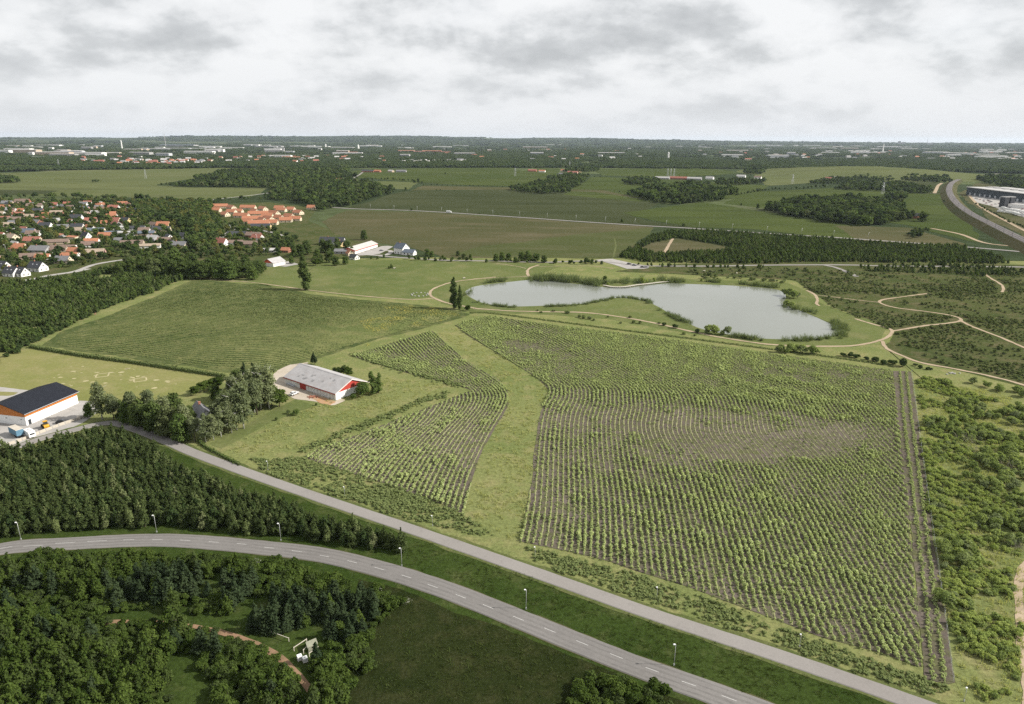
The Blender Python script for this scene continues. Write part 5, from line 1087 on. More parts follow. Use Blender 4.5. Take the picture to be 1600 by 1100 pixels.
M["barn_roof"] = barn_roof_mat("fibre_cement_roof", (0.335, 0.325, 0.325), (0.30, 0.23, 0.19))
M["black_roof"] = plain_mat("black_sheet_roof", (0.016, 0.018, 0.024), 0.75, 0.15, 0.4, spec=0.08)
def big_barn(pxA, pxB, W_, hw, hr, over, mats, label, name, L=None, band=None, slab_t=0.25):
    """A-B: foot of the long wall that faces the camera, A at the right; the ridge runs parallel to it"""
    A, B = gp(*pxA), gp(*pxB); d = (A - B) / np.linalg.norm(A - B); n = np.array([-d[1], d[0]])
    if n @ A < 0: n = -n
    L = L or float(np.linalg.norm(A - B)); c = A - d * L / 2 + n * W_ / 2
    rz = math.atan2(d[1], d[0]) - math.pi / 2           # local +Y runs from B to A
    root = thing(name, label, "barn" if "barn" in name else "hall", (c[0], c[1], 0), rz)
    s = hr / (W_ / 2); wl, gb, rf = mats
    zb = band if band is not None else hw - 0.02
    obj("wall", MB().box(-W_ / 2, W_ / 2, -L / 2, L / 2, -0.1, zb).mesh("barn_wall", [wl]), root)
    obj("gable_boards", MB().prism([(-W_ / 2 - 0.04, zb), (W_ / 2 + 0.04, zb), (W_ / 2 + 0.04, hw), (0, hw + hr - 0.05), (-W_ / 2 - 0.04, hw)], -L / 2 - 0.04, L / 2 + 0.04).mesh("barn_gable", [gb]), root)
    e = W_ / 2 + over; z = hw - over * s; q = 0.03
    for sg, nm in ((-1, "a"), (1, "b")):
        pr = [(sg * e, z + q), (0, hw + hr + q), (0, hw + hr + slab_t), (sg * e, z + slab_t)]
        obj("roof_slope", MB().prism(pr, -L / 2 - over, L / 2 + over).mesh("barn_roof_" + nm, [rf]), root)
    return root, L, W_, hw, hr
bn, BL, BW, bh, br = big_barn((525, 625.6), (446, 599), 18.5, 3.3, 3.9, 0.55, (M["barn_white"], M["barn_red"], M["barn_roof"]), "long white and red barn with grey sheet roof in the meadow", "red_barn")
obj("ridge_cap", MB().prism([(-0.45, bh + br + 0.12), (0, bh + br + 0.34), (0.45, bh + br + 0.12), (0, bh + br + 0.26)], -BL / 2 - 0.5, BL / 2 + 0.5).mesh("ridge_cap", [M["barn_roof"]]), bn)
sideB = 1
def near_side(root):  # +X or -X of the thing, whichever faces the camera
    p = root.location; r_ = Matrix.Rotation(-root.rotation_euler[2], 2) @ Vector((-p.x, -p.y)); return 1 if r_[0] > 0 else -1
sb = near_side(bn)
obj("fascia", MB().box(-0.06, 0.06, -BL / 2 - 0.55, BL / 2 + 0.55, -0.32, 0.02).mesh("fascia", [M["barn_red"]]), bn, (sb * (BW / 2 + 0.58), 0, bh - 0.18))
obj("barn_door", MB().box(-0.07, 0.07, -2.1, 2.1, 0, 3.1).mesh("barn_door", [M["barn_red"]]), bn, (sb * (BW / 2 + 0.07), -BL / 2 + 13.2, 0))
bseam = MB().box(-0.02, 0.02, -0.04, 0.04, 0.1, 3.0).mesh("panel_joint", [M["b_grey"]])
for k in range(9): obj("panel_joint", bseam, bn, (sb * (BW / 2 + 0.02), BL / 2 - 1.8 - 2.1 * k, 0))
edge_red = MB()
for sx in (-1, 1):
    e = BW / 2 + 0.55; s_ = br / (BW / 2); edge_red.prism([(sx * e, bh - .55 * s_ - .12), (0, bh + br - .12), (0, bh + br + .27), (sx * e, bh - .55 * s_ + .27)], BL / 2 + 0.553, BL / 2 + 0.60)
obj("barge_board", edge_red.mesh("barge_board", [plain_mat("white_board", (0.66, 0.6, 0.57), 0.7)]), bn)
skl = MB().box(-0.5, 0.5, -0.8, 0.8, 0, 0.06).mesh("roof_sheet", [plain_mat("old_roof_sheet", (0.22, 0.215, 0.215), 0.8, 0.2)])
for k in range(11):
    u = rng.uniform(0.2, 0.75); o = obj("roof_sheet", skl, bn, (sb * BW / 2 * (1 - u), rng.uniform(-.42, .42) * BL, bh + br * u + 0.24)); o.rotation_euler = (0, sb * math.atan2(br, BW / 2), 0); o.scale = (rng.uniform(.5, 1.2), rng.uniform(.4, 1.2), 1)
# ---- the hall with black roof and timber band
M["timber"] = plain_mat("orange_timber", (0.42, 0.145, 0.03), 0.6, 0.3, 2.5)
M["hall_white"] = plain_mat("hall_white_wall", (0.74, 0.735, 0.72), 0.7, 0.06, 0.8)
hl, HL, HW, hh, hr_ = big_barn((122.7, 630), (42, 665.5), 20.5, 5.3, 3.1, 0.7, (M["hall_white"], M["timber"], M["black_roof"]), "white hall with orange timber band and black roof at the left edge", "timber_hall", band=3.7)
hs = near_side(hl)
for k, yy in enumerate((-HL / 2 + 6.3, -HL / 2 + 11.5)): obj("panel_joint", MB().box(-0.03, 0.03, -0.09, 0.09, 0.05, 3.6).mesh("hall_joint", [M["b_grey"]]), hl, (hs * (HW / 2 + 0.03), yy, 0))
obj("side_door", MB().box(-0.06, 0.06, -0.6, 0.6, 0.0, 2.2).mesh("side_door", [M["glass"]]), hl, (hs * (HW / 2 + 0.06), -HL / 2 + 1.6, 0))
brd = MB().box(-0.025, 0.025, -0.05, 0.05, 3.72, 5.1).mesh("cover_strip", [plain_mat("timber_strip", (0.30, 0.095, 0.02), 0.6, 0.2)])
for k in range(24): obj("cover_strip", brd, hl, (hs * (HW / 2 + 0.055), -HL / 2 + 0.6 + k * 1.05, 0))
obj("gutter", MB().tube([(0, -HL / 2 - .7, 0), (0, HL / 2 + .7, 0)], 0.09).mesh("gutter", [M["b_steel"]]), hl, (hs * (HW / 2 + 0.82), 0, hh - 0.16))
for k in (-0.3, 0.05, 0.4): obj("wall_lamp", MB().box(-0.25, 0.25, -0.15, 0.05, -0.12, 0.12).mesh("wall_lamp", [M["b_grey"]]), hl, (k * HW, -HL / 2 - 0.06, 2.6))
# ---- other farm buildings
big_barn((446, 413), (415, 420), 12, 3.2, 3.4, 0.5, (M["barn_white"], plain_mat("orange_red_gable", (0.50, 0.09, 0.04), 0.7), M["barn_roof"]), "small white barn with grey roof and orange red gable beside the grove", "white_barn", L=15)
wb, WL, WW, wh, wr = big_barn((590, 386), (555, 397), 14, 3.6, 2.6, 0.5, (M["barn_white"], plain_mat("red_band", (0.42, 0.07, 0.05), 0.7), barn_roof_mat("pale_roof", (0.40, 0.38, 0.36), (0.34, 0.30, 0.26))), "white barn with red band and pale roof by the paved yard", "white_barn", band=2.5)
house(628, 396, 12, 10, 6.0, 4.4, 45, "white", "r_blue", "tall white villa with blue grey roof beside the lane", None, True)
house(640, 398, 12, 7, 2.8, 2.6, 60, "white", "r_blue", "low white annexe right of the tall white villa", None, False)
fh = house(318, 662, 12, 9, 3.2, 4.6, 12, "white", "r_grey", "white farmhouse with grey roof half hidden among birches", None, True, name="farmhouse")
house(345, 655, 7, 5, 2.4, 2.0, 60, "cream", "r_light", "small cream outbuilding among the garden trees", None, False, name="shed", wins=False)

# ---------------------------------------------------------------- yard things
def lin(px1, px2, **k): return gp(*px1), gp(*px2)
M["conc"] = plain_mat("concrete_wall", (0.42, 0.38, 0.32), 0.9, 0.2, 1.0)
wl_px = [(10, 697), (25, 692), (45, 685), (62, 678), (82, 670), (102, 663), (118, 658), (134, 652)]
Wp = gpl(wl_px); root = thing("yard_wall", "pale concrete panel wall between the hall yard and the path", "wall", (Wp[3][0], Wp[3][1], 0))
for i in range(len(Wp) - 1):
    d = Wp[i + 1] - Wp[i]; n_ = max(1, int(round(np.linalg.norm(d) / 2.6)))
    for j in range(n_):
        p = Wp[i] + d * (j + 0.5) / n_; l = np.linalg.norm(d) / n_
        obj("panel", MB().box(-l / 2 + 0.03, l / 2 - 0.03, -0.09, 0.09, -0.1, 1.15 + 0.1 * ((i + j) % 2)).mesh("wall_panel", [M["conc"]]), root, (p[0] - Wp[3][0], p[1] - Wp[3][1], 0), math.atan2(d[1], d[0]))
        obj("post", MB().box(-0.12, 0.12, -0.13, 0.13, -0.1, 1.4).mesh("wall_post", [M["b_grey"]]), root, (p[0] - d[0] / n_ / 2 - Wp[3][0], p[1] - d[1] / n_ / 2 - Wp[3][1], 0), math.atan2(d[1], d[0]))
M["tyre"] = plain_mat("tyre", (0.02, 0.02, 0.02), 0.9)
M["steel"] = plain_mat("galvanised_steel", (0.50, 0.51, 0.52), 0.45, 0.1, metallic=0.3)
def wheel_mesh(r, w): return MB().tube([(0, -w / 2, 0), (0, w / 2, 0)], r, 12).mesh("wheel", [M["tyre"]])
WH = wheel_mesh(0.33, 0.22); WHB = wheel_mesh(0.75, 0.5)
CAR_P = {}
def car_mesh(col):
    if col not in CAR_P:
        m = plain_mat("car_paint_%d" % len(CAR_P), col, 0.3, 0.03, spec=0.5)
        body = MB().prism([(-2.15, 0.35), (2.1, 0.35), (2.15, 0.75), (1.2, 0.92), (0.55, 0.98), (-1.9, 1.0), (-2.15, 0.85)], -0.86, 0.86).mesh("car_body", [m])
        cab = MB().prism([(-1.85, 0.97), (0.75, 0.95), (0.1, 1.4), (-1.45, 1.42)], -0.76, 0.76).mesh("car_cabin", [M["glass"]])
        roof = MB().prism([(-1.45, 1.41), (0.08, 1.39), (0.05, 1.47), (-1.4, 1.48)], -0.74, 0.74).mesh("car_roof", [m]); CAR_P[col] = (body, cab, roof)
    return CAR_P[col]
def car(x, y, rz, col, label, group=None, parts=True, name="car"):
    g = gp(x, y); r_ = thing(name, label, "car", (g[0], g[1], 0.22), rz, group); b, c, f = car_mesh(col)
    obj("body", b, r_); obj("cabin", c, r_); obj("roof", f, r_)
    if parts:
        for sx in (-1.35, 1.35):
            for sy in (-0.8, 0.8): obj("wheel", WH, r_, (sx, sy, 0.33))
    return r_
car(460, 617, 1.1, (0.6, 0.6, 0.6), "white car parked beside the bushes in the barn yard")
car(97, 661, 0.5, (0.02, 0.02, 0.022), "black car parked behind the yard wall near the hall")
# blue box trailer
g1, g2 = gp(30, 681), gp(42, 672); d = g2 - g1; rz = math.atan2(d[1], d[0]) + 0.35
t = thing("box_trailer", "blue box trailer with pale top beside the white caravan", "trailer", (*gp(27, 681), 0.1), rz + 0.5)
M["blue"] = plain_mat("blue_tarp", (0.10, 0.20, 0.28), 0.6, 0.15, 0.8)
obj("box", MB().box(-3.4, 3.4, -1.25, 1.25, 1.0, 3.3).mesh("trailer_box", [M["blue"]]), t)
obj("top", MB().prism([(-3.42, 3.3), (3.42, 3.3), (3.3, 3.42), (-3.3, 3.42)], -1.27, 1.27).mesh("trailer_top", [M["conc"]]), t)
obj("chassis", MB().box(-3.3, 3.9, -0.9, 0.9, 0.65, 1.0).mesh("trailer_chassis", [M["b_r_dark"]]), t)
obj("stripe", MB().box(-3.0, 3.0, -1.29, -1.25, 1.5, 2.9).mesh("trailer_stripe", [plain_mat("pale_blue", (0.32, 0.45, 0.54), 0.6)]), t)
for sx in (-2.2, -1.2): 
    for sy in (-1.0, 1.0): obj("wheel", wheel_mesh(0.45, 0.3) if sx == -2.2 and sy == -1 else bpy.data.meshes["wheel.002"] if "wheel.002" in bpy.data.meshes else WH, t, (sx, sy, 0.45))
# caravan
t = thing("caravan", "white caravan parked along the yard wall", "caravan", (*gp(47, 682), 0.1), rz + 0.45)
M["cvw"] = plain_mat("caravan_white", (0.74, 0.74, 0.72), 0.4, 0.05)
obj("body", MB().prism([(-3.0, 0.55), (2.7, 0.55), (3.0, 1.2), (2.75, 2.2), (2.3, 2.62), (-2.4, 2.66), (-2.9, 2.2)], -1.1, 1.1).mesh("caravan_body", [M["cvw"]]), t)
for k, yy in ((-1.6, -1.12), (0.3, -1.12), (1.8, -1.12)): obj("window", MB().box(-0.55, 0.55, -0.03, 0.03, -0.32, 0.32).mesh("caravan_window", [M["glass"]]), t, (k, yy, 1.75))
obj("front_window", MB().box(-0.04, 0.04, -0.8, 0.8, -0.3, 0.3).mesh("caravan_front", [M["glass"]]), t, (-2.93, 0, 1.75))
for sy in (-0.95, 0.95): obj("wheel", WH, t, (-0.1, sy, 0.33))
for k in (-1.5, 0.4): obj("roof_hatch", MB().box(-0.3, 0.3, -0.3, 0.3, 0, 0.12).mesh("roof_hatch", [M["b_grey"]]), t, (k, 0, 2.65))
# wheel loader
t = thing("wheel_loader", "yellow wheel loader behind the yard wall", "loader", (*gp(72, 669), 0.1), rz + 0.3)
M["ylw"] = plain_mat("loader_yellow", (0.52, 0.28, 0.02), 0.5, 0.15)
obj("rear_body", MB().prism([(-2.4, 0.8), (0.0, 0.8), (0.0, 1.7), (-2.2, 1.9), (-2.5, 1.5)], -0.9, 0.9).mesh("loader_rear", [M["ylw"]]), t)
obj("front_frame", MB().prism([(0.0, 0.7), (1.6, 0.7), (1.5, 1.3), (0.0, 1.4)], -0.7, 0.7).mesh("loader_front", [M["ylw"]]), t)
obj("cab", MB().prism([(-1.0, 1.7), (0.3, 1.6), (0.2, 2.9), (-0.9, 2.95)], -0.7, 0.7).mesh("loader_cab", [M["glass"]]), t)
obj("cab_roof", MB().box(-1.05, 0.35, -0.78, 0.78, 2.95, 3.08).mesh("loader_roof", [M["ylw"]]), t)
for sy in (-0.5, 0.5): obj("lift_arm", MB().tube([(0.3, sy, 1.5), (1.8, sy, 1.3), (2.5, sy, 0.7)], 0.12).mesh("lift_arm", [M["ylw"]]), t)
obj("bucket", MB().prism([(2.4, 0.2), (3.3, 0.15), (2.9, 0.3), (2.6, 0.9), (2.4, 0.9)], -1.2, 1.2).mesh("bucket", [M["b_r_dark"]]), t)
for sx in (-1.5, 1.2):
    for sy in (-0.95, 0.95): obj("wheel", WHB, t, (sx, sy, 0.75))
t = thing("timber_stack", "stack of pale boards at the end of the yard wall", "boards", (*gp(125, 654), 0.0), rz)
for k in range(6): obj("board_bundle", MB().box(-1.6, 1.6, -0.35, 0.35, 0, 0.28).mesh("board_bundle", [M["conc"]]), t, (rng.normal(0, .1), (k % 2) * 0.75, 0.32 * (k // 2)))
g = gp(455, 602.5); tag(obj("trough", MB().prism([(-0.7, 0), (0.7, 0), (0.9, 0.8), (-0.9, 0.8)], -2.6, 2.6).mesh("trough", [M["b_steel"]]), None, (g[0], g[1], 0), bn.rotation_euler[2]), "dull metal trough along the front wall of the red barn", "trough")
g = gp(489, 621); t = thing("rubble_heap", "small heap of red brick rubble in front of the barn door", "rubble", (g[0], g[1], 0))
bk = MB().box(-.3, .3, -.18, .18, -.12, .12).mesh("rubble_piece", [M["b_brick"]])
for k in range(40):
    o = obj("brick_piece", bk, t, (rng.normal(0, 1.3), rng.normal(0, .8), rng.uniform(.05, .45))); o.rotation_euler = tuple(rng.uniform(0, 3, 3))

# ---------------------------------------------------------------- animal shelter in the thicket clearing
M["shed_grey"] = plain_mat("shelter_board", (0.27, 0.27, 0.20), 0.85, 0.2, 1.0)
t = thing("field_shelter", "small open grey field shelter in the thicket clearing", "shelter", (*gp(488, 1014), 0.1), 0.5); t.scale = (.78, .78, .78)
obj("roof", MB().prism([(-1.5, 1.75), (1.5, 2.1), (1.5, 2.2), (-1.5, 1.85)], -1.3, 1.3).mesh("shelter_roof", [M["shed_grey"]]), t)
for yy in (-1.2, 1.2): obj("side_wall", MB().box(-1.3, 1.35, -0.05, 0.05, 0, 1.82).mesh("shelter_side", [M["shed_grey"]]), t, (0, yy, 0))
obj("back_wall", MB().box(-0.05, 0.05, -1.2, 1.2, 0, 2.0).mesh("shelter_back", [M["shed_grey"]]), t, (1.35, 0, 0))
for k, (x, y) in enumerate(((468.5, 1031), (477, 1034))):
    t = thing("water_tank", "white cubic water tank, %s of the two below the shelter" % ("left" if k == 0 else "right"), "tank", (*gp(x, y), 0.1), 0.55)
    obj("tank", MB().box(-.5, .5, -.5, .5, .15, 1.1).mesh("tank_body", [M["cvw"]]), t)
    obj("pallet", MB().box(-.55, .55, -.55, .55, 0, .14).mesh("pallet", [M["conc"]]), t)
    cg = MB()
    for u in (-.52, -.17, .17, .52):
        for s_ in (-.53, .53): cg.box(u - .015, u + .015, s_ - .012, s_ + .012, .14, 1.12); cg.box(s_ - .012, s_ + .012, u - .015, u + .015, .14, 1.12)
    obj("cage", cg.mesh("tank_cage", [M["steel"]]), t); obj("cap", MB().tube([(0, 0, 1.1), (0, 0, 1.17)], .12, 10).mesh("tank_cap", [M["b_grey"]]), t)
M["rail"] = plain_mat("wooden_rail", (0.50, 0.46, 0.38), 0.8, 0.2)
for k, (a, b) in enumerate((((459, 1018), (480, 1004)), ((483, 1027), (498, 1016)), ((474, 1022), (482, 1014)), ((416, 990), (452, 1003)))):
    A, B = gp(*a), gp(*b); c = (A + B) / 2; l = np.linalg.norm(B - A)
    t = thing("fence_rail", "pale wooden rail " + ["left of the shelter pen", "right of the shelter pen", "in the middle of the shelter pen", "along the clearing left of the shelter"][k], "fence", (c[0], c[1], 0.1), math.atan2(B[1] - A[1], B[0] - A[0]))
    obj("rail", MB().box(-l / 2, l / 2, -.05, .05, .85, 1.0).mesh("rail", [M["rail"]]), t)
    for u in (-l / 2 + .1, l / 2 - .1): obj("post", MB().box(-.06, .06, -.06, .06, -.1, 1.05).mesh("rail_post", [M["rail"]]), t, (u, 0, 0))

# ---------------------------------------------------------------- lamps
M["lamp_grey"] = plain_mat("lamp_pole_grey", (0.42, 0.43, 0.42), 0.5, 0.08, metallic=0.4)
M["lamp_head"] = plain_mat("lamp_head_white", (0.74, 0.74, 0.74), 0.4, 0.05)
def lamp_meshes(h, arm, r, hs_):
    pole = MB().tube([(0, 0, -0.1), (0, 0, h * 0.5), (0, 0, h)], [r, r * 0.8, r * 0.6], 8).mesh("lamp_pole", [M["lamp_grey"]], True)
    a = MB().tube([(0, 0, h - 0.05), (-arm * 0.5, 0, h + 0.05), (-arm, 0, h + 0.05)], r * 0.55, 6).mesh("lamp_arm", [M["lamp_grey"]])
    head = MB().prism([(-hs_, -0.06), (hs_, -0.1), (hs_, 0.08), (-hs_ * .7, 0.12)], -hs_ * .6, hs_ * .6).mesh("lamp_head", [M["lamp_head"]])
    base = MB().box(-r * 2, r * 2, -r * 2, r * 2, -0.1, 0.5).mesh("lamp_base", [M["lamp_grey"]])
    return pole, a, head, base, arm, h
LM = lamp_meshes(5.6, 0.25, 0.07, 0.24); LP_ = lamp_meshes(3.5, 0.12, 0.055, 0.2); LF = lamp_meshes(8.0, 0.9, 0.14, 0.5)
def lamp(x, y, S_, label, group, rz=0.0, parts=True):
    g = gp(x, y); t = thing("street_lamp", label, "street lamp", (g[0], g[1], 0), rz, group)
    obj("pole", S_[0], t); obj("arm", S_[1], t); obj("lamp_head", S_[2], t, (-S_[4] - 0.1, 0, S_[5] + 0.05))
    if parts: obj("base", S_[3], t)
for (x, y), w in zip(((33, 843.5), (245, 832), (439, 845), (628, 885), (822, 952), (1053, 1040)), ("leftmost", "second from left", "third from left", "fourth from left", "fifth from left", "rightmost")):
    lamp(x, y, LM, w + " of the tall lamps along the curving road", "lamps along the curving road", 0.15)
for (x, y), w in zip(((419, 735), (539, 776), (676, 822), (836, 872), (1026, 936), (1249, 1011), (1506, 1096)), ("leftmost", "second from left", "third from left", "fourth from left", "fifth from left", "sixth from left", "rightmost")):
    lamp(x, y, LP_, w + " of the short lamps along the straight path", "lamps along the straight path", 0.4)
for x, y in ((579, 327), (616, 329), (652, 330.5), (690, 332.5), (730, 335), (770, 337), (812, 339.5), (855, 342), (900, 345), (946, 348), (992, 351), (1041, 353.5), (1092, 357), (1144, 360), (1198, 364), (1252, 367), (1302, 371), (1356, 374)):
    lamp(x, y, LF, "thin white lamp in the row along the far country road", "lamps along the far country road", 1.6, False)
for (x, y), w in zip(((35, 378), (59, 372), (361, 362), (402, 378), (10, 395)), ("left one", "one beside the brown house", "one below the orange terraces", "one beside the dark roofs", "far left one")):
    lamp(x, y, LF, "street lamp between the village roofs, " + w, "village street lamps", 1.0, False)
# ---------------------------------------------------------------- small things around the pond and the lawn
M["deck"] = plain_mat("boardwalk_wood", (0.40, 0.37, 0.31), 0.85, 0.2, 1.0)
L = resample(spline(gpl([(944, 447), (958, 449.5), (975, 449.5), (995, 446.5), (1010, 445), (1030, 442.5), (1046, 441)]), 8), 1.5)
bw = thing("boardwalk", "pale wooden boardwalk curving over the far edge of the pond", "boardwalk", (L[len(L) // 2][0], L[len(L) // 2][1], 0))
c0 = L[len(L) // 2]
pl = MB().box(-.68, .68, -1.25, 1.25, 0, .12).mesh("deck_plank", [M["deck"]]); ps = MB().tube([(0, 0, -.8), (0, 0, 0.75)], .12, 6).mesh("deck_post", [M["deck"]])
for i in range(len(L) - 1):
    d = L[i + 1] - L[i]; rz = math.atan2(d[1], d[0]); obj("plank", pl, bw, (L[i][0] - c0[0], L[i][1] - c0[1], 0.75), rz)
    if i % 3 == 0: obj("post", ps, bw, (L[i][0] - c0[0] + math.sin(rz) * 1.1, L[i][1] - c0[1] - math.cos(rz) * 1.1, 0))
M["stone"] = plain_mat("grey_stone", (0.33, 0.32, 0.30), 0.9, 0.25, 1.2)
def boulder(seed, n=9):
    r = np.random.default_rng(seed); bm = bmesh.new(); bmesh.ops.create_icosphere(bm, subdivisions=1, radius=0.6)
    for v in bm.verts: v.co *= r.uniform(0.75, 1.15); v.co.z *= 0.8
    me = bpy.data.meshes.new("boulder"); bm.to_mesh(me); bm.free(); me.materials.append(M["stone"]); return me
BO = [boulder(i) for i in range(4)]
g0 = gp(656, 460.5)
for k in range(12):
    a = 2 * math.pi * k / 12; tag(obj("boulder", BO[k % 4], None, (g0[0] + 6 * math.cos(a), g0[1] + 6 * math.sin(a), 0.3), a, rng.uniform(.9, 1.4)), "grey boulder in the stone circle on the meadow left of the pond", "boulder", "stone circle on the meadow")
for k in range(9):
    tag(obj("boulder", BO[k % 4], None, (gp(1488 + rng.normal(0, 7), 583.5 + rng.normal(0, 1.2)).tolist() + [0.2]), rng.uniform(0, 6), rng.uniform(.7, 1.2)), "pale stone in the pile below the gravel path on the right", "boulder", "stone pile by the right path")
for (x, y), w in zip(((725, 435), (1100, 424), (1150, 427), (616, 419.5)), ("left end of the pond", "path behind the pond", "scrub behind the pond", "meadow below the villa")):
    g = gp(x, y); t = thing("picnic_table", "small pale wooden picnic table by the " + w, "picnic table", (g[0], g[1], 0), rng.uniform(0, 3))
    obj("table_top", MB().box(-1.1, 1.1, -.45, .45, .7, .78).mesh("picnic_top", [M["rail"]]), t)
    for s_ in (-1, 1): obj("bench", MB().box(-1.1, 1.1, -.16, .16, .42, .48).mesh("picnic_bench", [M["rail"]]), t, (0, s_ * .8, 0)); obj("leg", MB().box(-.08, .08, -.9, .9, 0, .7).mesh("picnic_leg", [M["rail"]]), t, (s_ * .8, 0, 0))
# dry patches in the lawn
for k in range(46):
    x, y = (rng.normal(165, 62), rng.normal(590, 12))
    if not (62 < x < 300 and 572 < y < 608 and y > 556 + (x - 60) * 0.125): continue
    c = gp(x, y); n = 9; rr = rng.uniform(.35, 1.3); a = np.linspace(0, 6.28, n, endpoint=False)
    sheet("dry_patch", None, M["f_straw"], 0.085, 0.5, 0.08, world=np.c_[c[0] + np.cos(a) * rr * rng.uniform(.7, 1.5, n), c[1] + np.sin(a) * rr * rng.uniform(.5, 1.0, n)])
def square_outline(px, r_, ang):
    c = gp(*px); mb = MB(); 
    for k in range(4):
        o = (-r_, r_)[k % 2]
        if k < 2: mb.box(-r_, r_, o - .35, o + .35, 0, .02)
        else: mb.box(o - .35, o + .35, -r_ + .36, r_ - .36, 0, .02)
    tag(obj("dry_patch", mb.mesh("dry_square", [M["f_straw"]]), None, (c[0], c[1], 0.088), ang), kind="structure")
square_outline((160, 586.5), 2.6, 0.4); square_outline((219, 593.5), 2.6, 0.5)
# fence beside the right shrubs
Lf = resample(spline(gpl([(1424, 582), (1434, 660), (1450, 780), (1470, 920), (1490, 1072)]), 10), 6.0)
fe = thing("wire_fence", "thin wire fence on posts between the bare track and the shrubs", "fence", (Lf[0][0], Lf[0][1], 0))
fp = MB().tube([(0, 0, -.2), (0, 0, 1.5)], .06, 6).mesh("fence_post", [M["steel"]])
for i, p in enumerate(Lf):
    obj("post", fp, fe, (p[0] - Lf[0][0], p[1] - Lf[0][1], 0))
    if i: 
        q_ = Lf[i - 1]; obj("wire", MB().tube([(q_[0] - Lf[0][0], q_[1] - Lf[0][1], 1.35), (p[0] - Lf[0][0], p[1] - Lf[0][1], 1.35)], .009, 4).tube([(q_[0] - Lf[0][0], q_[1] - Lf[0][1], .7), (p[0] - Lf[0][0], p[1] - Lf[0][1], .7)], .009, 4).mesh("fence_wire", [M["steel"]]), fe)
# vehicles farther off
for k, (x, y, c) in enumerate(((983, 413.5, (.02, .02, .025)), (991, 415.5, (.05, .06, .08)), (1004, 418.5, (.03, .03, .035)), (1010, 418.5, (.25, .25, .27)))):
    car(x, y, 0.1, c, "dark car in the gravel car park behind the pond, %s" % ("leftmost", "second", "third", "rightmost")[k], "cars in the gravel car park", False)
car(596, 392.5, 0.2, (.1, .1, .11), "dark grey car on the paved yard of the white barn", None, False)
car(3, 444, 0.6, (.42, .03, .03), "red car on the street below the white gabled houses", None, False)
g = gp(701, 333); t = thing("lorry", "white box lorry standing on the far country road", "lorry", (g[0], g[1], 0.3), -0.1)
obj("box", MB().box(-3.6, 2.2, -1.25, 1.25, .9, 3.6).mesh("lorry_box", [M["cvw"]]), t); obj("cab", MB().prism([(2.3, .5), (4.2, .5), (4.2, 1.6), (3.8, 2.6), (2.3, 2.7)], -1.2, 1.2).mesh("lorry_cab", [M["cvw"]]), t); obj("chassis", MB().box(-3.5, 4, -.9, .9, .5, .9).mesh("lorry_chassis", [M["b_r_dark"]]), t)
for sx in (-2.2, 3.2):
    for sy in (-1, 1): obj("wheel", WH, t, (sx, sy, .4), 0, 1.4)

# ---------------------------------------------------------------- village green
sheet("village_ground", [(-300, 330), (0, 312), (130, 311), (330, 320), (420, 316), (500, 325), (480, 345), (520, 362), (600, 385), (640, 395), (560, 402), (430, 414), (300, 428), (180, 418), (60, 438), (-300, 500)], M["scrubland"], 0.08, 6, 1.0)
for px in ([(0, 452), (40, 440), (75, 431), (118, 424), (150, 413), (200, 405)], [(0, 402), (60, 399), (120, 388), (200, 372)], [(330, 392), (345, 372), (370, 358), (420, 362), (450, 372)], [(0, 365), (60, 345), (120, 331), (200, 322)], [(310, 322), (330, 313), (395, 305), (430, 300)]):
    road("village_street", px, 5.0, M["yard"], 0.2, 0.3)
hx = np.array([(h[0], h[1]) for h in HOUSES]); hrad = np.array([max(h[2], h[3]) * 0.55 for h in HOUSES])
def off_houses(P, front=4.0):
    ok = np.ones(len(P), bool)
    for (x, y), r_ in zip(hx, hrad):
        v = P - [x, y]; toc = np.array([-x, -y]) / math.hypot(x, y)
        a = v @ toc; b = np.abs(v @ np.array([-toc[1], toc[0]]))
        ok &= ~((b < r_ * 0.95) & (a > -r_ * 0.8) & (a < r_ + front * 3))
    return ok
VILL = [(-40, 318), (130, 313), (330, 322), (332, 345), (420, 358), (470, 375), (440, 400), (300, 405), (190, 402), (130, 418), (60, 420), (-40, 440)]
P = scatter(VILL, 10.0, lambda P: off_houses(P, 2.5) & (rng.random(len(P)) < 0.8))
plant_out("garden_tree", "garden_tree", P, rng.uniform(0.6, 1.3, len(P)), "garden tree between the village houses", "tree", "garden trees in the village", "garden_trees", "more garden trees", 300)
P = scatter(VILL, 7.0, lambda P: off_houses(P, 1.5) & (rng.random(len(P)) < 0.7))
mass("garden_bushes", "garden_bush", P, rng.uniform(0.6, 1.5, len(P)), "hedges and bushes filling the village gardens", "bush")
P = scatter([(215, 318), (330, 318), (338, 350), (335, 392), (305, 395), (290, 372), (265, 345), (215, 336)], 8.5, lambda P: off_houses(P, 3))
plant_out("village_tree", "garden_tree", P, rng.uniform(1.0, 1.6, len(P)), "tall dark tree in the wooded middle of the village", "tree", "wooded middle of the village", "village_trees", "x", 300)
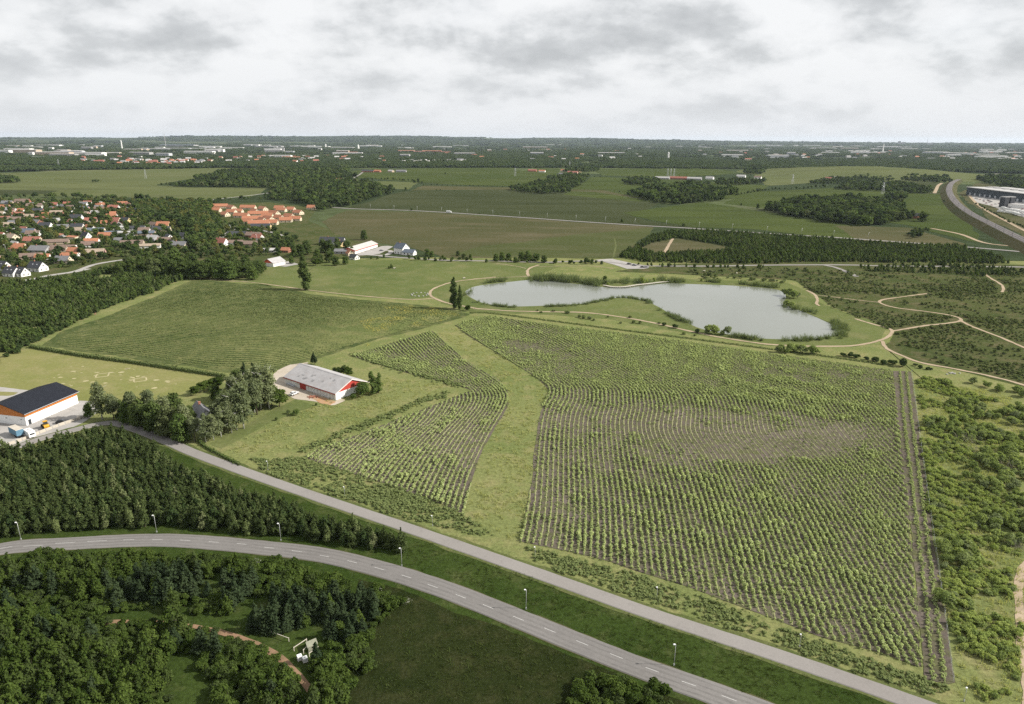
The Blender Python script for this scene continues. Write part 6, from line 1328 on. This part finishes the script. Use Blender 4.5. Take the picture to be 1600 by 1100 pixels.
# ---------------------------------------------------------------- woods, tree lines
def wood(px, sp, s, label, group, n_ind=60, key="far_tree", mname="wood"):
    Q = gpl(px); P = scatter(rough_edge(Q, sp * 1.5, sp * 1.1), sp, world=True); plant_out("wood_tree", key, P, rng.uniform(s[0] * .8, s[1] * 1.12, len(P)) * (.75 + .5 * wnoise(P, sp * 5, 2)), label, "tree", group, mname, label.replace("tree in", "trees deeper in"), max(6, n_ind // 6))
def line(px, sp, w, s, label, key="far_tree"):
    P = along(px, sp, w); plant_out("hedgerow_tree", key, P, rng.uniform(s[0], s[1], len(P)), label, "tree", label, "hedgerow", label, 400)
line([(-20, 312), (40, 309), (90, 309), (130, 310), (180, 312), (230, 313), (280, 317), (330, 318)], 8, 8, (.65, 1.1), "dark tree in the row along the far side of the village")
line([(330, 320), (345, 314), (380, 312), (430, 312), (480, 316)], 9, 8, (.5, .8), "dark tree behind the orange terraces")
wood([(300, 330), (335, 325), (340, 350), (350, 365), (338, 392), (300, 390), (310, 360)], 9, (.7, 1.1), "dark tree in the belt left of the orange terraces", "belt left of the orange terraces")
wood([(243, 290), (310, 288), (420, 288), (410, 294), (300, 293)], 11, (.8, 1.2), "dark tree in the long strip wood across the pale field", "strip wood across the pale field", 120)
wood([(300, 280), (345, 269), (430, 263), (545, 267), (552, 278), (540, 285), (420, 286), (330, 286)], 15, (.9, 1.3), "tree in the dense wood beyond the village", "dense wood beyond the village", 130)
wood([(420, 294), (470, 287), (550, 284), (618, 297), (600, 304), (555, 318), (520, 330), (495, 333), (470, 318), (430, 312)], 11, (.75, 1.2), "tree in the wood right of the orange terraces", "wood right of the orange terraces", 200)
wood([(0, 287), (0, 278), (24, 279), (27, 286)], 10, (.8, 1.1), "tree in the small copse at the left edge of the pale field", "copse at the left field edge")
wood([(140, 284), (156, 283), (158, 285), (142, 286)], 10, (.4, .6), "bush in the tiny copse on the pale field", "tiny copse on the pale field")
wood([(798, 299), (820, 290), (850, 284), (880, 276), (918, 276), (905, 289), (885, 301), (840, 304)], 10, (.7, 1.15), "tree in the wood in front of the far farmstead", "wood before the far farmstead", 200)
wood([(880, 266), (935, 266), (935, 269), (885, 270)], 14, (.9, 1.2), "tree in the wood behind the far farmstead", "wood behind the far farmstead", 60)
wood([(985, 305), (1010, 299), (1060, 291), (1100, 293), (1145, 302), (1128, 315), (1060, 321), (1025, 318)], 10, (.75, 1.35), "dark tree in the wood in the middle of the far fields", "wood in the middle of the far fields", 200)
wood([(968, 284), (1000, 279), (1040, 285), (1030, 290), (985, 289)], 11, (.6, 1.0), "tree in the copse left of the far works", "copse left of the far works")
wood([(1195, 327), (1235, 320), (1290, 314), (1330, 312), (1395, 322), (1415, 340), (1405, 352), (1355, 355), (1280, 347), (1225, 337)], 8.5, (.75, 1.3), "dark tree in the big wood in the right fields", "big wood in the right fields", 300)
wood([(1383, 308), (1405, 304), (1418, 308), (1410, 313), (1388, 313)], 8, (.7, 1.0), "tree in the round copse behind the big wood", "round copse behind the big wood")
wood([(1416, 368), (1430, 360), (1452, 362), (1452, 372), (1430, 374)], 6, (.4, .75), "pale bush in the copse in front of the big wood", "copse in front of the big wood")
wood([(1303, 296), (1340, 287), (1400, 289), (1458, 300), (1440, 304), (1380, 300), (1320, 297)], 10, (.7, 1.1), "dark tree in the strip wood behind the right fields", "strip wood behind the right fields", 150)
wood([(1410, 283), (1420, 270), (1470, 280), (1482, 286), (1460, 286)], 13, (.8, 1.2), "tree in the wood beside the railway bend", "wood beside the railway bend", 60)
wood([(1525, 283), (1540, 276), (1640, 284), (1640, 302), (1590, 297)], 13, (.8, 1.2), "tree in the wood behind the long dark depot", "wood behind the depot", 90)
wood([(1262, 288), (1300, 280), (1390, 276), (1392, 283), (1310, 289)], 12, (.6, 1.0), "tree among the far smallholdings on the right", "trees among the far smallholdings", 90)
line([(640, 406), (690, 407.5), (740, 408.5)], 5, 3, (.25, .45), "bush in the hedge along the lane right of the villa")
line([(770, 409.5), (820, 410.5), (870, 412), (930, 413)], 4.5, 4, (.25, .5), "bush in the dense hedge along the lane above the pond")
line([(1175, 300), (1210, 297), (1250, 296), (1290, 292)], 14, 6, (.45, .75), "tree in the hedgerow left of the right fields")
line([(1150, 306), (1175, 301), (1200, 298)], 12, 4, (.4, .6), "tree in the thin row climbing the far green field")
line([(660, 290), (700, 290), (760, 292), (830, 293)], 12, 4, (.3, .45), "bush in the hedge across the far centre fields")
line([(560, 282), (600, 281), (650, 284)], 10, 5, (.45, .7), "tree in the hedge by the far lane")
line([(920, 277), (1000, 278), (1060, 277), (1100, 276)], 16, 5, (.3, .5), "bush in the hedge behind the far green field")
line([(1490, 320), (1510, 335), (1530, 348)], 12, 4, (.25, .4), "bush on the embankment slope left of the railway")
line([(1475, 315), (1485, 322), (1500, 333), (1512, 340)], 9, 4, (.25, .4), "bush at the foot of the railway embankment")
line([(1528, 320), (1545, 331), (1565, 341), (1590, 353), (1610, 362)], 11, 3, (.3, .42), "young street tree along the lane beside the depot")
wood([(1165, 272), (1180, 262), (1192, 265), (1190, 274)], 13, (1.0, 1.4), "tree in the tall dark copse right of the far works", "tall copse right of the far works", 60)
wood([(1120, 283), (1200, 281), (1200, 288), (1130, 290)], 12, (.6, 1.0), "tree in the belt in front of the far works", "belt before the far works", 80)
# the plantation behind the lane
PB = [(970, 402), (988, 388), (1015, 372), (1045, 362), (1110, 362), (1300, 375), (1420, 384), (1500, 386), (1560, 402), (1575, 412), (1480, 412), (1330, 410), (1130, 412), (1010, 410)]
CL = gpl([(995, 390), (1020, 380), (1060, 372), (1145, 387), (1125, 394), (1020, 398)])
P = scatter(PB, 4.0, lambda P: ~inside(P, CL))
plant_out("young_tree", "young_wood", P, rng.uniform(0.7, 1.1, len(P)), "young green tree at the front of the plantation behind the pond lane", "tree", "young trees behind the pond lane", "young_trees", "dense young plantation behind the pond lane", 150)
P = scatter([(1330, 416), (1480, 414), (1600, 422), (1600, 432), (1520, 432), (1480, 428), (1350, 426)], 4.5, lambda P: rng.random(len(P)) < .7)
mass("young_trees", "young_wood", P, rng.uniform(.5, .9, len(P)), "belt of young trees below the lane on the right", "tree")
P = along([(1000, 414), (1060, 417), (1130, 418), (1200, 419)], 5, 5); mass("young_trees", "young_wood", P, rng.uniform(.5, 1.0, len(P)), "thin belt of young trees below the lane behind the pond", "tree")

# ---------------------------------------------------------------- the far land
def far_mass(y0, y1, sp, s, key, name, lab, thr, hs=1.0):
    a, b = gp(800, y0)[1], gp(800, y1)[1]; poly = [(-0.86 * a, a), (-0.86 * b, b), (0.86 * b, b), (0.86 * a, a)]
    def keep(P):
        q = to_px(P); k = wnoise(P, 900, 1) * 0.6 + wnoise(P, 260, 2) * 0.4
        dens = (k > thr) | (rng.random(len(P)) < 0.12)
        for cx, cy, rx, ry in ((250, 250, 130, 8), (60, 238, 60, 4), (490, 232, 90, 5), (660, 236, 60, 4), (675, 251, 60, 4), (1360, 236, 60, 4), (1560, 243, 60, 6), (700, 225, 50, 2)): dens &= ~((ell(q, cx, cy, rx, ry) < 1) & (rng.random(len(P)) < 0.72))
        return dens
    P = scatter(poly, sp, keep, world=True); sc = rng.uniform(s[0], s[1], len(P))
    mass(name, key, P, np.c_[sc, sc, sc * hs * .8], lab, "woodland")
far_mass(262, 246, 30, (.7, 1.1), "wood_clump", "woodland", "dark woodland belts beyond the fields", 0.47)
far_mass(246, 236, 44, (.9, 1.5), "wood_clump", "woodland", "dark woodland and suburbs toward the horizon", 0.50, 0.8)
far_mass(236, 228, 80, (1.6, 2.6), "wood_clump", "woodland", "farthest woodland under the horizon", 0.50, 0.5)
for px in ([(-40, 264), (100, 262), (340, 258), (360, 262), (120, 266), (-40, 270)], [(340, 262), (450, 258), (620, 256), (830, 257), (832, 261), (640, 262), (470, 263)], [(930, 262), (1060, 261), (1170, 261), (1180, 256), (1000, 254), (930, 257)], [(1180, 266), (1250, 264), (1300, 262), (1420, 262), (1440, 268), (1600, 272), (1600, 262), (1420, 250), (1200, 254)]):
    P = scatter(px, 22); mass("woodland", "wood_clump", P, rng.uniform(.6, 1.0, len(P)), "belt of dark trees closing the far fields, %s" % ("left", "centre left", "centre right", "right")[int(px[0][0] > 0) + int(px[0][0] > 400) + int(px[0][0] > 1000)], "woodland")
a_, b_ = gp(800, 228)[1], 18500.0
P = scatter([(-0.86 * a_, a_), (-0.86 * b_, b_), (0.86 * b_, b_), (0.86 * a_, a_)], 170, lambda P: (wnoise(P, 2200, 1) * .6 + wnoise(P, 700, 2) * .4 > .44), world=True)
sc = rng.uniform(4, 6.5, len(P)); mass("woodland", "wood_clump", P, np.c_[sc, sc, sc * .3], "faint woods on the hills along the horizon", "woodland", hill_z(P) - 2)
# a grassy mound far right
def mound():
    c = gp(1352, 272); n = 28; v = [(c[0], c[1], 24)]; f = []
    for j, (r_, z) in enumerate(((90, 21), (180, 14), (270, 6), (340, -1))):
        for k in range(n):
            a = 6.283 * k / n; v.append((c[0] + r_ * 1.25 * math.cos(a), c[1] + r_ * 1.3 * math.sin(a), z + rng.normal(0, .8)))
    for k in range(n): f.append((0, 1 + k, 1 + (k + 1) % n))
    for j in range(3):
        for k in range(n): f.append((1 + j * n + k, 1 + (j + 1) * n + k, 1 + (j + 1) * n + (k + 1) % n, 1 + j * n + (k + 1) % n))
    tag(obj("hill", mesh_from("hill", v, f, [M["f_pale"]], True)), kind="structure")
mound()
_fb = {}
def far_building(x, y, w, d, h, wall, roof, label, group, rz=0.0, pitch=0.18, name="far_building", cat="building"):
    key = (w, d, h, wall, roof, pitch)
    if key not in _fb:
        hw = h * (1 - pitch); mb = MB().prism([(-d / 2, 0), (d / 2, 0), (d / 2, hw), (0, h - .05), (-d / 2, hw)], -w / 2, w / 2, 0)
        mb.prism([(-d / 2 - .6, hw - .1), (0, h), (d / 2 + .6, hw - .1), (d / 2 + .6, hw + .35), (0, h + .45), (-d / 2 - .6, hw + .35)], -w / 2 - .6, w / 2 + .6, 1)
        for k in range(int(max(2, w // 9))): mb.box(-d / 2 - .06, -d / 2 - .01, -w / 2 + w * (k + .3) / max(2, w // 9), -w / 2 + w * (k + .7) / max(2, w // 9), hw * .35, hw * .75, 2)
        _fb[key] = mb.mesh("far_building", [M["b_" + wall], M["b_" + roof], M["glass"]])
    g = gp(x, y)
    return tag(obj(name, _fb[key], None, (g[0], g[1], 0), rz + math.pi / 2 + 0 * g[0]), label, cat, group)
for x, y, w, h, wl, rf in ((45, 231, 230, 11, "grey", "r_light"), (60, 247, 60, 9, "white", "r_light"), (20, 248, 50, 9, "tan", "r_brown"), (100, 238, 130, 10, "grey", "r_light"), (150, 244.5, 105, 14, "white", "r_light"), (178, 241, 90, 12, "cream", "r_light"), (214, 235, 190, 12, "tan", "r_light"), (248, 234.5, 180, 12, "grey", "r_light"), (280, 229, 400, 22, "grey", "r_blue"), (312, 233.5, 130, 12, "white", "r_light"), (340, 233.5, 240, 13, "white", "r_light"), (395, 228, 220, 16, "white", "r_light"), (415, 228, 130, 14, "white", "r_light"),
    (470, 230, 240, 14, "grey", "r_light"), (492, 230.5, 330, 15, "white", "r_light"), (535, 232, 240, 14, "grey", "r_light"), (580, 229.5, 260, 16, "white", "r_light"), (455, 248, 90, 11, "brick", "r_orange"), (420, 246, 70, 10, "white", "r_light"), (552, 240, 60, 12, "brick", "r_red"), (635, 237.5, 130, 14, "pink", "r_orange"), (655, 238.5, 90, 12, "pink", "r_red"), (675, 238, 150, 14, "brick", "r_orange"), (697, 239.5, 70, 12, "brick", "r_red"), (640, 233, 80, 14, "white", "r_light"),
    (1060, 228.5, 130, 14, "white", "r_light"), (1097, 231, 110, 13, "white", "r_light"), (1130, 233, 200, 11, "grey", "r_light"), (1013, 231, 70, 13, "white", "r_light"), (1344, 237.5, 90, 16, "white", "r_light"), (1368, 238.5, 200, 10, "white", "r_light"), (1460, 240, 60, 12, "grey", "r_light"), (1510, 241, 120, 11, "grey", "r_light"), (1545, 243, 140, 12, "white", "r_light"), (1590, 250.5, 110, 10, "white", "r_light"), (1565, 250, 60, 10, "grey", "r_light"), (1585, 240, 160, 12, "grey", "r_light"), (1270, 233, 140, 11, "grey", "r_light"), (1420, 234, 200, 14, "grey", "r_light")):
    far_building(x, y, w, max(16, w * .3), h, wl, rf, "%s flat building far off in the town belt below the horizon" % {"white": "white", "grey": "grey", "tan": "tan", "cream": "cream", "brick": "brick red", "pink": "pinkish"}[wl], "far town buildings, " + wl, rng.uniform(-.12, .12))
pal = [("white", "r_grey"), ("cream", "r_red"), ("white", "r_orange"), ("brick", "r_red"), ("white", "r_light"), ("tan", "r_light"), ("grey", "r_light")]
for k in range(110):
    x = rng.uniform(0, 600) if k < 48 else (rng.uniform(1190, 1600) if k < 92 else rng.uniform(600, 1190)); y = 228 + 20 * rng.random() ** 1.3
    w = float([40, 70, 110, 170, 240][k % 5]) * (1.5 if y < 234 else 1.0) * .8; wl = ["white", "grey", "white", "tan", "steel"][rng.integers(5)]
    far_building(x, y, w, 18 + w * .2, 15 + (k % 3) * 3, wl, "r_light", "long low %s hall with pale roof in the far belt of trees and works" % {"white": "white", "grey": "grey", "tan": "tan", "steel": "steel coloured"}[wl], "far pale halls, " + wl, rng.uniform(-.15, .15), .1, "far_hall", "hall")
for k in range(120):
    x, y = rng.normal(250, 65), rng.normal(253, 3.2)
    if k > 85: x, y = rng.normal(500, 60), rng.normal(248, 3)
    if not (130 < x < 620 and 245 < y < 260): continue
    wl, rf = pal[rng.integers(len(pal))]
    far_building(x, y, [14, 18, 24][k % 3], 11, [7.5, 9, 11][k % 3] + 3, wl, rf, "tiny %s house with %s roof in the far suburb left of centre" % ({"white": "white", "cream": "cream", "brick": "brick", "tan": "tan", "grey": "grey"}[wl], {"r_grey": "grey", "r_red": "red", "r_orange": "orange", "r_light": "light"}[rf]), "tiny far suburb houses, %s %s roof" % (wl, {"r_grey": "grey", "r_red": "red", "r_orange": "orange", "r_light": "light"}[rf]), rng.uniform(-.5, .5), 0.4, "far_house", "house")
for k in range(40):
    x, y = rng.uniform(1210, 1600), rng.uniform(236, 250); wl, rf = pal[rng.integers(len(pal))]
    far_building(x, y, [22, 30, 40][k % 3], 14, 12, wl, rf, "tiny %s building with %s roof scattered in the far suburb right of centre" % (wl, {"r_grey": "grey", "r_red": "red", "r_orange": "orange", "r_light": "light"}[rf]), "tiny far right buildings, %s %s roof" % (wl, {"r_grey": "grey", "r_red": "red", "r_orange": "orange", "r_light": "light"}[rf]), rng.uniform(-.5, .5), 0.3, "far_house", "building")
for k in range(30):
    x, y = rng.uniform(640, 1180), rng.uniform(232, 252); wl, rf = pal[rng.integers(len(pal))]
    far_building(x, y, [20, 26, 34][k % 3], 13, 12, wl, rf, "tiny %s building with %s roof scattered in the far centre woods" % (wl, {"r_grey": "grey", "r_red": "red", "r_orange": "orange", "r_light": "light"}[rf]), "tiny far centre buildings, %s %s roof" % (wl, {"r_grey": "grey", "r_red": "red", "r_orange": "orange", "r_light": "light"}[rf]), rng.uniform(-.5, .5), 0.3, "far_house", "building")
for k in range(26):
    x = 628 + k * 3.95 + (k // 5) * 0.6; y = 253.5 - (k % 5) * 0.5
    far_building(x, y, 26, 5.5, 7.5, "white", "r_light", "narrow white block in the slanting rows below the far town", "slanting rows of narrow white blocks", 1.1, 0.1, "white_block", "building")
# farmsteads on the far fields
for x, y, L_, a, wl, rf, lab in ((575, 269, 40, 75, "brick", "r_dark", "dark long barn of the far farmstead by the lane"), (590, 269, 22, 60, "brick", "r_orange", "orange roofed house of the far farmstead by the lane"), (611, 269, 20, 45, "tan", "r_light", "pale gabled barn of the far farmstead by the lane"), (627, 269, 34, 75, "grey", "r_grey", "long grey barn of the far farmstead by the lane"), (530, 283, 24, 75, "cream", "r_orange", "cream house with orange roof at the edge of the far wood"), (548, 284, 20, 75, "cream", "r_orange", "orange roofed annexe at the edge of the far wood"),
    (832, 268, 30, 75, "brick", "r_red", "left red roofed barn of the distant farmstead"), (847, 269, 22, 75, "white", "r_orange", "orange roofed house of the distant farmstead"), (882, 268, 26, 70, "cream", "r_orange", "cream house with orange roof above the wood"), (895, 271, 34, 75, "pink", "r_red", "long pinkish house above the wood"), (905, 269, 14, 40, "yellow", "r_orange", "small yellow house right end of the distant farmstead"), (878, 274, 18, 60, "white", "r_grey", "white gable peeking out of the wood"),
    (1035, 280, 40, 80, "grey", "r_light", "left grey shed of the far works"), (1060, 280, 50, 80, "brick", "r_red", "red brown building of the far works"), (1085, 281, 40, 80, "grey", "r_light", "grey flat shed of the far works"), (1109, 280, 22, 70, "white", "r_light", "white block at the right end of the far works"), (1158, 277, 26, 75, "white", "r_light", "white house behind the belt right of the far works"), (1184, 279, 20, 75, "white", "r_brown", "small white house right of the far works"),
    (1295, 281, 22, 75, "cream", "r_red", "cream house among the smallholdings on the right"), (1310, 280, 30, 78, "white", "r_light", "white house among the smallholdings on the right"), (1344, 273, 34, 78, "white", "r_light", "white long house on the far mound"), (1460, 274, 26, 78, "white", "r_light", "white shed beside the railway bend"), (1476, 272, 30, 78, "white", "r_light", "second white shed beside the railway bend"), (1428, 341, 14, 70, "brick", "r_dark", "dark roofed farmhouse beside the single round tree")):
    house(x, y, L_, 11, 4.0, 3.6, a, wl, rf, lab, None, False, wins=False)
# depot on the right
dp = thing("depot", "long dark industrial depot with pale roof at the right edge", "depot", (*gp(1570, 310), 0), math.atan2(gp(1600, 312)[1] - gp(1517, 301)[1], gp(1600, 312)[0] - gp(1517, 301)[0]) + 0.02)
obj("main_block", MB().box(-95, 130, -22, 60, 0, 15).mesh("depot_block", [plain_mat("dark_cladding", (0.035, 0.045, 0.055), 0.6)]), dp)
obj("roof", MB().prism([(-97, 15.02), (132, 15.02), (132, 16.2), (-97, 16.2)], -24, 62).mesh("depot_roof", [M["b_r_light"]]), dp)
for k in range(8): obj("roof_light", MB().box(-7, 7, -12, 12, 0, 1.2).mesh("roof_light", [M["b_r_light"]]), dp, (-80 + 27 * k, 22, 16.2))
for k in range(12): obj("loading_door", MB().box(-2.5, 2.5, -.3, .3, 0, 5).mesh("loading_door", [M["b_steel"]]), dp, (-80 + 17 * k, -22.3, 0))
t = thing("silo_block", "dark square tower block in front of the depot", "tower", (*gp(1572, 324), 0), 0.2)
for sx in (-6, 6): obj("tower", MB().box(-4.5, 4.5, -5, 5, 0, 17).mesh("silo_tower", [M["b_r_dark"]]), t, (sx, 0, 0)); obj("top", MB().prism([(-4.8, 17), (4.8, 17), (4.2, 18.5), (-4.2, 18.5)], -5.2, 5.2).mesh("silo_top", [M["b_grey"]]), t, (sx, 0, 0))
house(1592, 325, 40, 16, 6, 1.2, 80, "white", "r_light", "white low warehouse right of the dark tower", None, False, name="warehouse", wins=False)
sheet("parking_area", [(1512, 305), (1540, 303), (1700, 330), (1700, 360), (1600, 340), (1550, 322), (1524, 316)], M["yard"], 0.22, 8, 0.5)
for k in range(70):
    u = rng.random(); x = 1528 + 75 * u + rng.normal(0, 4); y = 310 + 17 * u + rng.normal(0, 3.2) + (8 * u if k % 2 else 0)
    if not (1518 < x < 1605): continue
    c = [(.5, .5, .5), (.6, .6, .6), (.03, .03, .035), (.2, .21, .22), (.25, .03, .03)][k % 5]; g = gp(x, y)
    nm = {0: "silver", 1: "white", 2: "black", 3: "grey", 4: "red"}[k % 5]
    b_, c_, f_ = car_mesh(c); r_ = thing("parked_car", nm + " car in the car park in front of the depot", "car", (g[0], g[1], 0.25), rng.choice([0.1, 1.67]), nm + " cars parked before the depot")
    obj("body", b_, r_); obj("cabin", c_, r_); obj("roof", f_, r_)
for k in range(12):
    x, y = 1566 + rng.normal(0, 2) + (k % 6) * 6.5, 327 + (k // 6) * 5 + (k % 6) * 1.3; g = gp(x, y)
    t = thing("lorry", "white box lorry parked in the row at the depot", "lorry", (g[0], g[1], 0.2), 1.5, "white lorries at the depot")
    obj("box", MB().box(-6, 5, -1.3, 1.3, 1, 4).mesh("lorry_box", [M["cvw"]]) if k == 0 else bpy.data.meshes["lorry_box.001"], t); obj("cab", MB().prism([(5.2, .5), (7.2, .5), (7.2, 2), (6.9, 3), (5.2, 3.2)], -1.2, 1.2).mesh("lorry_cab", [M["cvw"]]) if k == 0 else bpy.data.meshes["lorry_cab.001"], t)
# railway on its embankment
RW = [(1560, 271.5), (1528, 274), (1505, 278.5), (1489, 284.5), (1483, 294), (1486, 306), (1498, 320), (1518, 334), (1542, 346.5), (1569, 360), (1598, 374), (1650, 398)]
z_r = [1, 2, 3, 4, 5, 5.5, 6, 6, 6, 6, 6, 6]
Pr = np.array([[*gp(x, y, z), z] for (x, y), z in zip(RW, z_r)])
Ps = np.c_[spline(Pr[:, :2], 10), spline(np.c_[Pr[:, 2], Pr[:, 2]], 10)[:, 0]]
nn = np.gradient(Ps[:, :2], axis=0); nn = np.c_[-nn[:, 1], nn[:, 0]] / np.linalg.norm(nn, axis=1)[:, None]; m_ = len(Ps)
def strip3(offs, name, mats, mi):
    v = np.vstack([np.c_[Ps[:, :2] + nn * o, (Ps[:, 2] + dz) if zz is None else np.full(m_, zz)] for o, dz, zz in offs])
    f = [(j * m_ + i, (j + 1) * m_ + i, (j + 1) * m_ + i + 1, j * m_ + i + 1) for j in range(len(offs) - 1) for i in range(m_ - 1)]
    me = mesh_from(name, v, f, mats); return me
emb = tag(obj("railway_embankment", strip3([(17, 0, -0.3), (6.6, 0, None), (-6.6, 0, None), (-17, 0, -0.3)], "embankment", [M["f_brown"]], 0)), kind="structure")
obj("ballast_bed", strip3([(6.2, -.1, None), (5.4, .4, None), (-5.4, .4, None), (-6.2, -.1, None)], "ballast", [M["ballast"]], 0), emb)
M["rail_steel"] = plain_mat("rail_steel", (0.30, 0.27, 0.25), 0.4, 0.1, metallic=0.6)
for o_ in (-3.0, -1.5, 1.5, 3.0): obj("rail", strip3([(o_ - .09, .42, None), (o_ - .09, .6, None), (o_ + .09, .6, None), (o_ + .09, .42, None)], "rail", [M["rail_steel"]], 0), emb)
mast = MB().tube([(0, 0, -.5), (0, 0, 7.5)], .16, 6).tube([(0, 0, 6.6), (3.2, 0, 6.9)], .08, 4).mesh("catenary_mast", [M["b_r_dark"]])
for i in range(8, m_ - 4, 5):
    if Ps[i, 1] < 2000: tag(obj("catenary_mast", mast, None, (Ps[i, 0] - nn[i, 0] * 5.9, Ps[i, 1] - nn[i, 1] * 5.9, Ps[i, 2]), math.atan2(nn[i, 1], nn[i, 0])), "dark mast carrying the wire beside the railway", "mast", "masts along the railway")
# towers on the horizon
def tower(x, y, h, r_, label, name, cat, taper=.8, col="white", n=10):
    g = gp(x, y); mb = MB().tube([(0, 0, 0), (0, 0, h * .5), (0, 0, h * .97), (0, 0, h)], [r_, r_ * (1 + taper) / 2, r_ * taper, r_ * taper * .7], n)
    mb.tube([(0, 0, h), (0, 0, h * 1.06)], r_ * .3, 6)
    return tag(obj(name, mb.mesh(name, [M["b_" + col]], False), None, (g[0], g[1], 0)), label, cat)
tower(1044, 249, 38, 5, "white round silo tower above the far woods", "silo", "silo", .95)
tower(191, 233.5, 75, 6, "slender white water tower in the far town on the left", "water_tower", "tower", .7)
tower(259, 229, 130, 5, "thin pale chimney on the horizon left of centre", "chimney", "chimney", .6, "grey")
tower(509, 231, 38, 8, "white silo above the far halls", "silo", "silo", .9)
tower(560, 233, 40, 10, "short white tower right of the far halls", "silo", "silo", .9)
tower(1379, 238.5, 75, 6, "slim white tower beside the far white hall", "tower", "tower", .6)
tower(1448, 228.5, 140, 4, "thin chimney on the right horizon", "chimney", "chimney", .6, "grey")
for x, y, w, h, lab in ((1404.5, 228, 42, 95, "taller of the twin tower blocks on the right horizon"), (1409.5, 228, 50, 70, "lower of the twin tower blocks on the right horizon"), (1452, 229, 90, 60, "square block beside the chimney on the right horizon")):
    far_building(x, y, w, w * .8, h, "grey", "r_grey", lab, None, 0, .05, "tower_block", "tower block")
# lattice pylons
def pylon_mesh(h):
    mb = MB(); w = h * .1
    for sx in (-1, 1):
        for sy in (-1, 1): mb.tube([(sx * w, sy * w, 0), (sx * w * .25, sy * w * .25, h)], .22, 4)
    for k in range(7):
        z = h * k / 7; u = w * (1 - .75 * k / 7); z2 = h * (k + 1) / 7; u2 = w * (1 - .75 * (k + 1) / 7); s_ = 1 if k % 2 else -1
        for q_ in (-1, 1): mb.tube([(s_ * u, q_ * u, z), (-s_ * u2, q_ * u2, z2)], .12, 4); mb.tube([(q_ * u, s_ * u, z), (q_ * u2, -s_ * u2, z2)], .12, 4)
    for z, l in ((h * .72, .22), (h * .85, .18), (h * .97, .12)): mb.tube([(-h * l, 0, z), (h * l, 0, z)], .16, 4)
    return mb.mesh("pylon", [M["steel"]])
PY = pylon_mesh(30)
for (x, y), w in zip(((228, 279), (1238, 287), (1379, 303), (805, 275), (1043, 276), (1048, 276), (1053, 276), (890, 262), (92, 259)), ("on the pale field far left", "left of the big wood on the right", "above the big wood on the right", "on the far centre field", "left of the three at the far works", "middle of the three at the far works", "right of the three at the far works", "behind the distant farmstead", "before the far left town")):
    g = gp(x, y); tag(obj("power_pylon", PY, None, (g[0], g[1], 0), 0.3, .8), "thin lattice power pylon " + w, "pylon")

# ---------------------------------------------------------------- the air
hm, ht, ho = new_mat("haze")
pv = N(ht, "ShaderNodeVolumePrincipled"); pv.inputs["Color"].default_value = (0.74, 0.86, 1.0, 1); pv.inputs["Density"].default_value = HAZE_DENSITY
pv.inputs["Anisotropy"].default_value = 0.2
ht.links.new(pv.outputs[0], ho.inputs["Volume"])
tag(obj("haze", MB().box(-26000, 26000, -3000, 26000, -1.0, 190.0).mesh("haze", [hm])), "thin even summer haze over the whole land", "haze", kind="stuff")
